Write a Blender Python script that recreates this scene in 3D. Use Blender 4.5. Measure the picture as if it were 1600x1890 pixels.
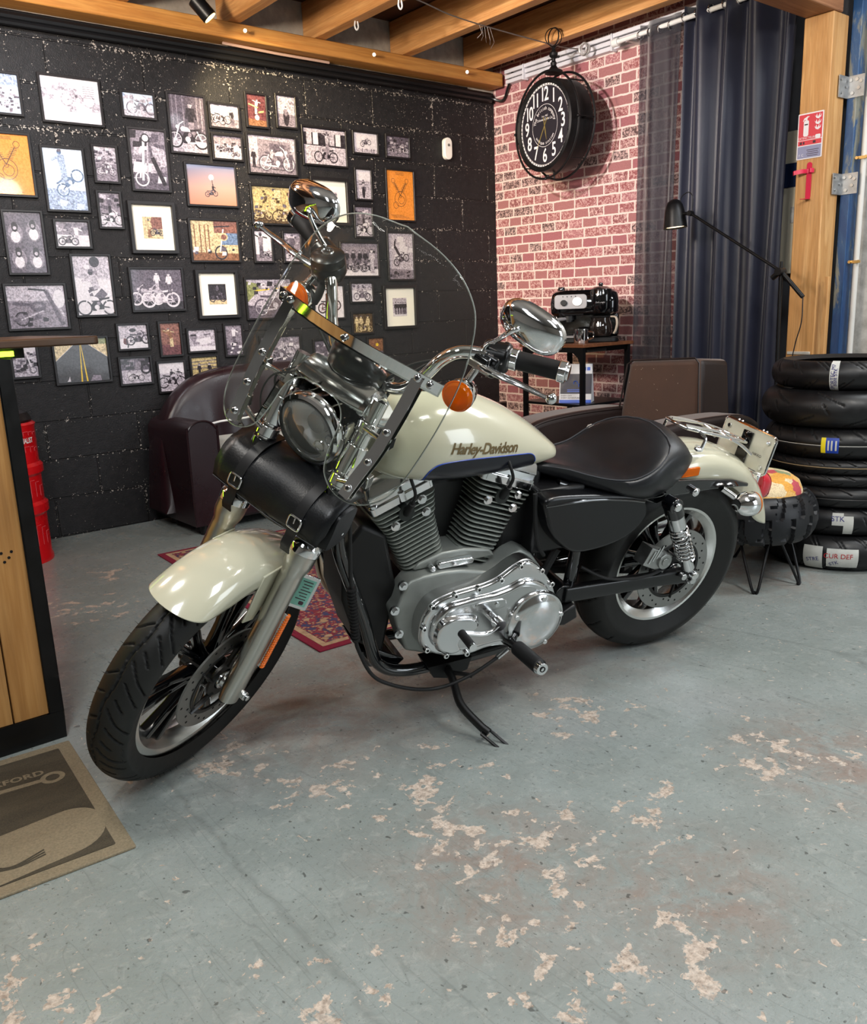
import bpy, bmesh, math, random
from mathutils import Vector, Matrix
from math import sin, cos, pi, radians, sqrt, atan2

for _o in list(bpy.data.objects):
    bpy.data.objects.remove(_o)
S = bpy.context.scene
COL = S.collection

# ------------------------------------------------------------------ camera
CAM_H = 1.14191
CF, CP, CR, CY = 1576.54, radians(13.311128), radians(-2.203859), radians(51.262657)
_F = Vector((cos(CY)*cos(CP), sin(CY)*cos(CP), -sin(CP)))
_R = Vector((sin(CY), -cos(CY), 0))
_U = _R.cross(_F)
_R2 = cos(CR)*_R + sin(CR)*_U
_U2 = -sin(CR)*_R + cos(CR)*_U
cd = bpy.data.cameras.new('camera')
cd.sensor_fit = 'HORIZONTAL'; cd.sensor_width = 36.0; cd.lens = CF/1600*36.0
cd.clip_start = .05; cd.clip_end = 60
cam = bpy.data.objects.new('camera', cd); COL.objects.link(cam)
cam.matrix_world = Matrix(((_R2.x, _U2.x, -_F.x, 0), (_R2.y, _U2.y, -_F.y, 0),
                           (_R2.z, _U2.z, -_F.z, CAM_H), (0, 0, 0, 1)))
S.camera = cam
S.view_settings.view_transform = 'Standard'
S.view_settings.look = 'None'
S.view_settings.gamma = 1.0
S.view_settings.exposure = 0.6
S.view_settings.use_curve_mapping = False

# ------------------------------------------------------------------ world and lights
w = bpy.data.worlds.new('world'); S.world = w; w.use_nodes = True
w.node_tree.nodes['Background'].inputs[0].default_value = (.55, .62, .7, 1)
w.node_tree.nodes['Background'].inputs[1].default_value = .10

def lamp(name, kind, loc, target, energy, color=(1, 1, 1), size=.3, size_y=None, spot=60, blend=.5):
    d = bpy.data.lights.new(name, kind); d.energy = energy; d.color = color
    if kind == 'AREA':
        d.size = size
        if size_y: d.shape = 'RECTANGLE'; d.size_y = size_y
    elif kind == 'SPOT':
        d.shadow_soft_size = size; d.spot_size = radians(spot); d.spot_blend = blend
    else:
        d.shadow_soft_size = size
    o = bpy.data.objects.new(name, d); COL.objects.link(o)
    o.location = loc
    v = Vector(target)-Vector(loc)
    o.rotation_euler = v.to_track_quat('-Z', 'Y').to_euler()
    return o
# unseen area lights added overhead as fill, no ceiling panels modelled
lamp('fill_area', 'AREA', (-.6, -.2, 3.1), (.9, 2.0, .3), 33, (.93, .97, 1), .6, 1.2)
lamp('fill_area', 'AREA', (1.9, -.9, 3.1), (1.8, 1.4, 0), 24, (.95, .98, 1), .6, 1.2)
lamp('fill_area', 'AREA', (4.0, .6, 3.0), (3.2, 1.2, 0), 30, (.93, .97, 1), .5, 1.3)  # assumed overhead source for the glare on the right of the floor
lamp('fill_point', 'POINT', (.25, 1.75, 2.38), (0, 0, 0), 30, (1, .96, .9), .14)  # unseen point lights added to brighten joists and beam, no fixture modelled
lamp('fill_point', 'POINT', (-.45, 3.45, 2.42), (0, 0, 0), 14, (1, .94, .88), .12)
lamp('fill_point', 'POINT', (.12, 2.72, 2.43), (0, 0, 0), 22, (1, .93, .86), .12)
lamp('joist_fill_spot', 'SPOT', (.05, 2.7, 2.2), (2.6, 4.1, 2.95), 260, (1, .86, .7), .15, spot=110, blend=1)  # unseen spots added to lift the joists and ledger, not real fixtures
lamp('joist_fill_spot', 'SPOT', (.6, 2.35, 2.1), (4.4, 3.2, 3.0), 70, (1, .86, .7), .15, spot=80, blend=1)
lamp('fill_point', 'POINT', (2.3, .55, 2.35), (0, 0, 0), 45, (1, .94, .86), .14)  # another added fill light without a fixture
# assumed daylight from the far right
lamp('assumed_daylight', 'AREA', (4.3, -2.8, 1.5), (1.4, 1.6, .2), 55, (.85, .93, 1), 2.0, 2.2)
# spotlights: the first picture spot belongs to the black housing, the others are assumed
lamp('assumed_clock_spot', 'SPOT', (.75, 2.55, 2.55), (4.5, 3.95, 1.98), 290, (1, .92, .9), .035, spot=36, blend=.6)  # assumed from the clock's shadow, no fixture modelled
lamp('picture_spot', 'SPOT', (2.20, 4.38, 2.62), (2.95, 4.84, 1.95), 65, (1, .78, .42), .03, spot=95, blend=.8)
lamp('picture_spot', 'SPOT', (1.05, 3.7, 2.64), (1.55, 4.84, 1.85), 52, (.88, .93, 1), .04, spot=78, blend=.8)
lamp('picture_spot', 'SPOT', (2.3, 3.1, 2.66), (2.9, 4.84, 1.5), 80, (1, .88, .84), .04, spot=75, blend=.8)

# ------------------------------------------------------------------ material helpers
MATS = {}
def nodes(m):
    m.use_nodes = True
    return m.node_tree.nodes, m.node_tree.links, m.node_tree.nodes['Principled BSDF']
def srgb(h):
    if isinstance(h, str):
        c = [int(h[i:i+2], 16)/255 for i in (0, 2, 4)]
    else:
        c = [x/255 for x in h]
    return tuple((x/12.92 if x <= .04045 else ((x+.055)/1.055)**2.4) for x in c) + (1,)
def setin(b, k, v):
    if k in b.inputs: b.inputs[k].default_value = v
def nz(n, l, scale=5, detail=4, rough=.55, vec=None, dist=0):
    t = n.new('ShaderNodeTexNoise'); t.inputs['Scale'].default_value = scale
    t.inputs['Detail'].default_value = detail; t.inputs['Roughness'].default_value = rough
    t.inputs['Distortion'].default_value = dist
    if vec is not None: l.new(vec, t.inputs['Vector'])
    return t
def objco(n, l, scale=(1, 1, 1), rot=(0, 0, 0), kind='Object'):
    t = n.new('ShaderNodeTexCoord'); mp = n.new('ShaderNodeMapping')
    mp.inputs['Scale'].default_value = scale; mp.inputs['Rotation'].default_value = rot
    l.new(t.outputs[kind], mp.inputs['Vector']); return mp.outputs['Vector']
def ramp(n, l, fac, stops, interp='LINEAR'):
    r = n.new('ShaderNodeValToRGB'); r.color_ramp.interpolation = interp
    el = r.color_ramp.elements
    while len(el) < len(stops): el.new(.5)
    for e, (p, c) in zip(el, stops):
        e.position = p; e.color = c if not isinstance(c, (int, float)) else (c, c, c, 1)
    l.new(fac, r.inputs[0]); return r.outputs[0]
def mixc(n, l, fac, a, b, mode='MIX'):
    m = n.new('ShaderNodeMix'); m.data_type = 'RGBA'; m.blend_type = mode
    for s, v in ((m.inputs[0], fac), (m.inputs[6], a), (m.inputs[7], b)):
        if hasattr(v, 'default_value') or hasattr(v, 'links'): l.new(v, s)
        else: s.default_value = v
    return m.outputs[2]
def math_(n, l, op, a, b=0.0, c=None, clamp=False):
    m = n.new('ShaderNodeMath'); m.operation = op; m.use_clamp = clamp
    for s, v in zip(m.inputs, (a, b, c)):
        if v is None: continue
        if hasattr(v, 'links'): l.new(v, s)
        else: s.default_value = v
    return m.outputs[0]
def bump(n, l, b, h, strength=.3, dist=.01):
    k = n.new('ShaderNodeBump'); k.inputs['Strength'].default_value = strength
    k.inputs['Distance'].default_value = dist
    l.new(h, k.inputs['Height']); l.new(k.outputs[0], b.inputs['Normal']); return k
def mat(name, col, rough=.5, metal=0., coat=0., var=0., vscale=8, bmp=0., bscale=60, spec=None, trans=0., ior=1.45,
        emit=None, estr=0., alpha=1., sheen=0.):
    if name in MATS: return MATS[name]
    m = bpy.data.materials.new(name); n, l, b = nodes(m)
    c = srgb(col) if isinstance(col, str) or max(col) > 1 else (tuple(col)+(1,))[:4]
    b.inputs['Base Color'].default_value = c
    b.inputs['Roughness'].default_value = rough; b.inputs['Metallic'].default_value = metal
    setin(b, 'Coat Weight', coat); setin(b, 'Coat Roughness', .05)
    setin(b, 'Transmission Weight', trans); setin(b, 'IOR', ior); setin(b, 'Alpha', alpha)
    setin(b, 'Sheen Weight', sheen)
    if spec is not None: setin(b, 'Specular IOR Level', spec)
    if emit:
        setin(b, 'Emission Color', srgb(emit)); setin(b, 'Emission Strength', estr)
    co = objco(n, l)
    if var:
        t = nz(n, l, vscale, 5, .6, co)
        d = tuple(x*(1-var) for x in c[:3])+(1,); e = tuple(min(1, x*(1+var)) for x in c[:3])+(1,)
        l.new(ramp(n, l, t.outputs[0], [(.3, d), (.7, e)]), b.inputs['Base Color'])
        l.new(ramp(n, l, t.outputs[0], [(.3, max(0, rough-.06)), (.7, min(1, rough+.08))]), b.inputs['Roughness'])
    if bmp:
        t2 = nz(n, l, bscale, 3, .6, co); bump(n, l, b, t2.outputs[0], bmp, .002)
    MATS[name] = m; return m

# ------------------------------------------------------------------ mesh helpers
def catmull(pts, n=6, closed=False):
    P = [Vector(p) for p in pts]; out = []
    N = len(P)
    rng = range(N) if closed else range(N-1)
    for i in rng:
        p0 = P[(i-1) % N] if (closed or i > 0) else P[0]*2-P[1]
        p1 = P[i]; p2 = P[(i+1) % N]
        p3 = P[(i+2) % N] if (closed or i+2 < N) else P[-1]*2-P[-2]
        for k in range(n):
            t = k/n
            out.append(.5*((2*p1)+(-p0+p2)*t+(2*p0-5*p1+4*p2-p3)*t*t+(-p0+3*p1-3*p2+p3)*t**3))
    if not closed: out.append(P[-1])
    return out
def circ_pts(r, n, ph=0): return [(r*cos(2*pi*i/n+ph), r*sin(2*pi*i/n+ph)) for i in range(n)]
def basis(d):
    d = Vector(d).normalized()
    a = Vector((0, 0, 1)) if abs(d.z) < .9 else Vector((1, 0, 0))
    u = d.cross(a).normalized(); return u, d.cross(u).normalized(), d
def rrect(w, h, r, n=4):
    out = []
    r = min(r, w/2-1e-5, h/2-1e-5)
    for cx, cy, a0 in ((w/2-r, h/2-r, 0), (-w/2+r, h/2-r, pi/2), (-w/2+r, -h/2+r, pi), (w/2-r, -h/2+r, 1.5*pi)):
        for k in range(n+1):
            a = a0+pi/2*k/n; out.append((cx+r*cos(a), cy+r*sin(a)))
    return out

class G:
    """collects geometry; T maps construction space to the object's space"""
    def __init__(s, T=None): s.v = []; s.f = []; s.mi = []; s.T = T
    def add(s, vs, fs, m=0, T=None):
        b = len(s.v)
        for p in vs:
            p = Vector(p)
            if T: p = T @ p if isinstance(T, Matrix) else T(p)
            s.v.append(p)
        for f in fs: s.f.append([b+i for i in f]); s.mi.append(m)
        return s
    def box(s, c, d, m=0, rot=None, taper=None):
        x, y, z = d[0]/2, d[1]/2, d[2]/2; tx, ty = taper or (1, 1)
        vs = [Vector((sx*x*(tx if sz > 0 else 1), sy*y*(ty if sz > 0 else 1), sz*z)) for sz in (-1, 1) for sx, sy in ((-1, -1), (1, -1), (1, 1), (-1, 1))]
        if rot is not None:
            R = rot if isinstance(rot, Matrix) else Matrix.Rotation(rot, 3, 'Z')
            vs = [R @ p for p in vs]
        vs = [p+Vector(c) for p in vs]
        return s.add(vs, [(3, 2, 1, 0), (4, 5, 6, 7), (0, 1, 5, 4), (1, 2, 6, 5), (2, 3, 7, 6), (3, 0, 4, 7)], m)
    def b2(s, lo, hi, m=0):
        return s.box([(a+b)/2 for a, b in zip(lo, hi)], [abs(b-a) for a, b in zip(lo, hi)], m)
    def loft(s, rings, m=0, closed=True, cap=True, loop=False):
        n = len(rings[0]); vs = [p for r in rings for p in r]; fs = []
        K = len(rings)
        for i in range(K if loop else K-1):
            j = (i+1) % K
            for k in range(n if closed else n-1):
                k2 = (k+1) % n
                fs.append((i*n+k, i*n+k2, j*n+k2, j*n+k))
        if cap and closed and not loop:
            fs.append(tuple(range(n))[::-1]); fs.append(tuple((K-1)*n+i for i in range(n)))
        return s.add(vs, fs, m)
    def cyl(s, p0, p1, r0, r1=None, n=16, m=0, cap=True):
        r1 = r0 if r1 is None else r1
        p0 = Vector(p0); p1 = Vector(p1); u, v, d = basis(p1-p0)
        rings = [[p+u*(r*cos(2*pi*i/n))+v*(r*sin(2*pi*i/n)) for i in range(n)] for p, r in ((p0, r0), (p1, r1))]
        return s.loft(rings, m, cap=cap)
    def lathe(s, prof, o, axis, n=32, m=0, cap=False, closed_prof=False):
        """prof: (r, h) along axis from o"""
        o = Vector(o); u, v, d = basis(axis)
        rings = [[o+d*h+u*(r*cos(2*pi*i/n))+v*(r*sin(2*pi*i/n)) for i in range(n)] for r, h in prof]
        return s.loft(rings, m, cap=cap, loop=closed_prof)
    def tube(s, pts, r, n=8, m=0, closed=False, smooth=0, cap=True, flat=None):
        if smooth: pts = catmull(pts, smooth, closed)
        P = [Vector(p) for p in pts]; K = len(P)
        rr = r if callable(r) else (lambda t: r)
        t0 = (P[1]-P[0]).normalized(); u, v, _ = basis(t0); rings = []
        for i in range(K):
            a = P[i-1] if (i > 0 or closed) else P[0]; b = P[(i+1) % K] if (i < K-1 or closed) else P[-1]
            t = (b-a)
            t = t.normalized() if t.length > 1e-9 else t0
            u = (u-t*u.dot(t)).normalized(); v = t.cross(u)
            R = rr(i/(K-1)); fl = flat or 1
            rings.append([P[i]+u*(R*cos(2*pi*k/n))+v*(R*fl*sin(2*pi*k/n)) for k in range(n)])
        return s.loft(rings, m, cap=cap and not closed, loop=closed)
    def ribbon(s, pts, w, th, up, m=0, smooth=0):
        """flat bar following pts, width along 'up' vector field (callable or vector)"""
        if smooth: pts = catmull(pts, smooth)
        P = [Vector(p) for p in pts]; K = len(P); rings = []
        for i in range(K):
            t = (P[min(i+1, K-1)]-P[max(i-1, 0)]).normalized()
            U = Vector(up(i/(K-1)) if callable(up) else up); U = (U-t*U.dot(t)).normalized(); N = t.cross(U)
            W = w(i/(K-1)) if callable(w) else w
            rings.append([P[i]+U*W/2+N*th/2, P[i]-U*W/2+N*th/2, P[i]-U*W/2-N*th/2, P[i]+U*W/2-N*th/2])
        return s.loft(rings, m)
    def sph(s, c, r, n=16, k=10, m=0, T=None):
        c = Vector(c); rx, ry, rz = (r, r, r) if not hasattr(r, '__len__') else r
        vs = []; fs = []
        for i in range(k+1):
            a = -pi/2+pi*i/k
            for j in range(n):
                b = 2*pi*j/n
                vs.append(Vector((rx*cos(a)*cos(b), ry*cos(a)*sin(b), rz*sin(a))))
        if T is not None: vs = [T @ p for p in vs]
        vs = [p+c for p in vs]
        for i in range(k):
            for j in range(n): fs.append((i*n+j, i*n+(j+1) % n, (i+1)*n+(j+1) % n, (i+1)*n+j))
        return s.add(vs, fs, m)
    def torus(s, c, axis, R, r, n=32, k=8, m=0, flat=1):
        c = Vector(c); u, v, d = basis(axis); rings = []
        for i in range(n):
            a = 2*pi*i/n; e = u*cos(a)+v*sin(a)
            rings.append([c+e*(R+r*cos(2*pi*j/k))+d*(r*flat*sin(2*pi*j/k)) for j in range(k)])
        return s.loft(rings, m, loop=True)
    def prism(s, out, y0, y1, m=0, frame=None, top=None):
        """extrude outline; default frame: outline=(x,z), extruded along y"""
        fr = frame or (lambda a, b, h: (a, h, b))
        n = len(out); o2 = top or out
        vs = [fr(a, b, y0) for a, b in out]+[fr(a, b, y1) for a, b in o2]
        fs = [(i, (i+1) % n, n+(i+1) % n, n+i) for i in range(n)]
        fs += [tuple(range(n))[::-1], tuple(range(n, 2*n))]
        return s.add(vs, fs, m)
    def poly(s, pts, m=0): return s.add(pts, [tuple(range(len(pts)))], m)
    def build(s, name, mats, parent=None, smooth=True, angle=38, bevel=0, seg=2, sub=0, fixn=True, solid=0, **kw):
        me = bpy.data.meshes.new(name)
        vs = [s.T(p) for p in s.v] if s.T else s.v
        me.from_pydata([tuple(p) for p in vs], [], s.f)
        if not isinstance(mats, (list, tuple)): mats = [mats]
        for q in mats: me.materials.append(q)
        me.polygons.foreach_set('material_index', s.mi)
        bm = bmesh.new(); bm.from_mesh(me)
        bmesh.ops.remove_doubles(bm, verts=bm.verts, dist=1e-6)
        if fixn: bmesh.ops.recalc_face_normals(bm, faces=bm.faces)
        if smooth:
            lim = radians(angle)
            for f in bm.faces: f.smooth = True
            for e in bm.edges:
                if len(e.link_faces) == 2:
                    if e.calc_face_angle(0) > lim: e.smooth = False
        bm.to_mesh(me); bm.free(); me.update()
        o = bpy.data.objects.new(name, me); COL.objects.link(o)
        if solid:
            q = o.modifiers.new('solid', 'SOLIDIFY'); q.thickness = solid; q.offset = 0
        if bevel:
            q = o.modifiers.new('bevel', 'BEVEL'); q.width = bevel; q.segments = seg; q.limit_method = 'ANGLE'
            q.angle_limit = radians(40); q.harden_normals = False
        if sub:
            q = o.modifiers.new('sub', 'SUBSURF'); q.levels = sub; q.render_levels = sub
        if parent: o.parent = parent
        for k, v in kw.items(): o[k] = v
        return o

def thing(name, label, cat, loc=(0, 0, 0), rot=(0, 0, 0), group=None):
    o = bpy.data.objects.new(name, None); COL.objects.link(o); o.empty_display_size = .1
    o.location = loc; o.rotation_euler = rot if hasattr(rot, '__len__') else (0, 0, rot)
    o['label'] = label; o['category'] = cat
    if group: o['group'] = group
    return o
def tag(o, label, cat, group=None):
    o['label'] = label; o['category'] = cat
    if group: o['group'] = group
    return o
def text_geo(txt, size=1, shear=0, align='CENTER', offset=0, space=1):
    cu = bpy.data.curves.new('t', 'FONT'); cu.body = txt; cu.size = size; cu.shear = shear
    cu.align_x = align; cu.align_y = 'CENTER'; cu.offset = offset; cu.space_character = space; cu.resolution_u = 4
    o = bpy.data.objects.new('t', cu); COL.objects.link(o)
    bpy.context.view_layer.update()
    dg = bpy.context.evaluated_depsgraph_get()
    me = bpy.data.meshes.new_from_object(o.evaluated_get(dg))
    vs = [v.co.copy() for v in me.vertices]; fs = [tuple(p.vertices) for p in me.polygons]
    bpy.data.objects.remove(o); bpy.data.curves.remove(cu); bpy.data.meshes.remove(me)
    return vs, fs
# ================================================================== ROOM
X0, Y0 = 4.579, 4.838
def floor_mat():
    m = bpy.data.materials.new('painted_concrete'); n, l, b = nodes(m)
    co = objco(n, l)
    big = nz(n, l, 1.1, 5, .6, co); mid = nz(n, l, 6, 6, .65, co); fine = nz(n, l, 60, 3, .7, co)
    base = ramp(n, l, big.outputs[0], [(.3, srgb((137, 145, 142))), (.55, srgb((148, 156, 154))), (.75, srgb((160, 164, 164)))])
    base = mixc(n, l, ramp(n, l, mid.outputs[0], [(.35, 0.), (.7, .35)]), base, srgb((100, 106, 100)))
    # distance to hand placed worn zones (x, y, radius)
    def zones(lst):
        acc = None
        sep = n.new('ShaderNodeSeparateXYZ'); l.new(co, sep.inputs[0])
        for x, y, r in lst:
            dx = math_(n, l, 'SUBTRACT', sep.outputs[0], x); dy = math_(n, l, 'SUBTRACT', sep.outputs[1], y)
            d = math_(n, l, 'SQRT', math_(n, l, 'ADD', math_(n, l, 'MULTIPLY', dx, dx), math_(n, l, 'MULTIPLY', dy, dy)))
            q = math_(n, l, 'SUBTRACT', 1.0, math_(n, l, 'DIVIDE', d, r), clamp=True)
            acc = q if acc is None else math_(n, l, 'MAXIMUM', acc, q)
        return acc
    # rusty brown worn areas
    br = zones([(1.15, 2.1, .55), (.95, 2.15, .4), (1.5, 2.2, .5), (2.2, 2.1, .7), (1.05, 1.15, .35), (2.0, .9, .35), (3.3, 1.9, .5), (1.3, .85, .3)])
    bn = nz(n, l, 9, 8, .75, co, .6)
    bm_ = math_(n, l, 'MULTIPLY', ramp(n, l, br, [(0, 0.), (.8, 1.)]), ramp(n, l, bn.outputs[0], [(.4, 0.), (.6, 1.)]))
    base = mixc(n, l, math_(n, l, 'MULTIPLY', bm_, .62), base, srgb((140, 112, 98)))
    # chipped paint showing pale pinkish concrete
    ch = zones([(1.05, 1.36, .26), (1.08, 1.17, .24), (1.0, 1.02, .22), (1.22, 1.12, .3), (.96, .93, .25), (.22, 1.42, .28), (1.9, 1.0, .35),
                (1.2, 3.93, .22), (1.44, 1.08, .25), (.85, 1.95, .25), (1.2, 1.5, .3), (.95, 3.5, .4), (.6, 1.1, .25), (1.15, .75, .35), (1.7, 1.5, .3), (.95, 1.7, .3)])
    cn = nz(n, l, 13, 7, .62, co, .3); cn2 = nz(n, l, 34, 5, .6, co, .4)
    thr = math_(n, l, 'ADD', math_(n, l, 'ADD', math_(n, l, 'MULTIPLY', cn.outputs[0], .72), math_(n, l, 'MULTIPLY', cn2.outputs[0], .28)),
                math_(n, l, 'MULTIPLY', ch, .17))
    chip = ramp(n, l, thr, [(.665, 0.), (.676, 1.)])
    v = nz(n, l, 45, 2, .5, co, .8)
    speck = ramp(n, l, v.outputs[0], [(.71, 0.), (.73, 1.)])
    chip = math_(n, l, 'MAXIMUM', chip, speck)
    chc = ramp(n, l, nz(n, l, 70, 3, .7, co).outputs[0], [(.35, srgb((150, 135, 122))), (.6, srgb((205, 190, 176)))])
    col = mixc(n, l, chip, base, chc)
    sc2 = nz(n, l, 24, 8, .8, co, .8); col = mixc(n, l, ramp(n, l, sc2.outputs[0], [(.52, 0.), (.68, .45)]), col, srgb((178, 180, 176)))
    sc3 = nz(n, l, 60, 6, .8, co, .6); col = mixc(n, l, ramp(n, l, sc3.outputs[0], [(.30, .5), (.46, 0.)]), col, srgb((92, 98, 94)))
    # dark pits and scratches
    pn = nz(n, l, 55, 2, .5, objco(n, l, (1, .8, 1), (0, 0, .6)), .3)
    pn2 = nz(n, l, 130, 2, .5, co, .4)
    pit = math_(n, l, 'MAXIMUM', ramp(n, l, pn.outputs[0], [(.27, 1.), (.31, 0.)]), ramp(n, l, pn2.outputs[0], [(.27, .9), (.32, 0.)]))
    col = mixc(n, l, math_(n, l, 'MULTIPLY', pit, .65), col, srgb((52, 52, 50)))
    sn = nz(n, l, 1.0, 2, .5, objco(n, l, (14, 1.2, 1), (0, 0, .75)), .4)
    scr = ramp(n, l, sn.outputs[0], [(.493, 0.), (.5, .8), (.507, 0.)])
    col = mixc(n, l, math_(n, l, 'MULTIPLY', scr, .35), col, srgb((85, 90, 88)))
    # one long crack
    vor = n.new('ShaderNodeTexVoronoi'); vor.feature = 'DISTANCE_TO_EDGE'; vor.inputs['Scale'].default_value = .33
    wv = mixc(n, l, .12, co, nz(n, l, 3, 4, .6, co).outputs['Color'], 'ADD'); l.new(wv, vor.inputs['Vector'])
    cr = ramp(n, l, vor.outputs[0], [(0, .22), (.0003, 0.)])
    col = mixc(n, l, cr, col, srgb((60, 62, 60)))
    l.new(col, b.inputs['Base Color'])
    rg = math_(n, l, 'ADD', ramp(n, l, mid.outputs[0], [(.3, .20), (.7, .38)]), math_(n, l, 'MULTIPLY', chip, .3), clamp=True)
    l.new(math_(n, l, 'ADD', rg, math_(n, l, 'MULTIPLY', bm_, .12), clamp=True), b.inputs['Roughness'])
    h = math_(n, l, 'ADD', math_(n, l, 'MULTIPLY', fine.outputs[0], .5), math_(n, l, 'SUBTRACT', math_(n, l, 'MULTIPLY', mid.outputs[0], .6), math_(n, l, 'MULTIPLY', chip, .35)))
    bump(n, l, b, h, .35, .006)
    return m
def block_mat():
    m = bpy.data.materials.new('black_painted_blocks'); n, l, b = nodes(m)
    t = n.new('ShaderNodeTexCoord'); sep = n.new('ShaderNodeSeparateXYZ'); l.new(t.outputs['Object'], sep.inputs[0])
    wob = nz(n, l, 2.2, 2, .5, t.outputs['Object'])
    cmb = n.new('ShaderNodeCombineXYZ'); l.new(sep.outputs[0], cmb.inputs[0])
    zz = math_(n, l, 'ADD', sep.outputs[2], math_(n, l, 'MULTIPLY', math_(n, l, 'SUBTRACT', wob.outputs[0], .5), .02))
    l.new(math_(n, l, 'SUBTRACT', zz, .003), cmb.inputs[1])
    bt = n.new('ShaderNodeTexBrick'); l.new(cmb.outputs[0], bt.inputs['Vector'])
    for k, v in (('Scale', 1.), ('Mortar Size', .006), ('Mortar Smooth', .5), ('Brick Width', .5), ('Row Height', .2106)):
        bt.inputs[k].default_value = v
    bt.inputs['Color1'].default_value = (0, 0, 0, 1); bt.inputs['Color2'].default_value = (1, 1, 1, 1)
    fac = bt.outputs['Fac']
    bt2 = n.new('ShaderNodeTexBrick'); l.new(cmb.outputs[0], bt2.inputs['Vector'])
    for k, v in (('Scale', 1.), ('Mortar Size', .022), ('Mortar Smooth', 1.), ('Brick Width', .5), ('Row Height', .2106)):
        bt2.inputs[k].default_value = v
    near = bt2.outputs['Fac']
    co = t.outputs['Object']
    sp = nz(n, l, 95, 3, .6, co, .5); sp2 = nz(n, l, 3.2, 4, .6, co)
    hz = ramp(n, l, sep.outputs[2], [(0, 0.), (1, 1.)])
    hz = math_(n, l, 'MULTIPLY', math_(n, l, 'SUBTRACT', sep.outputs[2], 1.0), .62, clamp=True)
    th = math_(n, l, 'ADD', sp.outputs[0], math_(n, l, 'ADD', math_(n, l, 'MULTIPLY', near, .10), math_(n, l, 'ADD', math_(n, l, 'MULTIPLY', hz, .06), math_(n, l, 'MULTIPLY', math_(n, l, 'SUBTRACT', sp2.outputs[0], .5), .25))))
    speck = ramp(n, l, th, [(.735, 0.), (.755, 1.)])
    base = ramp(n, l, nz(n, l, 30, 4, .6, co).outputs[0], [(.3, srgb((15, 15, 18))), (.7, srgb((30, 29, 31)))])
    base = mixc(n, l, ramp(n, l, fac, [(.3, 0.), (1, .6)]), base, srgb((12, 12, 14)))
    col = mixc(n, l, speck, base, srgb((176, 168, 160)))
    l.new(col, b.inputs['Base Color'])
    b.inputs['Roughness'].default_value = .55; setin(b, 'Specular IOR Level', .35)
    g1 = nz(n, l, 150, 3, .7, co)
    h = math_(n, l, 'ADD', math_(n, l, 'MULTIPLY', g1.outputs[0], .4), math_(n, l, 'SUBTRACT', math_(n, l, 'MULTIPLY', nz(n, l, 8, 3, .5, co).outputs[0], .5), math_(n, l, 'MULTIPLY', fac, 1.2)))
    bump(n, l, b, h, .8, .008)
    return m
def brick_mat():
    m = bpy.data.materials.new('brick_wallpaper'); n, l, b = nodes(m)
    t = n.new('ShaderNodeTexCoord'); sep = n.new('ShaderNodeSeparateXYZ'); l.new(t.outputs['Object'], sep.inputs[0])
    cmb = n.new('ShaderNodeCombineXYZ')
    l.new(sep.outputs[1], cmb.inputs[0])
    tilt = math_(n, l, 'MULTIPLY', sep.outputs[1], -.012)
    l.new(math_(n, l, 'ADD', sep.outputs[2], tilt), cmb.inputs[1])
    wb = nz(n, l, 22, 2, .5, cmb.outputs[0]); wb2 = nz(n, l, 7, 1, .5, cmb.outputs[0])
    vec = mixc(n, l, 1.0, cmb.outputs[0], mixc(n, l, 1.0, wb.outputs['Color'], (.5, .5, .5, 1), 'SUBTRACT'), 'ADD')
    vm = n.new('ShaderNodeVectorMath'); vm.operation = 'MULTIPLY_ADD'
    l.new(mixc(n, l, 1.0, wb.outputs['Color'], (.5, .5, .5, 1), 'SUBTRACT'), vm.inputs[0]); vm.inputs[1].default_value = (.010, .010, 0)
    l.new(cmb.outputs[0], vm.inputs[2]); vec = vm.outputs[0]
    bt = n.new('ShaderNodeTexBrick'); l.new(vec, bt.inputs['Vector'])
    for k, v in (('Scale', 1.), ('Mortar Size', .0058), ('Mortar Smooth', .12), ('Brick Width', .125), ('Row Height', .0635)):
        bt.inputs[k].default_value = v
    bt.offset = .43; bt.squash = 1.55; bt.squash_frequency = 3
    bt.inputs['Color1'].default_value = (0, 0, 0, 1); bt.inputs['Color2'].default_value = (1, 1, 1, 1)
    bt.inputs['Mortar'].default_value = (.5, .5, .5, 1)
    rnd = bt.outputs['Color']; co = cmb.outputs[0]
    crk = nz(n, l, 55, 5, .75, co, 1.2); grain = nz(n, l, 130, 3, .7, co)
    c1 = ramp(n, l, rnd, [(0, srgb((88, 66, 66))), (.12, srgb((146, 84, 86))), (.3, srgb((174, 108, 114))), (.55, srgb((160, 90, 92))), (.8, srgb((176, 118, 118))), (.93, srgb((92, 76, 76)))], 'CONSTANT')
    c1 = mixc(n, l, ramp(n, l, grain.outputs[0], [(.3, .4), (.7, 0.)]), c1, srgb((86, 50, 52)))
    sel = ramp(n, l, rnd, [(0, 1.), (.3, .0), (.45, .8), (.8, 0.), (.93, 1.)], 'CONSTANT')
    cm = math_(n, l, 'MULTIPLY', ramp(n, l, crk.outputs[0], [(.49, 0.), (.54, 1.)]), sel)
    c1 = mixc(n, l, math_(n, l, 'MULTIPLY', cm, .8), c1, srgb((226, 190, 184)))
    col = mixc(n, l, bt.outputs['Fac'], c1, srgb((232, 208, 200)))
    l.new(col, b.inputs['Base Color']); b.inputs['Roughness'].default_value = .62
    bump(n, l, b, math_(n, l, 'SUBTRACT', grain.outputs[0], bt.outputs['Fac']), .15, .002)
    return m
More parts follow.
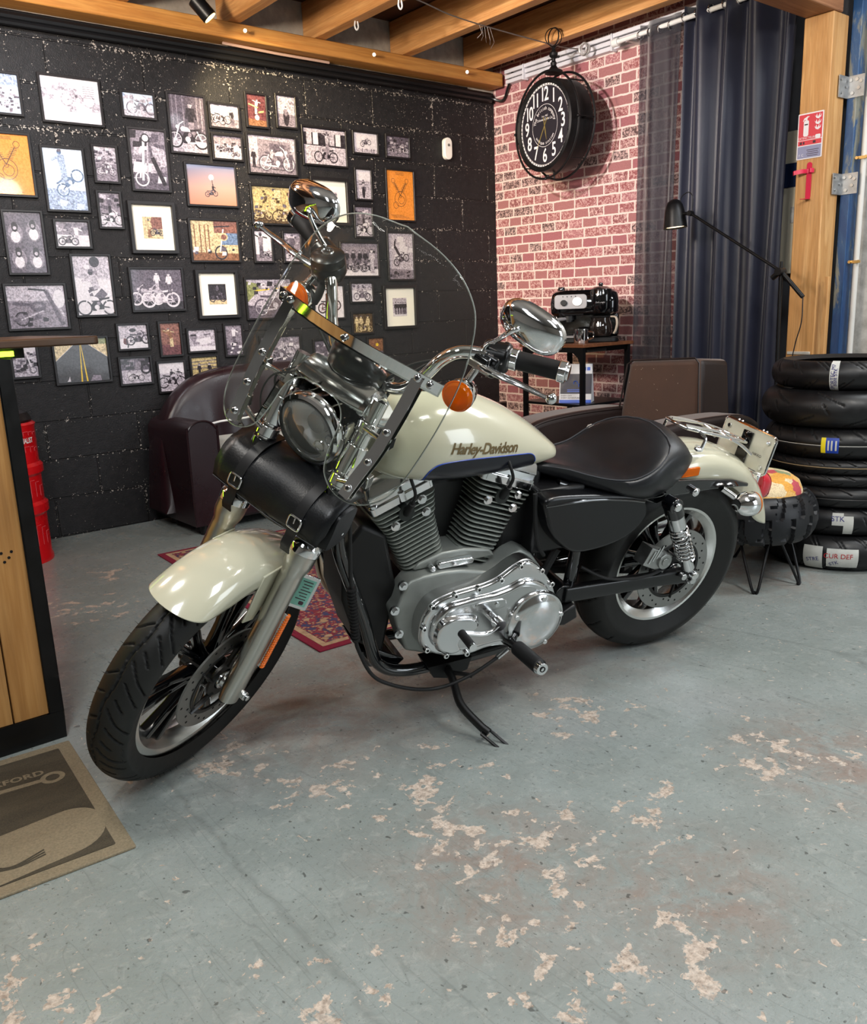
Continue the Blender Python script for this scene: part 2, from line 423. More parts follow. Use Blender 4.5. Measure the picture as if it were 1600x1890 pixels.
def wood_mat(name, axis, a, c, rough=.55, dark=None, scale=1.):
    m = bpy.data.materials.new(name); n, l, b = nodes(m)
    sc = {'X': (1.2, 22, 22), 'Y': (22, 1.2, 22), 'Z': (22, 22, 1.2)}[axis]
    co = objco(n, l, tuple(x*scale for x in sc))
    g = nz(n, l, 1.0, 5, .6, co, .9); big = nz(n, l, 1.3, 3, .5, objco(n, l)); fg = nz(n, l, 6, 3, .6, co, .3)
    col = ramp(n, l, g.outputs[0], [(.3, srgb(a)), (.5, srgb(c)), (.62, srgb(a)), (.75, srgb(c))])
    col = mixc(n, l, ramp(n, l, big.outputs[0], [(.4, 0.), (.75, .4)]), col, srgb(dark or (96, 60, 34)))
    col = mixc(n, l, ramp(n, l, fg.outputs[0], [(.45, 0.), (.8, .3)]), col, srgb(dark or (96, 60, 34)))
    kn = n.new('ShaderNodeTexVoronoi'); kn.inputs['Scale'].default_value = 1.0
    l.new(objco(n, l, tuple(x*.22 for x in sc)), kn.inputs['Vector'])
    col = mixc(n, l, ramp(n, l, kn.outputs[0], [(.04, .75), (.075, 0.)]), col, srgb((70, 40, 22)))
    l.new(col, b.inputs['Base Color']); b.inputs['Roughness'].default_value = rough
    bump(n, l, b, g.outputs[0], .15, .002)
    return m

FLOOR = floor_mat(); BLOCK = block_mat(); BRICK = brick_mat()
WBEAM_X = wood_mat('orange_beam_wood', 'X', (214, 156, 82), (190, 128, 60))
WJOIST = wood_mat('orange_joist_wood', 'Y', (218, 164, 104), (192, 134, 76))
WPOST = wood_mat('pine_post_wood', 'Z', (214, 166, 108), (190, 138, 80))
WDARK = wood_mat('dark_table_wood', 'X', (84, 62, 44), (58, 42, 30), .35)
WPANEL = wood_mat('counter_panel_wood', 'Z', (196, 148, 88), (174, 124, 66), .5, scale=.5)
WBOARD = wood_mat('brown_ceiling_boards', 'X', (92, 56, 34), (70, 42, 26), .7)
BLACK = mat('black_satin_metal', (16, 16, 18), .38, .3)
BLACKP = mat('black_plastic', (14, 14, 16), .42)
GLOSSB = mat('gloss_black', (7, 7, 9), .1, 0, 1.)
WHITEP = mat('white_plastic', (226, 226, 224), .4)
CHROME = mat('chrome', (.86, .86, .87), .07, 1.)
STEEL = mat('brushed_steel', (.5, .5, .49), .34, 1., var=.1, vscale=30)
GALV = mat('galvanised_steel', (.36, .37, .38), .45, .9, var=.25, vscale=25)

def struct(name, g, m, **k):
    o = g.build(name, m, **k); o['kind'] = 'structure'; return o
struct('floor', G().poly([(-5, -5, 0), (9, -5, 0), (9, Y0+.1, 0), (-5, Y0+.1, 0)]), FLOOR, smooth=False)
struct('wall_back', G().b2((-5, Y0, 0), (X0+.12, Y0+.12, 2.63)), BLOCK, smooth=False)
RAWC = mat('raw_concrete', (158, 150, 140), .9, var=.25, vscale=12, bmp=.6, bscale=80)
struct('wall_back_upper', G().b2((-5, Y0, 2.63), (X0+.12, Y0+.12, 3.05)), RAWC, smooth=False)
struct('wall_right', G().b2((X0, 3.02, 0), (X0+.12, Y0, 3.0)), BRICK, smooth=False)
GREYW = mat('grey_wall_paint', (92, 93, 97), .6, var=.12, vscale=6)
struct('wall_right_grey', G().b2((X0+.03, 2.2, 0), (X0+.12, 3.02, 3.2)), GREYW, smooth=False)
def metalwall():
    m = bpy.data.materials.new('weathered_white_metal'); n, l, b = nodes(m); co = objco(n, l)
    a = nz(n, l, 9, 6, .7, co); s = nz(n, l, 1, 4, .6, objco(n, l, (40, 40, 3)))
    c = ramp(n, l, a.outputs[0], [(.3, srgb((150, 146, 138))), (.6, srgb((196, 193, 186)))])
    c = mixc(n, l, ramp(n, l, s.outputs[0], [(.55, 0.), (.75, .5)]), c, srgb((118, 112, 104)))
    l.new(c, b.inputs['Base Color']); b.inputs['Roughness'].default_value = .5
    return m
MW = metalwall()
g = G()   # corrugated sheet wall running towards the camera side
prof = []
y = 2.187
while y > -5:
    prof += [(X0+.05, y), (X0+.05, y-.16), (X0+.085, y-.18), (X0+.085, y-.22), (X0+.05, y-.24)]; y -= .24
g.loft([[Vector((a, b_, 0)) for a, b_ in prof], [Vector((a, b_, 3.4)) for a, b_ in prof]], closed=False)
struct('wall_right_metal', g, MW, smooth=False)
PALE = mat('pale_wall_paint', (170, 168, 164), .7, var=.06, vscale=2)
struct('wall_left', G().b2((-5.1, -5, 0), (-5, Y0, 3.6)), PALE, smooth=False)
struct('wall_front', G().b2((-5, -5.1, 0), (9, -5, 3.6)), PALE, smooth=False)
struct('ceiling', G().b2((-5, 2.2, 2.955), (X0+.1, Y0, 2.985)), WBOARD, smooth=False)
CEIL2 = mat('workshop_ceiling', (120, 118, 114), .8)
struct('ceiling_workshop', G().b2((-5, -5, 3.55), (9, 2.2, 3.6)), CEIL2, smooth=False)
# beams: a ledger along the block wall, joists, header and post
struct('trim_1', G().b2((-5, Y0-.14, 2.642), (4.54, Y0-.004, 2.728)), WBEAM_X, bevel=.006)
jg = 'ceiling joists'
for i, x in enumerate((-.75, -.1, .57, 1.22, 1.9, 2.53, 3.09, 3.74, 4.37)):
    struct('ceiling_joist', G().b2((x-.075, 2.22, 2.729), (x, Y0-.005, 2.95)), WJOIST, bevel=.004)
struct('header_beam', G().b2((-3, 2.237, 2.455), (4.43, 2.392, 2.727)), wood_mat('header_wood', 'X', (176, 122, 84), (146, 96, 62)), bevel=.006)
struct('wooden_post', G().b2((4.352, 2.242, 0), (4.50, 2.39, 2.453)), WPOST, bevel=.005)
# pipes and cable trunking under the ledger
tb = mat('black_conduit', (20, 20, 22), .3, .1)
for z, y, r, a, c_ in ((2.60, 4.79, .018, -5, 4.5), (2.572, 4.80, .016, -5, 4.52), (2.625, 4.81, .009, -5, 4.3)):
    struct('conduit_pipe', G().tube([(a, y, z), ((a+c_)/2, y-.004, z-.004), (c_, y, z)], r, 8), tb)
struct('conduit_pipe', G().tube([(4.38, 4.79, 2.6), (4.5, 4.79, 2.585), (4.555, 4.72, 2.56), (4.55, 4.66, 2.63), (4.54, 4.6, 2.72)], .009, 8, smooth=5), tb)
PINKP = mat('pinkish_cable_sheath', (168, 140, 128), .45)
struct('cable', G().tube([(2.45, 4.775, 2.635), (2.8, 4.775, 2.628), (3.15, 4.775, 2.628)], .008, 6), PINKP)
TRW = mat('white_trunking', (214, 214, 220), .4)
g = G()
for k, (x, z) in enumerate(((4.55, 2.665), (4.545, 2.695), (4.54, 2.728))):
    g.box((x+.01, 3.62, z), (.05, 2.1, .026))
for yy in (4.48, 3.72): g.box((4.54, yy, 2.69), (.055, .012, .1))
struct('trim_2', g, TRW, bevel=.004)

# steel column and plates next to the post
BLUEC = bpy.data.materials.new('worn_blue_steel')
n, l, b = nodes(BLUEC); co = objco(n, l)
a = nz(n, l, 1., 7, .7, objco(n, l, (7, 7, 2.2)), .5)
l.new(ramp(n, l, a.outputs[0], [(.4, srgb((26, 62, 108))), (.5, srgb((40, 78, 120))), (.55, srgb((118, 120, 112))), (.75, srgb((146, 142, 130)))]), b.inputs['Base Color'])
b.inputs['Roughness'].default_value = .4
struct('steel_column', G().b2((4.515, 2.187, 0), (4.6, 2.235, 3.3)), BLUEC, bevel=.003)
for z in (1.68, 2.13):
    t = thing('bracket_plate', 'galvanised angle plate bolting the post to the blue column, '+('lower one beside the red bracket' if z < 2 else 'upper one near the header beam'), 'bracket', (4.47, 2.236, z), group='galvanised angle plates')
    o = G().b2((-.045, -.004, -.05), (.045, 0, .05)).b2((.040, -.085, -.05), (.044, 0, .05)).build('plate', GALV, t)
    for yy, zz in ((-.02, .03), (-.05, .03), (-.03, -.03), (-.06, -.01), (-.07, .02)): G().cyl((.044, yy, zz), (.034, yy, zz), .009, n=6).build('bolt', STEEL, t)
    for xx, zz in ((-.03, .03), (-.02, -.03), (.02, .0)): G().cyl((xx, -.004, zz), (xx, -.010, zz), .006, n=6).build('bolt', STEEL, t)
g = G().tube([(4.56, 2.150, .78), (4.56, 2.150, 1.6), (4.56, 2.150, 3.0)], .014, 10)
t = thing('conduit_tube', 'white vertical conduit pipe with brass clips on the metal wall', 'pipe')
g.build('tube', mat('white_pvc', (205, 203, 198), .4), t)
BRASS = mat('brass', (.72, .5, .2), .3, 1.)
for z in (1.30, 1.80):
    G().box((4.545, 2.15, z), (.012, .05, .014)).cyl((4.538, 2.173, z), (4.53, 2.173, z), .008, n=8).cyl((4.538, 2.128, z), (4.53, 2.128, z), .008, n=8).build('clip', BRASS, t)
G().cyl((4.56, 2.15, .70), (4.56, 2.15, .79), .018, n=10).torus((4.56, 2.15, .76), (0, 0, 1), .018, .004, 14, 6).build('end_fitting', BLACKP, t)
tag(G().b2((4.36, 2.19, .0), (4.385, 2.21, 1.23)).build('wood_strip', WPOST, bevel=.002), 'thin wooden strip standing against the blue column behind the tyres', 'wood strip')

# fire extinguisher sign on the post (flat board)
RED = mat('sign_red', (206, 62, 74), .45); WHS = mat('sign_white', (226, 222, 226), .45); BLU = mat('sign_blue_grey', (140, 142, 172), .45)
DKS = mat('sign_dark_print', (60, 40, 50), .5)
t = thing('fire_extinguisher_sign', 'red and white EXTINCTEUR sign fixed to the wooden post', 'sign', (4.3505, 2.325, 1.912))
def SF(a, b, h): return (-h, -a, b)       # a to the right, b up, h out of the post
g = G(); g.prism(rrect(.130, .214, .004), .0, .002, 0, SF)
g.prism([(x, y+.042) for x, y in rrect(.120, .118, .003)], .0021, .0026, 1, SF)
g.prism([(x, y-.031) for x, y in rrect(.120, .022, .001)], .0021, .0026, 1, SF)
g.prism([(x, y-.074) for x, y in rrect(.120, .056, .001)], .0021, .0026, 2, SF)
# extinguisher pictogram
g.prism([(x-.022, y+.036) for x, y in rrect(.026, .074, .008)], .0027, .0032, 0, SF)
g.prism([(-.026, .072), (-.018, .072), (-.017, .084), (-.006, .09), (-.017, .092), (-.024, .088), (-.034, .084), (-.040, .070), (-.036, .07), (-.03, .079)], .0027, .0032, 0, SF)
g.prism([(x-.022, y+.054) for x, y in rrect(.018, .006, .001)], .0033, .0036, 3, SF)
for fy in (.078, .052, .028):
    g.prism([(.02, fy+.012), (.028, fy-.002), (.04, fy-.006), (.052, fy+.002), (.054, fy+.016), (.049, fy+.008), (.044, fy+.004), (.046, fy+.02), (.038, fy+.006), (.034, fy+.003), (.03, fy+.018), (.026, fy+.006)], .0027, .0032, 0, SF)
g.prism([(x+.041, y-.008) for x, y in rrect(.028, .018, .006)], .0027, .0032, 0, SF)
g.build('board', [WHS, RED, BLU, DKS], t, smooth=False)
def sign_text(txt, size, x, y, m, parent, fr, h=.0034, shear=0, name='lettering', sx=1):
    vs, fs = text_geo(txt, size, shear)
    G().add([fr(v.x*sx+x, v.y+y, h) for v in vs], fs).build(name, m, parent, smooth=False, fixn=False)
sign_text('EXTINCTEUR', .0145, -.018, -.009, WHS, t, SF)
sign_text('f  C', .016, -.040, -.088, WHS, t, SF)
g = G()
for k in range(4): g.prism([(x+.018, y-.074-.009*k+.008) for x, y in rrect(.062-.008*(k % 2), .0026, .0005)], .0027, .003, 0, SF)
for x0, w_ in ((-.045, .012), (-.03, .008), (.024, .014)): g.prism([(x+x0, y-.031) for x, y in rrect(w_, .012, .001)], .0027, .003, 0, SF)
g.build('small_print', DKS, t, smooth=False)
# red wall bracket for an extinguisher
RPL = mat('red_bracket_paint', (196, 24, 64), .35)
t = thing('extinguisher_bracket', 'empty red metal extinguisher bracket on the wooden post under the sign', 'bracket', (4.35, 2.318, 1.70))
G().prism([(x, y) for x, y in rrect(.026, .175, .012)], .0, .003, 0, SF).build('back_plate', RPL, t)
G().add([SF(-.013, -.085, .0), SF(.013, -.085, .0), SF(.013, -.088, .055), SF(-.013, -.088, .055), SF(-.013, -.088, .0), SF(.013, -.088, .0), SF(.013, -.091, .055), SF(-.013, -.091, .055)],
        [(0, 1, 2, 3), (7, 6, 5, 4), (0, 4, 5, 1), (1, 5, 6, 2), (2, 6, 7, 3), (3, 7, 4, 0)]).build('foot', RPL, t)
G().ribbon([SF(.03, .045, .012), SF(.02, .045, .03), SF(0, .045, .008), SF(-.02, .045, .03), SF(-.05, .04, .05), SF(-.06, .038, .045)], .02, .002, (0, 0, 1), smooth=4).build('strap', RPL, t)
# electrical cabinet behind the post
t = thing('electrical_cabinet', 'pale grey electrical cabinet half hidden between curtain and post', 'cabinet', (X0-.01, 2.47, 1.62))
CABM = mat('cabinet_grey', (176, 172, 156), .45, var=.05)
G().b2((-.06, -.13, -.36), (.03, .13, .36)).build('body', CABM, t, bevel=.004)
G().b2((-.066, -.12, .08), (-.061, .12, .20)).build('fuse_window', mat('dark_blue_glass', (24, 34, 60), .15), t)
G().b2((-.068, -.12, -.10), (-.061, .02, -.02)).build('handle_plate', GALV, t)
G().b2((-.078, -.10, -.075), (-.068, -.03, -.055)).build('handle', BLACKP, t)

# ------------------------------------------------------------------ ceiling odds and ends
t = thing('spotlight', 'black cylindrical spotlight hanging among the ceiling joists', 'spotlight', (2.235, 4.51, 2.68))
G().cyl((-.05, .02, .065), (.015, -.01, -.02), .04, n=24).build('housing', BLACK, t, bevel=.004)
G().cyl((.012, -.009, -.016), (.017, -.011, -.0225), .034, n=24).build('lens', mat('spot_lens', (250, 225, 170), .2, emit=(255, 215, 140), estr=2.5), t)
G().cyl((-.035, .012, .045), (-.03, .012, .25), .006, n=8).build('stem', BLACK, t)
for i, (x, y, lab) in enumerate(((2.57, 4.69, 'steel bolt sticking out of the ledger beam above the portrait photographs'),
                                 (3.44, 4.69, 'steel bolt sticking out of the ledger beam in its middle'),
                                 (4.20, 4.69, 'steel bolt sticking out of the ledger beam near the brick wall'))):
    tag(G().cyl((x, y, 2.685), (x-.045, y-.05, 2.676), .006, n=8).cyl((x-.045, y-.05, 2.676), (x-.048, y-.053, 2.6755), .011, n=8).build('bolt', STEEL), lab, 'bolt', 'bolts in the ledger beam')
for i, (x, y, lab) in enumerate(((3.055, 4.33, 'white plastic cable clip under the joist, nearer to the block wall'), (3.06, 3.93, 'white plastic cable clip under the joist, farther from the block wall'))):
    g = G().tube([(x-.008, y, 2.729), (x-.012, y, 2.70), (x, y, 2.685), (x+.012, y, 2.70), (x+.008, y, 2.729)], .0045, 8, smooth=4)
    tag(g.build('cable_clip', WHITEP), lab, 'cable clip', 'cable clips under the joist')
wire = mat('grey_wire', (130, 122, 116), .4, .6)
g = G().tube([(1.9, 3.6, 2.735), (3.05, 3.83, 2.715), (3.47, 3.91, 2.70), (4.25, 3.96, 2.695), (4.42, 3.93, 2.69), (4.56, 3.9, 2.70)], .0035, 6, smooth=5)
for k in range(5):
    a = k*1.1; g.tube([(3.62+.02*k, 3.93, 2.70), (3.64+.02*k, 3.93+.015*sin(a), 2.66-.01*k), (3.62+.02*k, 3.93+.02*cos(a), 2.635-.012*k)], .0015, 4)
tag(g.build('hanging_wire', wire), 'twisted grey wire strung under the joists and holding the station clock', 'wire')
g = G()
for k in range(6): g.torus((4.42+.004*k, 3.86, 2.672), (sin(k*.7)*.4-1, cos(k)*.35, .2*sin(k*2)), .036-.002*(k % 3), .0028, 26, 5)
tag(g.build('wire_coil', mat('white_wire', (200, 198, 196), .35, .4)), 'coil of pale wire hanging on the white trunking beside the clock', 'wire coil')

# ------------------------------------------------------------------ motion sensor
t = thing('motion_sensor', 'small white oblong motion sensor on the black block wall', 'sensor', (4.112, Y0, 2.222))
def WF(a, b, h): return (a, -h, b)       # picture frame: a right, b up, h out of the back wall
G().prism(rrect(.068, .142, .032, 6), 0, .035, 0, WF).build('body', mat('sensor_white', (236, 232, 224), .35), t, bevel=.006, seg=3)
G().cyl((0, -.035, .022), (0, -.039, .022), .009, n=16).build('eye', mat('sensor_eye', (110, 105, 100), .3), t)

# ------------------------------------------------------------------ station clock
CN = Vector((cos(radians(172)), sin(radians(172)), 0)); CU = Vector((0, 0, 1)); CRt = CU.cross(CN)*1.0
CRt = Vector((-CN.y, CN.x, 0))*-1
# viewer's right when looking at the face from in front is  (-N) x up
CRt = (-CN).cross(CU)
cc = Vector((4.235, 3.935, 2.224))
t = thing('station_clock', 'round double-faced black station clock hanging in a ring cage before the bricks', 'clock', cc)
def CFm(a, b, h): return CRt*a+CU*b+CN*h
DRM = mat('clock_black_iron', (30, 29, 30), .42, .5, var=.15, vscale=20)
FACE = mat('clock_face_black', (38, 35, 42), .5); NUM = mat('clock_white', (235, 230, 228), .5)
R0 = .268
g = G(); g.lathe([(.0, .07), (R0-.03, .07), (R0-.03, .082), (R0-.012, .092), (R0, .085), (R0, -.085), (R0-.012, -.092), (R0-.03, -.082), (R0-.03, -.07), (0, -.07)], (0, 0, 0), CN, 56)
g.build('drum', DRM, t, angle=30)
for k in range(12):
    a = 2*pi*k/12+.26; G().sph(CFm((R0-.014)*cos(a), (R0-.014)*sin(a), .093), .005, 8, 6).build('rivet', DRM, t)
RF = R0-.027
g = G(); g.lathe([(0, .0712), (RF, .0712)], (0, 0, 0), CN, 48); g.build('dial', FACE, t)
g = G()
for k in range(60):
    a = 2*pi*k/60; w_ = .7/60*2*pi
    g.poly([CFm(RF*.955*cos(a), RF*.955*sin(a), .0722), CFm(RF*.985*cos(a), RF*.985*sin(a), .0722), CFm(RF*.985*cos(a+w_), RF*.985*sin(a+w_), .0722), CFm(RF*.955*cos(a+w_), RF*.955*sin(a+w_), .0722)])
for rr in (RF*.985, RF*.94, RF*.5):
    for k in range(48):
        a, a2 = 2*pi*k/48, 2*pi*(k+1)/48
        g.poly([CFm(rr*cos(a), rr*sin(a), .0722), CFm((rr+.0022)*cos(a), (rr+.0022)*sin(a), .0722), CFm((rr+.0022)*cos(a2), (rr+.0022)*sin(a2), .0722), CFm(rr*cos(a2), rr*sin(a2), .0722)])
g.build('minute_track', NUM, t, smooth=False, fixn=False)
for k in range(1, 13):
    a = pi/2-2*pi*k/12; vs, fs = text_geo(str(k), .112, space=.82, offset=.0018)
    g = G(); g.add([CFm(v.x*.80+RF*.73*cos(a), v.y*1.0+RF*.73*sin(a), .0726) for v in vs], fs)
    g.build('numeral', NUM, t, smooth=False, fixn=False)
def arc_text(txt, size, R, a0, a1, flip=False):
    g = G(); K = len(txt)
    for i, ch in enumerate(txt):
        if ch == ' ': continue
        vs, fs = text_geo(ch, size); a = a0+(a1-a0)*i/(K-1); th = a-pi/2 if not flip else a+pi/2
        g.add([CFm(R*cos(a)+v.x*cos(th)-v.y*sin(th), R*sin(a)+v.x*sin(th)+v.y*cos(th), .0724) for v in vs], fs)
    return g
arc_text('The british company', .030, RF*.41, radians(168), radians(14)).build('lettering', NUM, t, smooth=False, fixn=False)
arc_text('antique station', .026, RF*.42, radians(218), radians(322), True).build('lettering', NUM, t, smooth=False, fixn=False)
for txt, sz, yy in (('Since 1852', .014, .055), ('Colonial Clock Co.', .02, .036)):
    vs, fs = text_geo(txt, sz); G().add([CFm(v.x, v.y+yy, .0724) for v in vs], fs).build('lettering', NUM, t, smooth=False, fixn=False)
GOLD = mat('brass_hand', (.75, .6, .2), .35, .8)
for a, L, w_ in ((radians(-122), .15, .006), (radians(-78), .085, .007)):
    d = (cos(a), sin(a)); nrm = (-d[1], d[0])
    G().prism([(-d[0]*.05+nrm[0]*w_/3, -d[1]*.05+nrm[1]*w_/3), (-d[0]*.05-nrm[0]*w_/3, -d[1]*.05-nrm[1]*w_/3), (d[0]*L*.5-nrm[0]*w_/2, d[1]*L*.5-nrm[1]*w_/2), (d[0]*L, d[1]*L), (d[0]*L*.5+nrm[0]*w_/2, d[1]*L*.5+nrm[1]*w_/2)],
              .0735, .075, 0, CFm).build('clock_hand', GOLD, t, smooth=False)
# ring cage: two flat hoops joined by straps and knobs, hanger with finial
g = G()
for h in (.062, -.062): g.torus(CFm(0, 0, h), CN, .308, .007, 56, 8)
for k in range(8):
    a = 2*pi*k/8; g.cyl(CFm(.308*cos(a), .308*sin(a), -.062), CFm(.308*cos(a), .308*sin(a), .062), .004, n=6)
g.build('ring_cage', DRM, t)
for a in (0, pi, -pi/2):
    g = G(); g.cyl(CFm(.262*cos(a), .262*sin(a), 0), CFm(.308*cos(a), .308*sin(a), 0), .007, n=8); g.sph(CFm(.308*cos(a), .308*sin(a), .068), .010, 10, 8); g.sph(CFm(.295*cos(a), .295*sin(a), .05), .010, 10, 8)
    g.build('strut', DRM, t)
g = G().lathe([(.0, .30), (.055, .302), (.055, .315), (.03, .325), (.016, .345), (.02, .36), (.012, .37), (.012, .385), (.026, .40), (.026, .415), (.012, .43), (.01, .445), (.02, .45), (.0, .462)], (0, 0, 0), (0, 0, 1), 20)
g.cyl(CFm(-.045, .385, 0), CFm(.045, .385, 0), .0035, n=6); g.sph(CFm(-.047, .385, 0), .008, 8, 6); g.sph(CFm(.047, .385, 0), .008, 8, 6)
g.build('finial', DRM, t)
G().torus((0, 0, .505), CN, .05, .004, 32, 6).torus((0, 0, .505), CRt*.8+CN*.4, .05, .003, 32, 6).build('hanging_ring', DRM, t)

# ------------------------------------------------------------------ curtain and rail
RLX = 4.435
t = thing('curtain_rail', 'white curtain rail with a round end cap above the dark curtain', 'curtain rail', (RLX, 3.0, 2.655))
g = G().cyl((0, .60, -.002), (0, -.62, .012), .013, n=14); g.build('rail', WHITEP, t)
G().cyl((0, .60, -.002), (0, .64, -.003), .024, n=18).build('end_cap', WHITEP, t, bevel=.004)
G().cyl((0, .55, 0), (.14, .55, .0), .012, n=12).build('wall_bracket', WHITEP, t)
def curtain(name, y_a, y_b, folds, amp, zt, zb, m, lab, taper, seed, xs=RLX):
    random.seed(seed)
    t = thing(name, lab, 'curtain', (xs, (y_a+y_b)/2, 0))
    N = folds*16; K = 26; rows = []
    ph = [random.uniform(-.5, .5) for _ in range(folds+2)]; am = [random.uniform(.6, 1.25) for _ in range(folds+2)]
    for j in range(K+1):
        s = j/K; z = zt+(zb-zt)*s; row = []
        for i in range(N+1):
            u = i/N; f = u*folds; k = int(f); q = f-k
            A = am[k]*(1-q)+am[k+1]*q
            yy = y_a+(y_b-y_a)*(u*(1-taper*s)+taper*s*.5*(u+.12))
            w_ = sin(2*pi*f+ph[k]*s*1.2)
            row.append(Vector((amp*A*(1-.25*s)*w_+.012*sin(5*s+u*9), yy-(y_a+y_b)/2+.015*sin(2*pi*f*.5+3*s), z)))
        rows.append(row)
    g = G(); g.loft(rows, closed=False)
    g.build('cloth', m, t, angle=180, solid=.0015)
    for k in range(folds):
        for q in (.0, .5):
            u = (k+q+.02)/folds
            G().torus((0, y_a+(y_b-y_a)*u-(y_a+y_b)/2, zt-.055), (.3, 1, 0), .022, .004, 20, 6).build('grommet', CHROME, t)
    return t
def cloth_mat(name, c, alpha, rough=.55, sheen=.6):
    m = mat(name, c, rough, sheen=sheen, bmp=.25, bscale=500); n, l, b = nodes(m)
    b.inputs['Alpha'].default_value = alpha
    tl = n.new('ShaderNodeBsdfTranslucent'); return m
CT1 = cloth_mat('dark_voile', (24, 24, 38), .58); CT2 = cloth_mat('dark_navy_satin', (25, 29, 48), 1., .40, .25)
curtain('sheer_curtain', 3.44, 3.16, 2, .022, 2.70, .03, CT1, 'see-through dark voile strip letting the bricks show, left of the navy curtain', 0., 3)
curtain('curtain', 3.14, 2.47, 4, .052, 2.72, .03, CT2, 'floor-length navy satin curtain hanging in deep folds beside the wooden post', 0.02, 8)
# ================================================================== FRAMED PHOTOGRAPHS
FRM = mat('black_picture_frame', (24, 22, 24), .35)
MATB = mat('cream_passepartout', (232, 228, 214), .6)
def print_mat(name, c, var=.35, sc=95):
    if name in MATS: return MATS[name]
    m = mat(name, c, .3, coat=.25); n, l, b = nodes(m); co = objco(n, l)
    a = nz(n, l, sc, 5, .7, co, .5); k = srgb(c)
    lo = tuple(x*(1-var) for x in k[:3])+(1,); hi = tuple(min(1, x*(1+var)+.02) for x in k[:3])+(1,)
    l.new(ramp(n, l, a.outputs[0], [(.40, lo), (.60, hi)]), b.inputs['Base Color'])
    return m
TON = dict(w=(200, 194, 200), l=(168, 160, 170), m=(122, 113, 124), d=(84, 76, 88), k=(34, 28, 36),
           sky=(104, 122, 150), dusk=(182, 126, 104), sand=(188, 168, 130), oran=(216, 132, 44), road=(62, 62, 66), yel=(214, 178, 40),
           blue=(150, 164, 192), pale=(186, 196, 212), red=(120, 78, 68), brn=(122, 82, 56), grn=(120, 124, 80), sep=(168, 150, 104), sepd=(74, 56, 34),
           teal=(92, 112, 142), mar=(88, 44, 48))
def tn(k):
    if k == 'moonsky':
        if 'print_moonsky' in MATS: return MATS['print_moonsky']
        m = mat('print_moonsky', (150, 130, 130), .3, coat=.25); n, l, b = nodes(m); s_ = n.new('ShaderNodeSeparateXYZ'); l.new(objco(n, l), s_.inputs[0])
        l.new(ramp(n, l, math_(n, l, 'MULTIPLY_ADD', s_.outputs[2], 4.0, .5), [(0, srgb((190, 120, 92))), (.45, srgb((178, 140, 128))), (1, srgb((92, 112, 146)))]), b.inputs['Base Color']); return m
    return print_mat('print_'+k, TON[k], .12 if k in ('sky', 'dusk', 'oran', 'pale', 'w', 'road', 'yel') else .46)
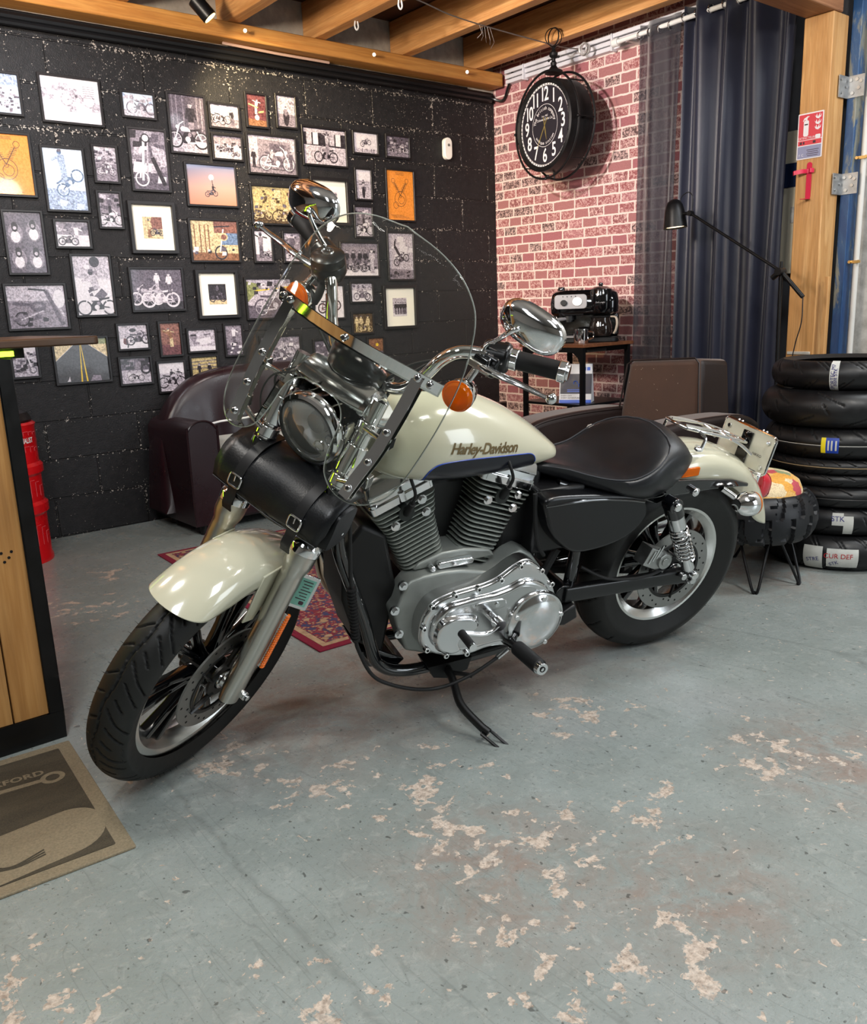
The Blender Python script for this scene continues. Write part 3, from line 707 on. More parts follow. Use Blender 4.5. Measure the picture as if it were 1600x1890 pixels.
class Pic:
    def __init__(s): s.g = G(); s.mats = []; s.h = .0
    def mi(s, k):
        if k not in s.mats: s.mats.append(k)
        return s.mats.index(k)
    def poly(s, pts, k):
        W, H = s.W/2, s.H/2
        pts = [(max(-W, min(W, x)), max(-H, min(H, y))) for x, y in pts]
        s.h += .00003
        s.g.add([WF(x, y, s.z+s.h) for x, y in pts], [tuple(range(len(pts)))], s.mi(k))
    def disc(s, x, y, r, k, ry=None, n=14): s.poly([(x+r*cos(2*pi*i/n), y+(ry or r)*sin(2*pi*i/n)) for i in range(n)], k)
    def ring(s, x, y, r, w_, k, n=22):
        s.h += .00003; W, H = s.W/2, s.H/2; vs = []
        for i in range(n):
            for q in (r, r-w_):
                vs.append(WF(max(-W, min(W, x+q*cos(2*pi*i/n))), max(-H, min(H, y+q*sin(2*pi*i/n))), s.z+s.h))
        s.g.add(vs, [(2*i, 2*((i+1) % n), 2*((i+1) % n)+1, 2*i+1) for i in range(n)], s.mi(k))
    def line(s, a, b, w_, k, w2=None):
        dx, dy = b[0]-a[0], b[1]-a[1]; L = sqrt(dx*dx+dy*dy) or 1; nx, ny = -dy/L, dx/L; w2 = w2 or w_
        s.poly([(a[0]+nx*w_/2, a[1]+ny*w_/2), (a[0]-nx*w_/2, a[1]-ny*w_/2), (b[0]-nx*w2/2, b[1]-ny*w2/2), (b[0]+nx*w2/2, b[1]+ny*w2/2)], k)
    def bike(s, x, y, S_, rot=0, flip=1, k='k', k2='l', spokes=True):
        """motorcycle, wheelbase S_, centre of wheelbase at x, y"""
        def T(a, b): a *= flip; return (x+S_*(a*cos(rot)-b*sin(rot)), y+S_*(a*sin(rot)+b*cos(rot)))
        r = .30*S_
        for wx in (-.5, .5):
            c = T(wx, 0); s.ring(c[0], c[1], r, r*.2, k); s.ring(c[0], c[1], r*.8, r*.08, k2); s.disc(c[0], c[1], r*.2, k2)
            if spokes:
                for q in range(5): s.line(c, (c[0]+r*.8*cos(q*1.257+.4), c[1]+r*.8*sin(q*1.257+.4)), r*.06, k2)
        L = lambda a, b, w_, kk: s.line(T(*a), T(*b), w_*S_, kk)
        L((-.5, 0), (-.1, .05), .05, k); L((.5, 0), (.30, .52), .05, k2); L((-.5, 0), (-.35, .32), .04, k2)
        s.poly([T(-.2, -.12), (T(.2, -.12)), T(.25, .1), T(.12, .26), T(-.12, .26), T(-.24, .08)], k)
        s.disc(*T(.02, .02), .10*S_, k2); s.disc(*T(-.06, .17), .07*S_, 'm')
        s.poly([T(-.08, .28), T(.24, .28), T(.29, .38), T(.2, .46), T(.0, .42), T(-.1, .33)], k2)
        s.poly([T(-.5, .34), (T(-.1, .28)), T(-.08, .36), T(-.3, .38), T(-.52, .42)], k)
        L((.3, .52), (.14, .62), .035, k2); s.disc(*T(.39, .42), .07*S_, k2); L((.05, -.1), (-.55, -.08), .05, k2)
    def person(s, x, y, H_, k='k', skin='l', pants=None, lean=0, arms=1, sit=False):
        """y = feet (or seat when sit)"""
        pants = pants or k
        hip = .47*H_ if not sit else .02*H_
        hx = x; sx = x+lean*H_*.3; sh = hip+.34*H_
        if sit: s.line((hx, y+hip), (hx+.22*H_*(1 if lean >= 0 else -1), y-.03*H_), .12*H_, pants); s.line((hx+.22*H_*(1 if lean >= 0 else -1), y-.03*H_), (hx+.16*H_*(1 if lean >= 0 else -1), y-.26*H_), .09*H_, pants)
        else: s.line((hx-.05*H_, y), (hx-.03*H_, y+hip), .085*H_, pants, .11*H_); s.line((hx+.06*H_, y), (hx+.03*H_, y+hip), .085*H_, pants, .11*H_)
        s.line((hx, y+hip-.03*H_), (sx, y+sh), .17*H_, k, .24*H_)
        if arms == 1: s.line((sx-.1*H_, y+sh-.02*H_), (sx-.15*H_, y+hip+.05*H_), .06*H_, k); s.line((sx+.1*H_, y+sh-.02*H_), (sx+.15*H_, y+hip+.05*H_), .06*H_, k)
        elif arms == 2: s.line((sx, y+sh-.03*H_), (sx+.28*H_*(1 if lean >= 0 else -1), y+sh-.16*H_), .07*H_, k)
        elif arms == 3: s.line((sx-.1*H_, y+sh), (sx-.3*H_, y+sh+.08*H_), .05*H_, skin); s.line((sx+.1*H_, y+sh), (sx+.3*H_, y+sh-.05*H_), .05*H_, skin)
        s.disc(sx+lean*.06*H_, y+sh+.09*H_, .068*H_, skin, .085*H_); s.poly([(sx-.07*H_+lean*.06*H_, y+sh+.10*H_), (sx+.07*H_+lean*.06*H_, y+sh+.10*H_), (sx+.05*H_, y+sh+.17*H_), (sx-.05*H_, y+sh+.17*H_)], 'd' if skin != 'd' else 'k')
def draw(p, kind, rnd):
    W, H = p.W, p.H; m = min(W, H)
    def bg(top, bot=None, hz=-.1):
        p.poly([(-W/2, -H/2), (W/2, -H/2), (W/2, H/2), (-W/2, H/2)], top)
        if bot: p.poly([(-W/2, -H/2), (W/2, -H/2), (W/2, H*hz), (-W/2, H*(hz+.03))], bot)
    def clutter(k, n, y0, y1, sz=.06):
        for _ in range(n):
            x = rnd.uniform(-.48, .48)*W; y = rnd.uniform(y0, y1)*H; a = rnd.uniform(.4, 1)*sz*m*1.6
            p.poly([(x-a, y-a*.6), (x+a*.8, y-a*.5), (x+a, y+a*.7), (x-a*.7, y+a*.8)], rnd.choice(k))
    if kind == 'crowd': bg('blue', 'pale', .2); clutter(['d', 'l', 'm', 'pale'], 60, -.45, .15, .035)
    elif kind == 'sketch': bg('w'); clutter(['l'], 8, -.3, .3, .1); p.bike(.12*W, .02*H, .38*W, 0, 1, 'l', 'w'); [p.line((.22*W, (.35-.05*i)*H), (.42*W, (.35-.05*i)*H), .006*W, 'm') for i in range(6)]
    elif kind == 'roadster': bg('pale', 'l', -.25); p.bike(.1*W, -.12*H, .62*W, 0, 1, 'd', 'l'); p.person(-.2*W, -.42*H, .8*H, 'pale', 'm', 'l', .2, 2); clutter(['blue', 'l'], 8, .1, .4, .08)
    elif kind == 'seatedback': bg('d', 'l', -.3); [p.line((x*W, -.1*H), (x*W, .5*H), .03*W, 'm') for x in (-.4, -.28, -.1, .3, .42)]; p.person(.1*W, -.25*H, .66*H, 'k', 'l', 'm', 0, 1); p.bike(-.02*W, -.28*H, .75*W, 0, -1, 'k', 'w')
    elif kind == 'lotofbikes': bg('l', 'm', -.1); [p.bike(x*W, (-.2+.05*i)*H, .45*W, 0, 1, 'k', 'l', False) for i, x in enumerate((-.3, -.12))]; p.person(.28*W, -.4*H, .75*H, 'k', 'l', 'd', -.2)
    elif kind == 'desertrace': bg('m', 'l', .1); clutter(['k', 'd', 'w'], 26, -.25, .2, .05); [p.bike(x*W, y*H, .2*W, .1, 1, 'k', 'd', False) for x, y in ((-.25, -.05), (0, -.12), (.28, -.3))]
    elif kind == 'acrobat': bg('mar', 'brn', -.3); p.person(-.02*W, -.12*H, .5*H, 'w', 'w', 'l', .3, 3); p.disc(.02*W, -.22*H, .12*W, 'w'); p.line((-.4*W, .2*H), (.1*W, .1*H), .06*W, 'sep'); p.line((.1*W, -.05*H), (.4*W, 0), .08*W, 'sep')
    elif kind == 'frontrider': bg('l', 'm', -.1); p.disc(0, -.2*H, .16*W, 'k', .28*H); p.disc(0, -.08*H, .12*W, 'd'); p.person(0, -.12*H, .55*H, 'm', 'w', 'k', 0, 3, True); clutter(['l', 'w', 'm'], 10, .2, .45, .05)
    elif kind == 'chopperfront': bg('m', 'd', -.2); clutter(['w', 'l', 'k', 'd'], 26, -.45, .45, .12); p.line((-.1*W, .38*H), (-.22*W, -.35*H), .07*W, 'w'); p.line((.02*W, .38*H), (-.1*W, -.35*H), .05*W, 'l'); p.ring(-.24*W, -.32*H, .2*W, .04*W, 'w'); p.ring(-.05*W, .37*H, .12*W, .03*W, 'k'); p.disc(-.05*W, .37*H, .085*W, 'w'); p.poly([(.1*W, .25*H), (.45*W, .2*H), (.48*W, 0), (.12*W, .05*H)], 'l'); p.line((.1*W, .05*H), (.4*W, -.42*H), .12*W, 'k')
    elif kind == 'patent':
        bg('oran'); s_ = m
        for a in (-.28, .28): 
            for k in range(7): q = .12+.035*k; p.line((-s_*.07*1+a*s_*q*2.2, s_*q*1.05), (s_*.07+a*s_*q*2.2, s_*q*1.0), .011*s_, 'sepd')
            p.ring(a*s_*.9, s_*.42, s_*.07, .011*s_, 'sepd'); p.line((0, 0), (a*s_*.75, s_*.36), .018*s_, 'sepd')
        p.ring(0, -.1*s_, s_*.22, .013*s_, 'sepd'); p.ring(.03*s_, -.12*s_, s_*.12, .012*s_, 'sepd'); p.ring(-.18*s_, -.28*s_, s_*.1, .012*s_, 'sepd'); p.ring(0, -.02*s_, s_*.05, .011*s_, 'sepd')
        for i in range(3): p.line((-.16*W, (.46-.02*i)*H), (.16*W, (.46-.02*i)*H), .007*W, 'sepd')
        for i in range(3): p.line((-.4*W+i*.06*W, (-.40-.025*i)*H), (.1*W+i*.1*W, (-.405-.025*i)*H), .008*W, 'sepd')
    elif kind == 'wheelie': bg('pale', 'blue', -.18); clutter(['blue', 'pale'], 12, -.45, -.2, .08); p.bike(.12*W, -.05*H, .55*W, .75, 1, 'teal', 'pale'); p.person(-.02*W, -.05*H, .55*H, 'blue', 'teal', 'blue', -.2, 2)
    elif kind == 'twinriders': bg('l', 'm', 0); clutter(['w', 'm', 'd'], 20, 0, .45, .08); p.bike(0, -.22*H, .6*W, 0, 1, 'd', 'w'); p.person(-.1*W, 0, .45*H, 'm', 'l', 'd', .2, 2, True)
    elif kind == 'headdress': bg('l', 'm', -.3); p.poly([(-.3*W, -.2*H), (.4*W, -.2*H), (.4*W, .38*H), (-.3*W, .42*H)], 'mar' if 0 else 'm'); p.poly([(-.05*W, .1*H), (.3*W, .05*H), (.3*W, .3*H), (-.05*W, .33*H)], 'd'); p.line((-.45*W, -.35*H), (.4*W, -.4*H), .02*H, 'k'); p.bike(.1*W, -.22*H, .5*W, 0, 1, 'd', 'w'); p.person(-.02*W, -.08*H, .5*H, 'l', 'w', 'm', .15, 2, True); p.person(-.4*W, -.35*H, .5*H, 'k', 'l'); p.person(.4*W, -.35*H, .5*H, 'd', 'l')
    elif kind == 'standing': bg('k', 'l', 0); [p.poly([(x*W, .05*H), (x*W+.12*W, .05*H), (x*W+.12*W, .38*H), (x*W, .38*H)], 'w' if i % 2 else 'l') for i, x in enumerate((-.42, -.27, .12, .27))]; p.line((-.5*W, .43*H), (.5*W, .43*H), .1*H, 'l'); p.bike(.02*W, -.28*H, .36*W, 0, -1, 'k', 'm'); p.person(.06*W, -.18*H, .62*H, 'l', 'm', 'm', 0, 3)
    elif kind == 'smalljump': bg('w', 'l', -.3); p.bike(.02*W, .0, .3*W, .25, 1, 'k', 'm', False); p.person(0, 0, .34*H, 'd', 'k', 'k', .3, 2, True); [p.person(x*W, -.45*H, .2*H, 'd', 'k') for x in (-.15, .05, .25, .35)]
    elif kind == 'streetdark': bg('d', 'm', -.1); clutter(['m', 'l', 'k'], 16, .0, .4, .08); p.bike(-.25*W, -.22*H, .35*W, 0, 1, 'k', 'l'); p.bike(.25*W, -.18*H, .35*W, 0, -1, 'k', 'w')
    elif kind == 'moon': bg('moonsky'); p.disc(0, .2*H, .055*W, 'w'); p.bike(-.02*W, -.22*H, .17*W, .1, 1, 'k', 'd', False); p.person(.02*W, -.12*H, .28*H, 'k', 'd', 'k', 0, 2, True); p.line((.02*W, 0), (.01*W, .15*H), .012*W, 'k')
    elif kind == 'oldshop': bg('sep', 'sepd', -.3); clutter(['sand', 'sepd', 'sep', 'd'], 70, -.45, .45, .04); p.person(-.02*W, -.4*H, .62*H, 'sand', 'sand', 'sep', 0, 1); p.bike(.22*W, -.3*H, .36*W, 0, 1, 'sepd', 'sand'); p.bike(-.3*W, -.3*H, .3*W, 0, 1, 'sepd', 'sand'); p.poly([(0, .2*H), (.16*W, .2*H), (.16*W, .42*H), (0, .42*H)], 'sand')  # warm light's yellow is painted into this print's tones
    elif kind == 'bwrider': bg('l', 'm', -.2); clutter(['m', 'w'], 8, 0, .4, .12); p.bike(.02*W, -.25*H, .75*W, 0, 1, 'k', 'l'); p.person(-.02*W, -.1*H, .52*H, 'd', 'w', 'k', 0, 1)
    elif kind == 'facing': bg('w', 'l', .12); p.disc(0, -.26*H, .11*W, 'k', .22*H); p.person(0, -.1*H, .5*H, 'k', 'm', 'd', 0, 3, True); p.line((-.3*W, 0), (.3*W, 0), .03*H, 'd'); p.disc(0, -.02*H, .09*W, 'l')
    elif kind == 'saddle': bg('m', 'l', -.15); clutter(['l', 'k', 'd'], 14, 0, .4, .1); p.person(0, -.1*H, .5*H, 'd', 'w', 'k', 0, 1); p.bike(0, -.3*H, .8*W, 0, 1, 'k', 'w')
    elif kind == 'four':
        bg('d')
        for i, (x, y) in enumerate(((-.24, .2), (.26, .24), (-.22, -.22), (.26, -.22))):
            p.disc(x*W, y*H-.05*H, .2*W, 'm', .17*H); p.disc(x*W, (y-.1)*H, .13*W, 'w', .1*H); p.disc(x*W, (y+.06)*H, .09*W, 'k', .085*H); p.disc(x*W, (y+.04)*H, .05*W, 'l', .03*H)
    elif kind == 'beachman': bg('m', 'w', -.05); clutter(['m', 'd', 'l'], 20, .1, .45, .1); p.person(.12*W, -.42*H, .85*H, 'w', 'm', 'l', 0, 2); p.bike(-.15*W, -.3*H, .4*W, 0, 1, 'k', 'd', False)
    elif kind == 'redbarn': bg('sand'); p.poly([(-.3*W, -.1*H), (W/2, -.05*H), (W/2, .5*H), (0, .5*H)], 'red'); p.person(-.2*W, -.45*H, .85*H, 'sand', 'sep', 'brn'); p.bike(.2*W, -.25*H, .45*W, 0, -1, 'k', 'd')
    elif kind == 'chopper': bg('sand', 'brn', -.32); p.poly([(.12*W, -.1*H), (.5*W, -.1*H), (.5*W, .28*H), (.3*W, .3*H)], 'teal'); p.poly([(0, .2*H), (W/2, .2*H), (W/2, .5*H), (0, .5*H)], 'red'); [p.line((x*W, -.3*H), (x*W, .4*H), .025*W, 'brn') for x in (-.42, -.3, -.2, -.12)]; p.ring(.12*W, -.3*H, .14*W, .03*W, 'k'); p.line((.1*W, -.28*H), (.2*W, .3*H), .03*W, 'w'); p.disc(.2*W, .1*H, .09*W, 'sand', .1*H); p.disc(.2*W, .1*H, .06*W, 'red', .07*H); clutter(['k', 'w', 'd'], 10, -.4, -.1, .05); p.line((0, .35*H), (.35*W, .38*H), .03*H, 'k')
    elif kind == 'cafe': bg('l', 'w', .1); clutter(['m', 'l', 'w'], 8, .1, .4, .12); p.person(.1*W, -.05*H, .62*H, 'l', 'k', 'd', -.4, 2, True); p.disc(.1*W, .4*H, .14*W, 'k', .09*H); p.line((.3*W, -.1*H), (-.05*W, -.3*H), .14*H, 'd'); p.bike(.05*W, -.38*H, .7*W, 0, -1, 'k', 'w')
    elif kind == 'vintagetwo': bg('d', 'k', -.3); p.bike(-.22*W, -.22*H, .42*W, 0, -1, 'w', 'l'); p.bike(.05*W, -.26*H, .48*W, 0, -1, 'w', 'l'); p.person(.0, -.05*H, .5*H, 'w', 'w', 'l'); p.person(.24*W, -.1*H, .52*H, 'w', 'w', 'd')
    elif kind == 'headon': bg('k', 'sand', -.3); p.bike(0, -.22*H, .6*W, 0, 1, 'k', 'd'); p.person(0, -.05*H, .5*H, 'd', 'm', 'k')
    elif kind == 'closeup': bg('l', 'm', .12); p.ring(-.28*W, -.28*H, .17*H, .03*H, 'k'); p.ring(-.28*W, -.28*H, .13*H, .01*H, 'd'); p.poly([(-.42*W, .05*H), (-.1*W, .0), (-.1*W, .08*H), (-.4*W, .13*H)], 'd'); p.disc(.02*W, .0, .14*W, 'd', .12*H); p.disc(.01*W, .02*H, .08*W, 'm', .06*H); p.line((-.12*W, .42*H), (.18*W, .38*H), .04*H, 'k'); p.line((.18*W, .38*H), (.42*W, -.45*H), .07*W, 'd'); p.line((.26*W, .3*H), (.48*W, -.3*H), .04*W, 'l'); p.disc(.4*W, .18*H, .1*W, 'w', .22*H); clutter(['k', 'd', 'm'], 14, -.42, -.12, .06); p.line((-.3*W, -.3*H), (.1*W, -.1*H), .03*H, 'l')
    elif kind == 'wallrun': bg('l', 'd', -.2); p.poly([(-.5*W, -.1*H), (-.1*W, .35*H), (-.5*W, .45*H)], 'grn'); p.line((-.3*W, .2*H), (.5*W, .3*H), .03*H, 'yel'); p.bike(.12*W, -.2*H, .6*W, .1, 1, 'd', 'l'); clutter(['m', 'w', 'k'], 16, .1, .45, .06)
    elif kind == 'coupleback': bg('w', 'm', -.3); p.person(-.12*W, -.38*H, .85*H, 'm', 'k', 'd', 0, 3); p.bike(.2*W, -.3*H, .5*W, 0, 1, 'k', 'm')
    elif kind == 'couple2': bg('m', 'l', -.25); clutter(['l', 'd'], 10, 0, .4, .1); p.person(0, -.3*H, .75*H, 'd', 'l', 'k'); p.bike(-.1*W, -.32*H, .5*W, 0, 1, 'k', 'w')
    elif kind == 'bust': bg('w', 'l', 0); p.person(0, -.5*H, .85*H, 'd', 'l', 'd')
    elif kind == 'gang': bg('m', 'w', -.3); clutter(['k', 'd'], 30, -.3, .25, .06); [p.person(x*W, -.25*H, .55*H, 'k', 'l', 'd') for x in (-.35, -.18, 0, .15)]; [p.bike(x*W, -.28*H, .25*W, 0, 1, 'k', 'l', False) for x in (-.3, 0, .2)]; p.person(.33*W, -.42*H, .78*H, 'l', 'w', 'l')
    elif kind == 'skyjump': bg('l', 'm', -.3); clutter(['w', 'l'], 10, -.1, .4, .12); p.bike(.02*W, -.08*H, .42*W, .35, 1, 'k', 'd'); p.line((-.05*W, .02*H), (-.25*W, .22*H), .09*W, 'k'); p.line((-.25*W, .22*H), (-.22*W, .34*H), .06*W, 'k'); p.disc(-.2*W, .36*H, .035*W, 'd'); clutter(['k', 'd'], 10, -.45, -.33, .05)
    elif kind == 'spinning': bg('l', 'w', .1); clutter(['m', 'd'], 12, .25, .45, .06); p.bike(-.0*W, -.22*H, .5*W, 0, -1, 'd', 'm'); p.person(.02*W, -.05*H, .45*H, 'm', 'd', 'k', 0, 2, True); p.ring(.3*W, -.28*H, .16*W, .03*W, 'k')
    elif kind == 'crew': bg('sepd', 'sepd'); [p.person(x*W, -.45*H, .85*H, 'sand', 'sand', 'sep') for x in (-.3, -.08, .26)]; p.bike(.1*W, -.32*H, .5*W, 0, 1, 'sepd', 'sand')
    elif kind == 'groupphoto': bg('l', 'w', -.35); [p.person(x*W, -.4*H, .7*H, 'k', 'l', 'd') for x in (-.3, -.12, .06, .24, .38)]
    elif kind == 'parkedwhite': bg('w', 'w'); p.bike(.02*W, -.15*H, .5*W, .15, 1, 'k', 'mar'); p.person(.1*W, 0, .35*H, 'd', 'l', 'k', 0, 2, True)
    elif kind == 'mud': bg('m', 'd', -.1); clutter(['l', 'w', 'k', 'd'], 40, -.45, .45, .06); p.bike(0, -.12*H, .5*W, .2, 1, 'd', 'l')
    elif kind == 'darkstreet': bg('d', 'k', -.2); clutter(['l', 'm'], 10, -.3, .4, .08)
    elif kind == 'helmetgold': bg('brn', 'd', -.3); p.disc(.1*W, .1*H, .1*W, 'yel', .1*H); p.line((-.2*W, .2*H), (.1*W, -.1*H), .06*W, 'red')
    elif kind == 'pinkjacket': bg('l', 'w', -.1); p.person(-.3*W, -.3*H, .65*H, 'mar', 'l', 'k', .2, 1, True); p.bike(.18*W, -.15*H, .55*W, .05, 1, 'k', 'd'); p.disc(.0, .28*H, .12*W, 'k', .08*H)
    elif kind == 'redstunt': bg('red', 'mar', -.2); p.person(.05*W, -.25*H, .6*H, 'brn', 'sand', 'sand', -.4, 3); p.line((-.4*W, .25*H), (0, .15*H), .05*H, 'brn')
    elif kind == 'sunglasses': bg('l', 'w', -.3); p.disc(-.3*W, .15*H, .12*W, 'm', .2*H); p.line((-.42*W, .25*H), (-.2*W, .25*H), .08*H, 'k'); p.line((-.2*W, -.1*H), (.35*W, .0), .3*H, 'w'); p.line((-.1*W, -.15*H), (-.35*W, -.1*H), .12*H, 'm'); p.line((.1*W, .25*H), (.35*W, .3*H), .05*H, 'd')
    elif kind == 'bikercoat': bg('m', 'd', -.2); p.person(.02*W, -.15*H, .62*H, 'w', 'l', 'd', 0, 2); clutter(['k', 'w', 'd'], 16, -.45, -.05, .07)
    elif kind == 'picnic': bg('d', 'l', .0); clutter(['k', 'm'], 16, .1, .4, .1); p.person(-.25*W, -.3*H, .6*H, 'w', 'l', 'l', .2, 2, True); p.ring(.35*W, .05*H, .22*H, .08*H, 'k'); p.bike(0, -.3*H, .35*W, 0, 1, 'k', 'w', False)
    elif kind == 'scrambler': bg('w', 'l', .1); [p.person(x*W, -.0*H, .5*H, 'k', 'm', 'k', .1, 2, True) for x in (-.02, .25)]; p.bike(0, -.2*H, .7*W, 0, 1, 'k', 'l')
    elif kind == 'railway': bg('sep', 'sand', -.1); [p.line((-.5*W, (.1+.12*i)*H), (.5*W, (.14+.12*i)*H), .03*H, 'd') for i in range(3)]; p.person(-.2*W, -.2*H, .5*H, 'k', 'l'); p.person(.2*W, -.2*H, .5*H, 'k', 'l')
    elif kind == 'road': bg('grn', 'sand', .36); p.poly([(-.5*W, -.5*H), (.5*W, -.5*H), (.5*W, .05*H), (.02*W, .48*H), (-.02*W, .48*H), (-.5*W, .0)], 'road'); p.line((-.045*W, -.5*H), (-.004*W, .45*H), .03*W, 'yel', .006*W); p.line((.06*W, -.5*H), (.006*W, .45*H), .03*W, 'yel', .006*W); p.line((-.52*W, .0), (-.03*W, .47*H), .008*W, 'w'); p.line((.52*W, .05*H), (.03*W, .47*H), .008*W, 'w'); p.poly([(-.33*W, -.48*H), (-.26*W, -.48*H), (-.27*W, -.36*H), (-.3*W, -.44*H)], 'w'); p.poly([(.12*W, -.5*H), (.34*W, -.5*H), (.32*W, -.38*H), (.18*W, -.36*H)], 'm')
    elif kind == 'enginebw': bg('w', 'l', 0); clutter(['k', 'd', 'm', 'l'], 40, -.4, .2, .08); p.line((.0, .4*H), (.3*W, -.4*H), .06*W, 'w'); p.ring(.3*W, -.32*H, .15*W, .03*W, 'd')
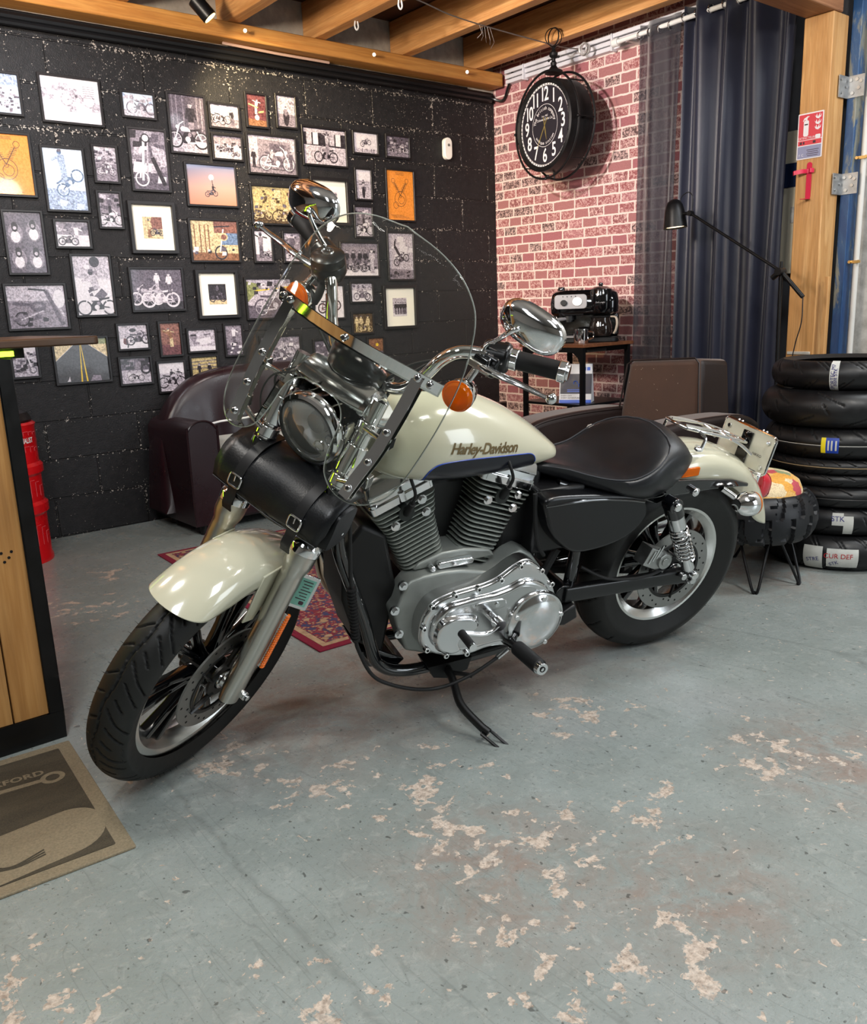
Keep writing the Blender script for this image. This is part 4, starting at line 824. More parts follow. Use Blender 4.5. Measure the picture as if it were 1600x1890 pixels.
# x0, ztop, x1, zbot (metres on the wall), kind, matted, label
FR = \
[
    (1.175, 2.354, 1.357, 2.152, 'crowd', 0, 'pale bluish framed photograph at the left picture edge, above the orange patent drawing'),
    (1.441, 2.371, 1.753, 2.138, 'sketch', 0, 'large white framed drawing of a motorcycle catching a bright spotlight glare'),
    (1.852, 2.339, 2.043, 2.201, 'roadster', 0, 'small bluish framed photograph of a classic motorcycle, right of the glaring white drawing'),
    (2.107, 2.361, 2.337, 2.042, 'seatedback', 0, 'tall framed photograph of a rider standing behind his chromed motorcycle'),
    (2.351, 2.336, 2.549, 2.194, 'lotofbikes', 0, 'small framed photograph of a youth sitting by a row of motorcycles'),
    (2.354, 2.171, 2.55, 2.025, 'desertrace', 0, 'small framed photograph of off-road racers, under the youth by a row of motorcycles'),
    (2.585, 2.414, 2.732, 2.22, 'acrobat', 0, 'small dark red framed photograph of a pale acrobat, in the warm light pool'),
    (2.784, 2.428, 2.93, 2.235, 'frontrider', 0, 'small framed photograph of riders head on, topmost and right of the dark red acrobat'),
    (1.865, 2.159, 2.087, 1.831, 'chopperfront', 0, 'tall framed photograph of a long-forked chopper seen from the front'),
    (1.116, 2.077, 1.369, 1.771, 'patent', 0, 'large orange framed engine patent drawing at the left picture edge'),
    (1.407, 2.03, 1.627, 1.707, 'wheelie', 0, 'large pale blue framed photograph of a dirt bike doing a wheelie'),
    (1.666, 2.056, 1.805, 1.861, 'twinriders', 0, 'small bluish framed photograph of a rider, right of the pale blue wheelie'),
    (2.573, 2.193, 2.911, 1.963, 'headdress', 0, 'framed photograph of a rider with a feather headdress before a red house'),
    (2.952, 2.271, 3.283, 2.038, 'standing', 0, 'framed photograph of a person standing upright on a motorcycle seat'),
    (3.325, 2.274, 3.532, 2.131, 'smalljump', 0, 'small pale framed photograph of a jumping motorcycle above tiny spectators'),
    (3.585, 2.275, 3.792, 2.127, 'streetdark', 0, 'small dark framed street photograph above the slim orange patent drawing'),
    (2.173, 2.005, 2.493, 1.766, 'moon', 0, 'blue to orange framed photograph of a rider reaching for the moon'),
    (2.571, 1.909, 2.89, 1.677, 'oldshop', 0, 'framed photograph tinted with painted warm light, a man before an old shop front'),
    (2.985, 1.974, 3.27, 1.688, 'bwrider', 1, 'wide-mounted framed photograph partly behind the raised chrome mirror'),
    (3.326, 2.051, 3.466, 1.849, 'facing', 0, 'small framed photograph of a seated rider, left of the slim orange drawing'),
    (3.305, 1.822, 3.459, 1.617, 'saddle', 0, 'small framed photograph of a man in a dark shirt riding towards us'),
    (3.572, 2.064, 3.817, 1.728, 'patent', 0, 'slim orange framed engine patent drawing at the right of the photo wall'),
    (1.662, 1.826, 1.797, 1.629, 'saddle', 0, 'small bluish framed photograph of a tattooed rider, below the small bluish twin of it'),
    (1.18, 1.711, 1.379, 1.392, 'four', 0, 'dark framed sheet of four portraits of hooded faces'),
    (1.425, 1.673, 1.613, 1.525, 'beachman', 0, 'small framed photograph of a figure in white, beside the sheet of four portraits'),
    (1.822, 1.781, 2.089, 1.504, 'redbarn', 1, 'square wide-mounted framed colour photograph of a person by a red barn'),
    (2.163, 1.703, 2.477, 1.458, 'chopper', 0, 'framed colour photograph of a chopper with a red headlamp and blue sky'),
    (1.484, 1.501, 1.7, 1.172, 'cafe', 0, 'framed photograph of a young man in profile riding a motorcycle'),
    (1.788, 1.433, 2.103, 1.189, 'vintagetwo', 0, 'framed photograph of two men with vintage motorcycles on a dark ground'),
    (2.171, 1.418, 2.439, 1.14, 'headon', 1, 'square wide-mounted framed photograph of a dark motorcycle, under the chopper photograph'),
    (1.139, 1.353, 1.447, 1.115, 'closeup', 0, 'wide framed close-up of a vintage motorcycle just above the dark tabletop'),
    (2.483, 1.374, 2.811, 1.121, 'wallrun', 0, 'framed photograph with green verge, partly behind the left edge of the windshield'),
    (2.564, 1.655, 2.699, 1.456, 'coupleback', 0, 'small framed photograph of a person seen from behind, under the brake lever'),
    (2.765, 1.648, 2.903, 1.457, 'couple2', 0, 'small framed photograph hidden half behind the raised handlebar control'),
    (3.016, 1.631, 3.12, 1.454, 'bust', 0, 'tiny framed portrait just above the black handlebar control'),
    (3.18, 1.595, 3.492, 1.367, 'gang', 0, 'framed photograph of a group of bikers with a man in white standing right'),
    (3.56, 1.665, 3.792, 1.343, 'skyjump', 0, 'tall framed photograph of a dirt bike high in a cloudy sky'),
    (3.241, 1.341, 3.432, 1.202, 'spinning', 0, 'small framed photograph of a rider in side view, left of the cream-mounted group photo'),
    (3.24, 1.148, 3.423, 0.999, 'crew', 0, 'small sepia framed photograph of a racing crew in white'),
    (3.502, 1.314, 3.789, 1.023, 'groupphoto', 1, 'cream-mounted framed group photograph, lowest at the right of the photo wall'),
    (2.951, 1.328, 3.198, 1.104, 'parkedwhite', 0, 'pale framed photograph behind the raised chrome handlebar tube'),
    (2.552, 1.026, 2.845, 0.821, 'mud', 0, 'framed photograph of a muddy race seen through the windshield over the leather sofa'),
    (2.932, 0.987, 3.112, 0.803, 'darkstreet', 0, 'dark framed photograph hidden behind the handlebar over the leather sofa'),
    (3.355, 0.981, 3.5, 0.849, 'helmetgold', 0, 'small brown framed photograph peeking out above the chrome windshield strip'),
    (1.683, 1.134, 1.867, 0.983, 'pinkjacket', 0, 'small framed photograph of a rider in dark red crouching by a bike'),
    (1.92, 1.137, 2.059, 0.935, 'redstunt', 0, 'small reddish framed photograph of a stunt rider'),
    (2.086, 1.091, 2.274, 0.947, 'sunglasses', 0, 'small framed photograph of a man with sunglasses aiming a pistol'),
    (2.319, 1.11, 2.449, 0.911, 'bikercoat', 0, 'small framed photograph of a rider in white, right of the man with sunglasses'),
    (1.673, 0.953, 1.864, 0.791, 'picnic', 0, 'small framed photograph of resting riders, under the rider in dark red'),
    (1.888, 0.915, 2.063, 0.73, 'scrambler', 0, 'small framed photograph of two riders on a bike, cut off by the sofa back'),
    (2.088, 0.933, 2.271, 0.745, 'railway', 0, 'small yellowish framed photograph, cut off by the sofa back'),
    (1.334, 1.073, 1.633, 0.822, 'road', 0, 'framed photograph of a straight road with double yellow line, under the tabletop'),
    (1.124, 1.072, 1.266, 0.871, 'enginebw', 0, 'framed photograph of an engine, between the counter and the road photograph'),
]

random.seed(4)
for (x0, zt, x1, zb, kind, matted, lab) in FR:
    W, H = x1-x0, zt-zb; cx, cz = (x0+x1)/2, (zt+zb)/2
    t = thing('picture_frame', lab, 'picture', (cx, Y0, cz), group='framed photographs on the black block wall')
    fw = .012 if not matted else .019; dp = .018 if not matted else .03
    g = G(); o_ = [(-W/2, -H/2), (W/2, -H/2), (W/2, H/2), (-W/2, H/2)]; i_ = [(-W/2+fw, -H/2+fw), (W/2-fw, -H/2+fw), (W/2-fw, H/2-fw), (-W/2+fw, H/2-fw)]
    vs = [WF(a, b, h) for a, b, h in [(p[0], p[1], .001) for p in o_]+[(p[0], p[1], dp) for p in o_]+[(p[0], p[1], dp) for p in i_]+[(p[0], p[1], .004) for p in i_]]
    fs = []
    for k in range(4):
        j = (k+1) % 4; fs += [(k, j, 4+j, 4+k), (4+k, 4+j, 8+j, 8+k), (8+k, 8+j, 12+j, 12+k)]
    fs += [(3, 2, 1, 0)]
    g.add(vs, fs); g.build('frame', FRM, t, smooth=False, bevel=.0015, seg=1)
    iw, ih = W-2*fw, H-2*fw
    if matted:
        G().poly([WF(a, b, .010) for a, b in ((-iw/2, -ih/2), (iw/2, -ih/2), (iw/2, ih/2), (-iw/2, ih/2))]).build('passepartout', MATB, t, smooth=False, fixn=False)
    p = Pic(); p.z = .008 if not matted else .011
    k = 1.0 if not matted else .48
    p.W, p.H = (iw*k, ih*k)
    draw(p, kind, random.Random(hash(kind) % 97 if 0 else len(kind)*7+int(cx*10)))
    p.g.build('print', [tn(q) for q in p.mats], t, smooth=False, fixn=False)
# ================================================================== COUNTER, MAT, DRUM
t = thing('bar_counter', 'wooden bar counter panel in a black steel frame with dark overhanging top, left picture edge', 'counter', (-.9, 2.75, 0))
def at(x, y, z): return (x+.9, y-2.75, z)
g = G().b2(at(-2.6, 2.405, 0), at(.563, 2.45, .082)).b2(at(.526, 2.405, .082), at(.563, 2.45, 1.06)).b2(at(-2.6, 2.405, 1.02), at(.526, 2.45, 1.06)).b2(at(-2.6, 2.44, .02), at(.555, 3.05, 1.05))
g.build('frame', mat('black_painted_frame', (12, 12, 13), .35, var=.15, vscale=14), t, bevel=.002)
for a, b_ in ((-2.6, -1.2), (-1.197, -.3), (-.297, .433), (.437, .526)):
    G().b2(at(a, 2.412, .082), at(b_, 2.43, 1.02)).build('wood_panel', WPANEL, t, bevel=.001)
g = G()
for x, z in ((.470, .56), (.487, .545), (.475, .535), (.495, .56)): g.cyl(at(x, 2.411, z), at(x, 2.4125, z), .004, n=8)
g.build('screw_holes', BLACKP, t)
g = G(); g.prism([(x+.9-.95, y-2.75+2.73) for x, y in rrect(3.47, .70, .02)], 1.086, 1.108, 0, lambda a, b, h: (a, b, h))
g.build('tabletop', WDARK, t, bevel=.004)
G().b2(at(-2.6, 2.42, 1.06), at(.60, 3.0, 1.086)).build('top_bracket', BLACK, t)
G().b2(at(-2.6, 2.408, 1.066), at(.572, 2.419, 1.079)).build('led_strip', mat('led_green_yellow', (200, 255, 60), .3, emit=(190, 255, 40), estr=6), t)

MATT = bpy.data.materials.new('mat_dark_pile'); n, l, b = nodes(MATT); co = objco(n, l)
l.new(ramp(n, l, mixc(n, l, .5, nz(n, l, 260, 3, .7, co).outputs[0], nz(n, l, 4, 3, .6, objco(n, l, (1, 4, 1))).outputs[0]), [(.35, srgb((52, 46, 36))), (.65, srgb((84, 76, 60)))]), b.inputs['Base Color']); b.inputs['Roughness'].default_value = .95
bump(n, l, b, nz(n, l, 400, 2, .6, co).outputs[0], .6, .002)
MATL = mat('mat_tan_pile', (132, 120, 98), .95, var=.22, vscale=180, bmp=.6, bscale=400)
t = thing('door_mat', 'olive doormat with tan border, wrench motif and OXFORD lettering at lower left', 'doormat', (.5365, 2.056, 0), (0, 0, radians(-3.6)))
g = G().prism([(-.30+x, y) for x, y in rrect(.60, .62, .006)], .0, .007, 0, lambda a, b, h: (a, b, h)); g.build('border', MATL, t, bevel=.002)
g = G().prism([(-.30+x, y) for x, y in rrect(.53, .55, .004)], .0071, .0085, 0, lambda a, b, h: (a, b, h)); g.build('field', MATT, t)
MF = lambda a, b, h: (a, b, .0087+h)
g = G(); g.prism([(-.40, .150), (-.10, .128), (-.10, .112), (-.40, .128)], 0, .0008, 0, MF)
g.build('wrench_handle', MATL, t)
G().lathe([(.017, 0), (.017, .0009), (.030, .0009), (.030, 0)], (-.083, .12, .0087), (0, 0, 1), 24, closed_prof=True).build('wrench_ring', MATL, t)
vs, fs = text_geo('PRO OXFORD', .036, space=1.05, offset=.0012); G().add([(v.x-.215, v.y+.168-.05*(v.x), .0095) for v in vs], fs).build('lettering', MATL, t, smooth=False, fixn=False)
g = G(); g.prism([(-.20+x*1.0, -.17+y+.12*x) for x, y in rrect(.34, .19, .08, 8)], 0, .0009, 0, MF); g.build('helmet_motif', MATL, t)
g = G()
for k in range(3):
    g.tube([(-.50, -.13-.018*k, .0098), (-.30-.01*k, -.13-.015*k, .0098), (-.265-.014*k, -.16, .0098), (-.27-.014*k, -.20, .0098), (-.235-.0*k, -.222-.004*k, .0098), (-.17, -.20-.01*k, .0098)], .0022, 5, smooth=5)
g.build('motif_lines', MATT, t)

REDM = mat('red_enamel', (196, 14, 22), .28, coat=.4, var=.05)
t = thing('oil_drum', 'tall red oil drum bin with black lid and SPECIALIST lettering behind the counter', 'drum', (.935, 4.52, 0))
r = .185
g = G().lathe([(0, 0), (r, 0), (r, .02), (r-.006, .03), (r-.006, .235), (r+.008, .25), (r+.008, .29), (r-.006, .305), (r-.006, .43), (r+.008, .445), (r+.008, .48), (r-.006, .495), (r-.006, .665), (r, .68), (r-.012, .69), (0, .69)], (0, 0, 0), (0, 0, 1), 48)
g.build('body', REDM, t)
G().lathe([(r-.02, .688), (r-.014, .70), (r-.03, .735), (r-.08, .755), (0, .76)], (0, 0, 0), (0, 0, 1), 40).build('lid', BLACKP, t)
vs, fs = text_geo('SPECIALIST', .05, offset=.001)
def DR(x, z, R=r-.0045):
    a = radians(-62)+x/R; return (R*cos(a), R*sin(a), z)
G().add([DR(v.x*.50+.006, v.y*.7+.605) for v in vs], fs).build('lettering', WHITEP, t, smooth=False, fixn=False)
LPK = mat('pale_red_line', (232, 120, 130), .5)
g = G()
for z0, hh in ((.09, .11), (.33, .09), (.55, .03), (.63, .02)):
    for k in range(4):
        x = -.03+.035*k; g.tube([DR(x, z0), DR(x, z0+hh*(.5+.5*sin(k*2)**2)), DR(x+.03, z0+hh*(.5+.5*sin(k*2)**2))], .0008, 4)
g.build('line_drawing', LPK, t)

# ================================================================== RUG
RUGM = bpy.data.materials.new('persian_rug_pile'); n, l, b = nodes(RUGM); co = objco(n, l)
dd = mixc(n, l, .035, co, nz(n, l, 26, 3, .6, co).outputs['Color'], 'ADD')
v = n.new('ShaderNodeTexVoronoi'); v.inputs['Scale'].default_value = 26; l.new(dd, v.inputs['Vector'])
v2 = n.new('ShaderNodeTexVoronoi'); v2.inputs['Scale'].default_value = 60; l.new(dd, v2.inputs['Vector'])
c = ramp(n, l, n.new('ShaderNodeSeparateColor').outputs[0], [(0, 0.), (1, 1.)])
sc_ = n.new('ShaderNodeSeparateColor'); l.new(v.outputs['Color'], sc_.inputs[0])
c1 = ramp(n, l, sc_.outputs[0], [(0, srgb((118, 34, 48))), (.3, srgb((168, 138, 104))), (.55, srgb((60, 58, 92))), (.75, srgb((132, 48, 58))), (.9, srgb((176, 148, 116)))], 'CONSTANT')
c2 = ramp(n, l, v2.outputs[0], [(0, srgb((160, 132, 100))), (.35, srgb((126, 40, 52))), (.6, srgb((60, 56, 84)))], 'CONSTANT')
l.new(mixc(n, l, ramp(n, l, v.outputs[0], [(.3, 0.), (.45, 1.)]), c1, c2), b.inputs['Base Color']); b.inputs['Roughness'].default_value = .95
bump(n, l, b, nz(n, l, 350, 2, .6, co).outputs[0], .5, .002)
RUGB = mat('rug_burgundy', (122, 22, 48), .95, var=.15, vscale=90, bmp=.4, bscale=350); RUGS = mat('rug_beige_stripe', (172, 142, 112), .95, var=.3, vscale=40)
t = thing('persian_rug', 'burgundy bordered patterned rug on the floor under the motorcycle, before the leather sofa', 'rug', (1.413, 2.421, 0), (0, 0, radians(-2.8)))
RF_ = lambda a, b, h: (a, b, h)
g = G().prism([(.55+x, .83+y) for x, y in rrect(1.1, 1.66, .004)], 0, .006, 0, RF_); g.build('border', RUGB, t, bevel=.002)
g = G().prism([(.55+x, .83+y) for x, y in rrect(1.04, 1.60, .003)], .0061, .0068, 0, RF_); g.build('stripe', RUGS, t)
g = G().prism([(.55+x, .83+y) for x, y in rrect(.99, 1.55, .003)], .0069, .0078, 0, RF_); g.build('field', RUGM, t)

# ================================================================== LEATHER SOFA
LEA = mat('burgundy_leather', (34, 17, 22), .3, var=.12, vscale=5, bmp=.12, bscale=140)
t = thing('leather_sofa', 'dark burgundy leather sofa with rounded back under the photo wall', 'sofa', (2.5, 4.5, 0))
SO = lambda x, y, z: Vector((x-2.5, y-4.5, z))
# backrest: rounded crest, slightly channelled
N = 44; rows = []
for i in range(N+1):
    u = -1+2*i/N; x = 2.53+.80*u; zt = .10+.775*(1-abs(u)**4.2)**.42 if abs(u) < 1 else .10
    ch = .008*cos(u*22)*(1-u*u)
    row = []
    for k in range(15):
        s_ = k/14
        if s_ <= .5: q = s_/.5; y = 4.50+.10*q+ch*(1-q) if q < .8 else 4.58+.03; z = .10+(zt-.10)*min(1, q/.86); 
        # profile: front face up, over the crest, down the back
        a = s_*pi
        row.append(None)
    prof = []
    for q in (0, .15, .3, .45, .6, .75, .86, .94): prof.append((4.50+.09*q-ch*(1 if q < .8 else 0), .10+(zt-.10)*q))
    for k in range(1, 6):
        a = pi*k/6; prof.append((4.66-.075*cos(a), .10+(zt-.10)*.94+(zt-.10)*.06*sin(a)*1.0))
    for q in (.9, .5, .0): prof.append((4.76, .10+(zt-.10)*q))
    rows.append([SO(x, a, z) for a, z in prof])
g = G(); g.loft(rows, closed=True, cap=True); g.build('backrest', LEA, t, angle=60)
for sx in (-1, 1):
    g = G(); cx = 2.53+sx*.665
    rings = []
    for k in range(13):
        y = 4.24+.54*k/12; zt = .618+.0*k; hw = .085
        ring = [(cx-hw, .06), (cx+hw, .06)]
        for q in range(9):
            a = pi*q/8; ring.append((cx+hw*cos(a)*(1.0), zt-.07+.07*sin(a)))
        rings.append([SO(a, y, b_) for a, b_ in ring])
    g.loft(rings); g.build('armrest', LEA, t, angle=30)
    g = G(); ring = [(cx-.085, .08)]+[(cx-.085*cos(pi*q/8), .548+.072*sin(pi*q/8)) for q in range(9)]+[(cx+.085, .08)]
    g.tube([SO(a, 4.238, b_) for a, b_ in ring], .006, 6, smooth=3); g.build('piping', LEA, t)
G().b2(SO(1.94, 4.27, .06), SO(3.12, 4.52, .30)).build('base', LEA, t, bevel=.02, seg=3)
G().b2(SO(1.955, 4.255, .30), SO(3.105, 4.53, .44)).build('seat_cushion', LEA, t, bevel=.04, seg=4)
for x in (1.85, 3.2):
    for y in (4.30, 4.7): G().cyl(SO(x, y, 0), SO(x, y, .07), .022, n=10).build('foot', BLACKP, t)
# white sheet metal panel lying on the sofa
WSH = mat('scuffed_white_panel', (186, 188, 180), .35, var=.1, vscale=9)
t = thing('metal_sheet', 'scuffed white sheet panel with a cable lying across the leather sofa seat', 'panel', (2.27, 4.36, .465), (radians(12), 0, radians(2)))
G().b2((-.31, -.11, 0), (.31, .12, .012)).build('sheet', WSH, t, bevel=.003)
G().b2((.02, -.113, -.012), (.31, -.105, .016)).build('front_lip', WHITEP, t, bevel=.002)
G().b2((.10, -.116, .0), (.2, -.113, .010)).build('slot', BLACKP, t)
for x, y in ((-.27, -.08), (-.27, .02), (-.25, .12), (-.1, -.07)): G().cyl((x, y, .0121), (x, y, .0135), .004, n=8).build('rivet', BLACKP, t)
tag(G().tube([(1.99, 4.47, .565), (2.1, 4.50, .575), (2.25, 4.49, .58), (2.35, 4.47, .60), (2.5, 4.49, .60), (2.62, 4.48, .58)], .006, 8, smooth=5).build('white_cable', WHITEP),
    'white cable trailing over the white panel on the leather sofa', 'cable')

# ================================================================== ARMCHAIR
SUE = mat('brown_suede', (84, 60, 48), .85, var=.14, vscale=7, sheen=.4, bmp=.15, bscale=200)
SUD = mat('dark_brown_leather', (34, 23, 21), .5, var=.12, vscale=8)
n, l, b = nodes(SUE); co = objco(n, l)
sp = ramp(n, l, nz(n, l, 85, 2, .5, co, .6).outputs[0], [(.75, 0.), (.765, 1.)])
src = b.inputs['Base Color'].links[0].from_socket
l.new(mixc(n, l, sp, src, srgb((210, 195, 170))), b.inputs['Base Color'])
t = thing('armchair', 'brown suede club armchair with square back before the dark curtain', 'armchair', (3.3, 2.64, 0))
AC = lambda x, y, z: Vector((x-3.3, y-2.64, z))
g = G()
def ring(x, ya, yb, z0, z1): return
v8 = [AC(3.56, 2.36, .38), AC(3.83, 2.36, .38), AC(3.83, 2.90, .38), AC(3.56, 2.90, .38), AC(3.615, 2.41, .868), AC(3.84, 2.40, .85), AC(3.84, 2.86, .835), AC(3.615, 2.84, .848)]
g.add(v8, [(3, 2, 1, 0), (4, 5, 6, 7), (0, 1, 5, 4), (1, 2, 6, 5), (2, 3, 7, 6), (3, 0, 4, 7)]); g.mi = [1, 0, 1, 1, 1, 0]; g.build('backrest', [SUE, SUD], t, bevel=.03, seg=4)
G().tube([AC(3.553, 2.375, .45), AC(3.604, 2.415, .845), AC(3.608, 2.44, .868), AC(3.607, 2.81, .85), AC(3.600, 2.838, .83), AC(3.553, 2.885, .45)], .005, 6).build('piping', SUD, t)
for s_, ya, yb in ((1, 2.86, 3.06), (-1, 2.215, 2.41)):
    out = [(2.80, .05), (2.80, .40), (2.84, .52), (2.93, .585), (3.1, .61), (3.4, .615), (3.7, .60), (3.84, .55), (3.84, .05)]
    out2 = catmull([(a, 0, b_) for a, b_ in out[1:-1]], 5)
    pr = [(2.80-3.3, .05)]+[(p.x-3.3, p.z) for p in out2]+[(3.84-3.3, .05)]
    G().prism(pr, ya-2.64, yb-2.64).build('armrest', SUE if 0 else SUD, t, bevel=.035, seg=4)
    G().prism([(p.x-3.3, p.z+.002) for p in out2]+[(3.84-3.3, .50), (2.82-3.3, .40)], ya-2.64+.03, yb-2.64-.03).build('arm_pad', SUE, t, bevel=.008)
    G().tube([(p.x-3.3, (ya if s_ > 0 else yb)-2.64+.005*s_, p.z-.008) for p in out2], .005, 6).build('piping', SUD, t)
G().b2(AC(2.84, 2.41, .05), AC(3.6, 2.86, .28)).build('base', SUD, t, bevel=.02)
G().b2(AC(2.86, 2.415, .28), AC(3.58, 2.855, .42)).build('seat_cushion', SUE, t, bevel=.05, seg=4)
for x in (2.88, 3.76):
    for y in (2.30, 2.97): G().cyl(AC(x, y, 0), AC(x, y, .055), .02, n=10).build('foot', BLACKP, t)
t = thing('tissue_box', 'small beige cardboard box with crumpled paper on the brown armchair', 'box', (3.21, 2.745, .42), (0, 0, .3))
G().box((0, 0, .05), (.10, .07, .10)).build('box', mat('beige_card', (176, 148, 112), .8, var=.15, vscale=40), t, bevel=.002)
g = G(); random.seed(2)
for k in range(5): g.sph((random.uniform(-.03, .03), random.uniform(-.02, .02), .112+.006*k), (.028, .02, .014), 6, 4)
g.build('crumpled_paper', mat('white_paper', (220, 214, 206), .8), t, angle=10)

# ================================================================== SHELF WITH COFFEE MACHINE
t = thing('shelf_rack', 'black metal rack with wooden top carrying the coffee machine', 'shelf', (4.18, 3.70, 0))
SH = lambda x, y, z: Vector((x-4.18, y-3.70, z))
WSHELF = wood_mat('shelf_wood', 'Y', (128, 82, 54), (104, 62, 40), .4)
G().b2(SH(3.95, 3.44, .888), SH(4.42, 3.98, .908)).build('top_board', WSHELF, t, bevel=.002)
for x in (3.97, 4.39):
    for y in (3.465, 3.945): G().b2(SH(x-.013, y-.013, 0), SH(x+.013, y+.013, .888)).build('leg', BLACK, t)
g = G()
for z in (.872,): 
    g.b2(SH(3.96, 3.455, z-.014), SH(3.985, 3.955, z+.014)).b2(SH(4.375, 3.455, z-.014), SH(4.40, 3.955, z+.014)).b2(SH(3.96, 3.455, z-.014), SH(4.40, 3.48, z+.014)).b2(SH(3.96, 3.93, z-.014), SH(4.40, 3.955, z+.014))
g.build('top_frame', BLACK, t)
for y0, d in ((3.478, 1), (3.932, -1)):
    G().prism([(0, 0), (.07*d, 0), (.045*d, -.012), (.018*d, -.035), (0, -.08)], -.006, .006, 0, lambda a, b, h: SH(3.97+h, y0+a, .858+b)).build('corner_gusset', BLACK, t)
for z in (.53, .15): G().b2(SH(3.958, 3.452, z), SH(4.403, 3.958, z+.016)).build('shelf_board', BLACK, t, bevel=.002)
G().cyl(SH(4.39, 3.465, .18), SH(4.39, 3.945, .52), .006, n=6).cyl(SH(4.39, 3.945, .18), SH(4.39, 3.465, .52), .006, n=6).build('cross_brace', BLACK, t)

t = thing('coffee_machine', 'black coffee machine with silver panel and glass jug on the rack', 'coffee machine', (4.225, 3.668, .908), (0, 0, radians(-52))); t.scale = (1.16, 1.0, 1.02)
# local: x right (viewer), y depth away, z up; viewer looks along +y
SILV = mat('silver_plastic', (160, 158, 160), .35, .3)
def CMb(lo, hi, name, m, bev=.01, seg=3): return G().b2(lo, hi).build(name, m, t, bevel=bev, seg=seg)
g = G(); rings = []
for z, sx, y0_, y1_ in ((.165, .168, -.115, .13), (.18, .178, -.13, .14), (.24, .18, -.132, .145), (.29, .172, -.12, .14), (.312, .15, -.095, .12)):
    rings.append([(x*sx/.18, (y0_+y1_)/2+y*(y1_-y0_)/.27, z) for x, y in rrect(.36, .27, .06, 5)])
g.loft(rings); g.build('upper_housing', GLOSSB, t, bevel=.006, angle=50)
CMb((-.175, .02, .03), (.18, .135, .18), 'rear_housing', GLOSSB, .02)
g = G().prism(rrect(.36, .27, .05, 5), 0, .03, 0, lambda a, b, h: (a, b, h)); g.build('base', BLACKP, t, bevel=.006)
g = G(); g.prism([(x-.07, y+.245) for x, y in rrect(.17, .085, .02, 5)], -.1335, -.139, 0, lambda a, b, h: (a, h, b)); g.build('control_panel', SILV, t, bevel=.003)
G().cyl((-.105, -.139, .240), (-.105, -.155, .240), .017, n=20).build('knob', BLACKP, t, bevel=.002)
G().cyl((-.035, -.139, .245), (-.035, -.146, .245), .026, n=24).build('gauge_disc', mat('white_gauge', (236, 236, 236), .3), t, bevel=.002)
for k in range(4): G().cyl((-.11+.022*k, -.139, .276), (-.11+.022*k, -.142, .276), .003, n=8).build('button', BLACKP, t)
g = G(); g.lathe([(.0, .33), (.035, .328), (.058, .312), (.066, .28), (.066, .20), (.05, .175), (0, .172)], (.085, -.085, 0), (0, 0, 1), 24); g.build('water_dome', GLOSSB, t)
G().lathe([(.0, .352), (.010, .35), (.013, .34), (.008, .325)], (.085, -.085, 0), (0, 0, 1), 14).build('lid_knob', GLOSSB, t)
G().lathe([(.0, .336), (.016, .334), (.02, .322), (.018, .300)], (-.125, -.02, 0), (0, 0, 1), 14).build('lid_knob', GLOSSB, t)
G().cyl((-.085, -.07, .165), (-.085, -.07, .135), .032, n=20).cyl((-.085, -.07, .135), (-.085, -.07, .125), .024, n=20).build('portafilter', BLACKP, t)
G().tube([(-.10, -.09, .145), (-.135, -.15, .142), (-.155, -.175, .14)], .010, 8).build('portafilter_handle', SILV, t)
G().b2((-.17, -.13, .03), (-.01, .01, .042)).build('drip_tray', SILV, t, bevel=.003)
GLS = mat('clear_glass', (255, 255, 255), .02, trans=1., ior=1.45)
COF = mat('dark_jug_glass', (30, 24, 22), .04, coat=1.)
g = G(); g.lathe([(0, .034), (.05, .036), (.062, .06), (.06, .10), (.048, .135), (.05, .15)], (.085, -.07, 0), (0, 0, 1), 28); g.build('glass_jug', COF, t)
G().torus((.085, -.07, .15), (0, 0, 1), .05, .005, 24, 6).build('jug_rim', BLACKP, t)
G().tube([(.14, -.09, .15), (.165, -.105, .145), (.172, -.108, .11), (.165, -.105, .07), (.155, -.1, .05)], .009, 8, smooth=4, flat=.6).build('jug_handle', mat('beige_plastic', (190, 176, 160), .4), t)
vs, fs = text_geo("De'Longhi", .012); G().add([(v.x+.085, -.152, v.y+.235) for v in vs], fs).build('lettering', SILV, t, smooth=False, fixn=False)
t = thing('steel_cup', 'small steel cup standing before the glass jug on the rack', 'cup', (4.03, 3.53, .908)); t.scale = (1.2, 1.2, 1.2)
G().lathe([(0, 0), (.034, 0), (.036, .004), (.037, .072), (.034, .072), (.033, .008), (0, .006)], (0, 0, 0), (0, 0, 1), 24).build('body', CHROME, t)
G().tube([(.03, -.02, .06), (.05, -.035, .055), (.052, -.037, .03), (.03, -.02, .018)], .004, 6, smooth=4).build('handle', CHROME, t)
# desk calendar / folded poster box on the lower shelf
t = thing('brochure_stand', 'white brochure stand with blue motorcycle picture on the lower rack shelf', 'brochure', (4.06, 3.60, .546), (0, 0, radians(-58)))
BF = lambda a, b, h: (a, -h-.02+.12*b*.6, b)
WPAP = mat('white_card', (222, 222, 226), .5)
g = G(); g.add([(-.10, -.03, 0), (.10, -.03, 0), (.10, .03, .235), (-.10, .03, .235), (-.10, .10, 0), (.10, .10, 0)], [(0, 1, 2, 3), (1, 5, 2), (0, 3, 4), (3, 2, 5, 4), (0, 4, 5, 1)]); g.build('card_body', WPAP, t, smooth=False)
def BR_(a, b, h): return (a, -.03+.06*b/.235-h, b)
g = G(); g.prism([(-.093, .055), (.1, .055), (.1, .175), (-.093, .175)], .0010, .0024, 0, BR_); g.build('picture', mat('night_blue_print', (10, 14, 44), .4, var=.3, vscale=30), t, smooth=False)
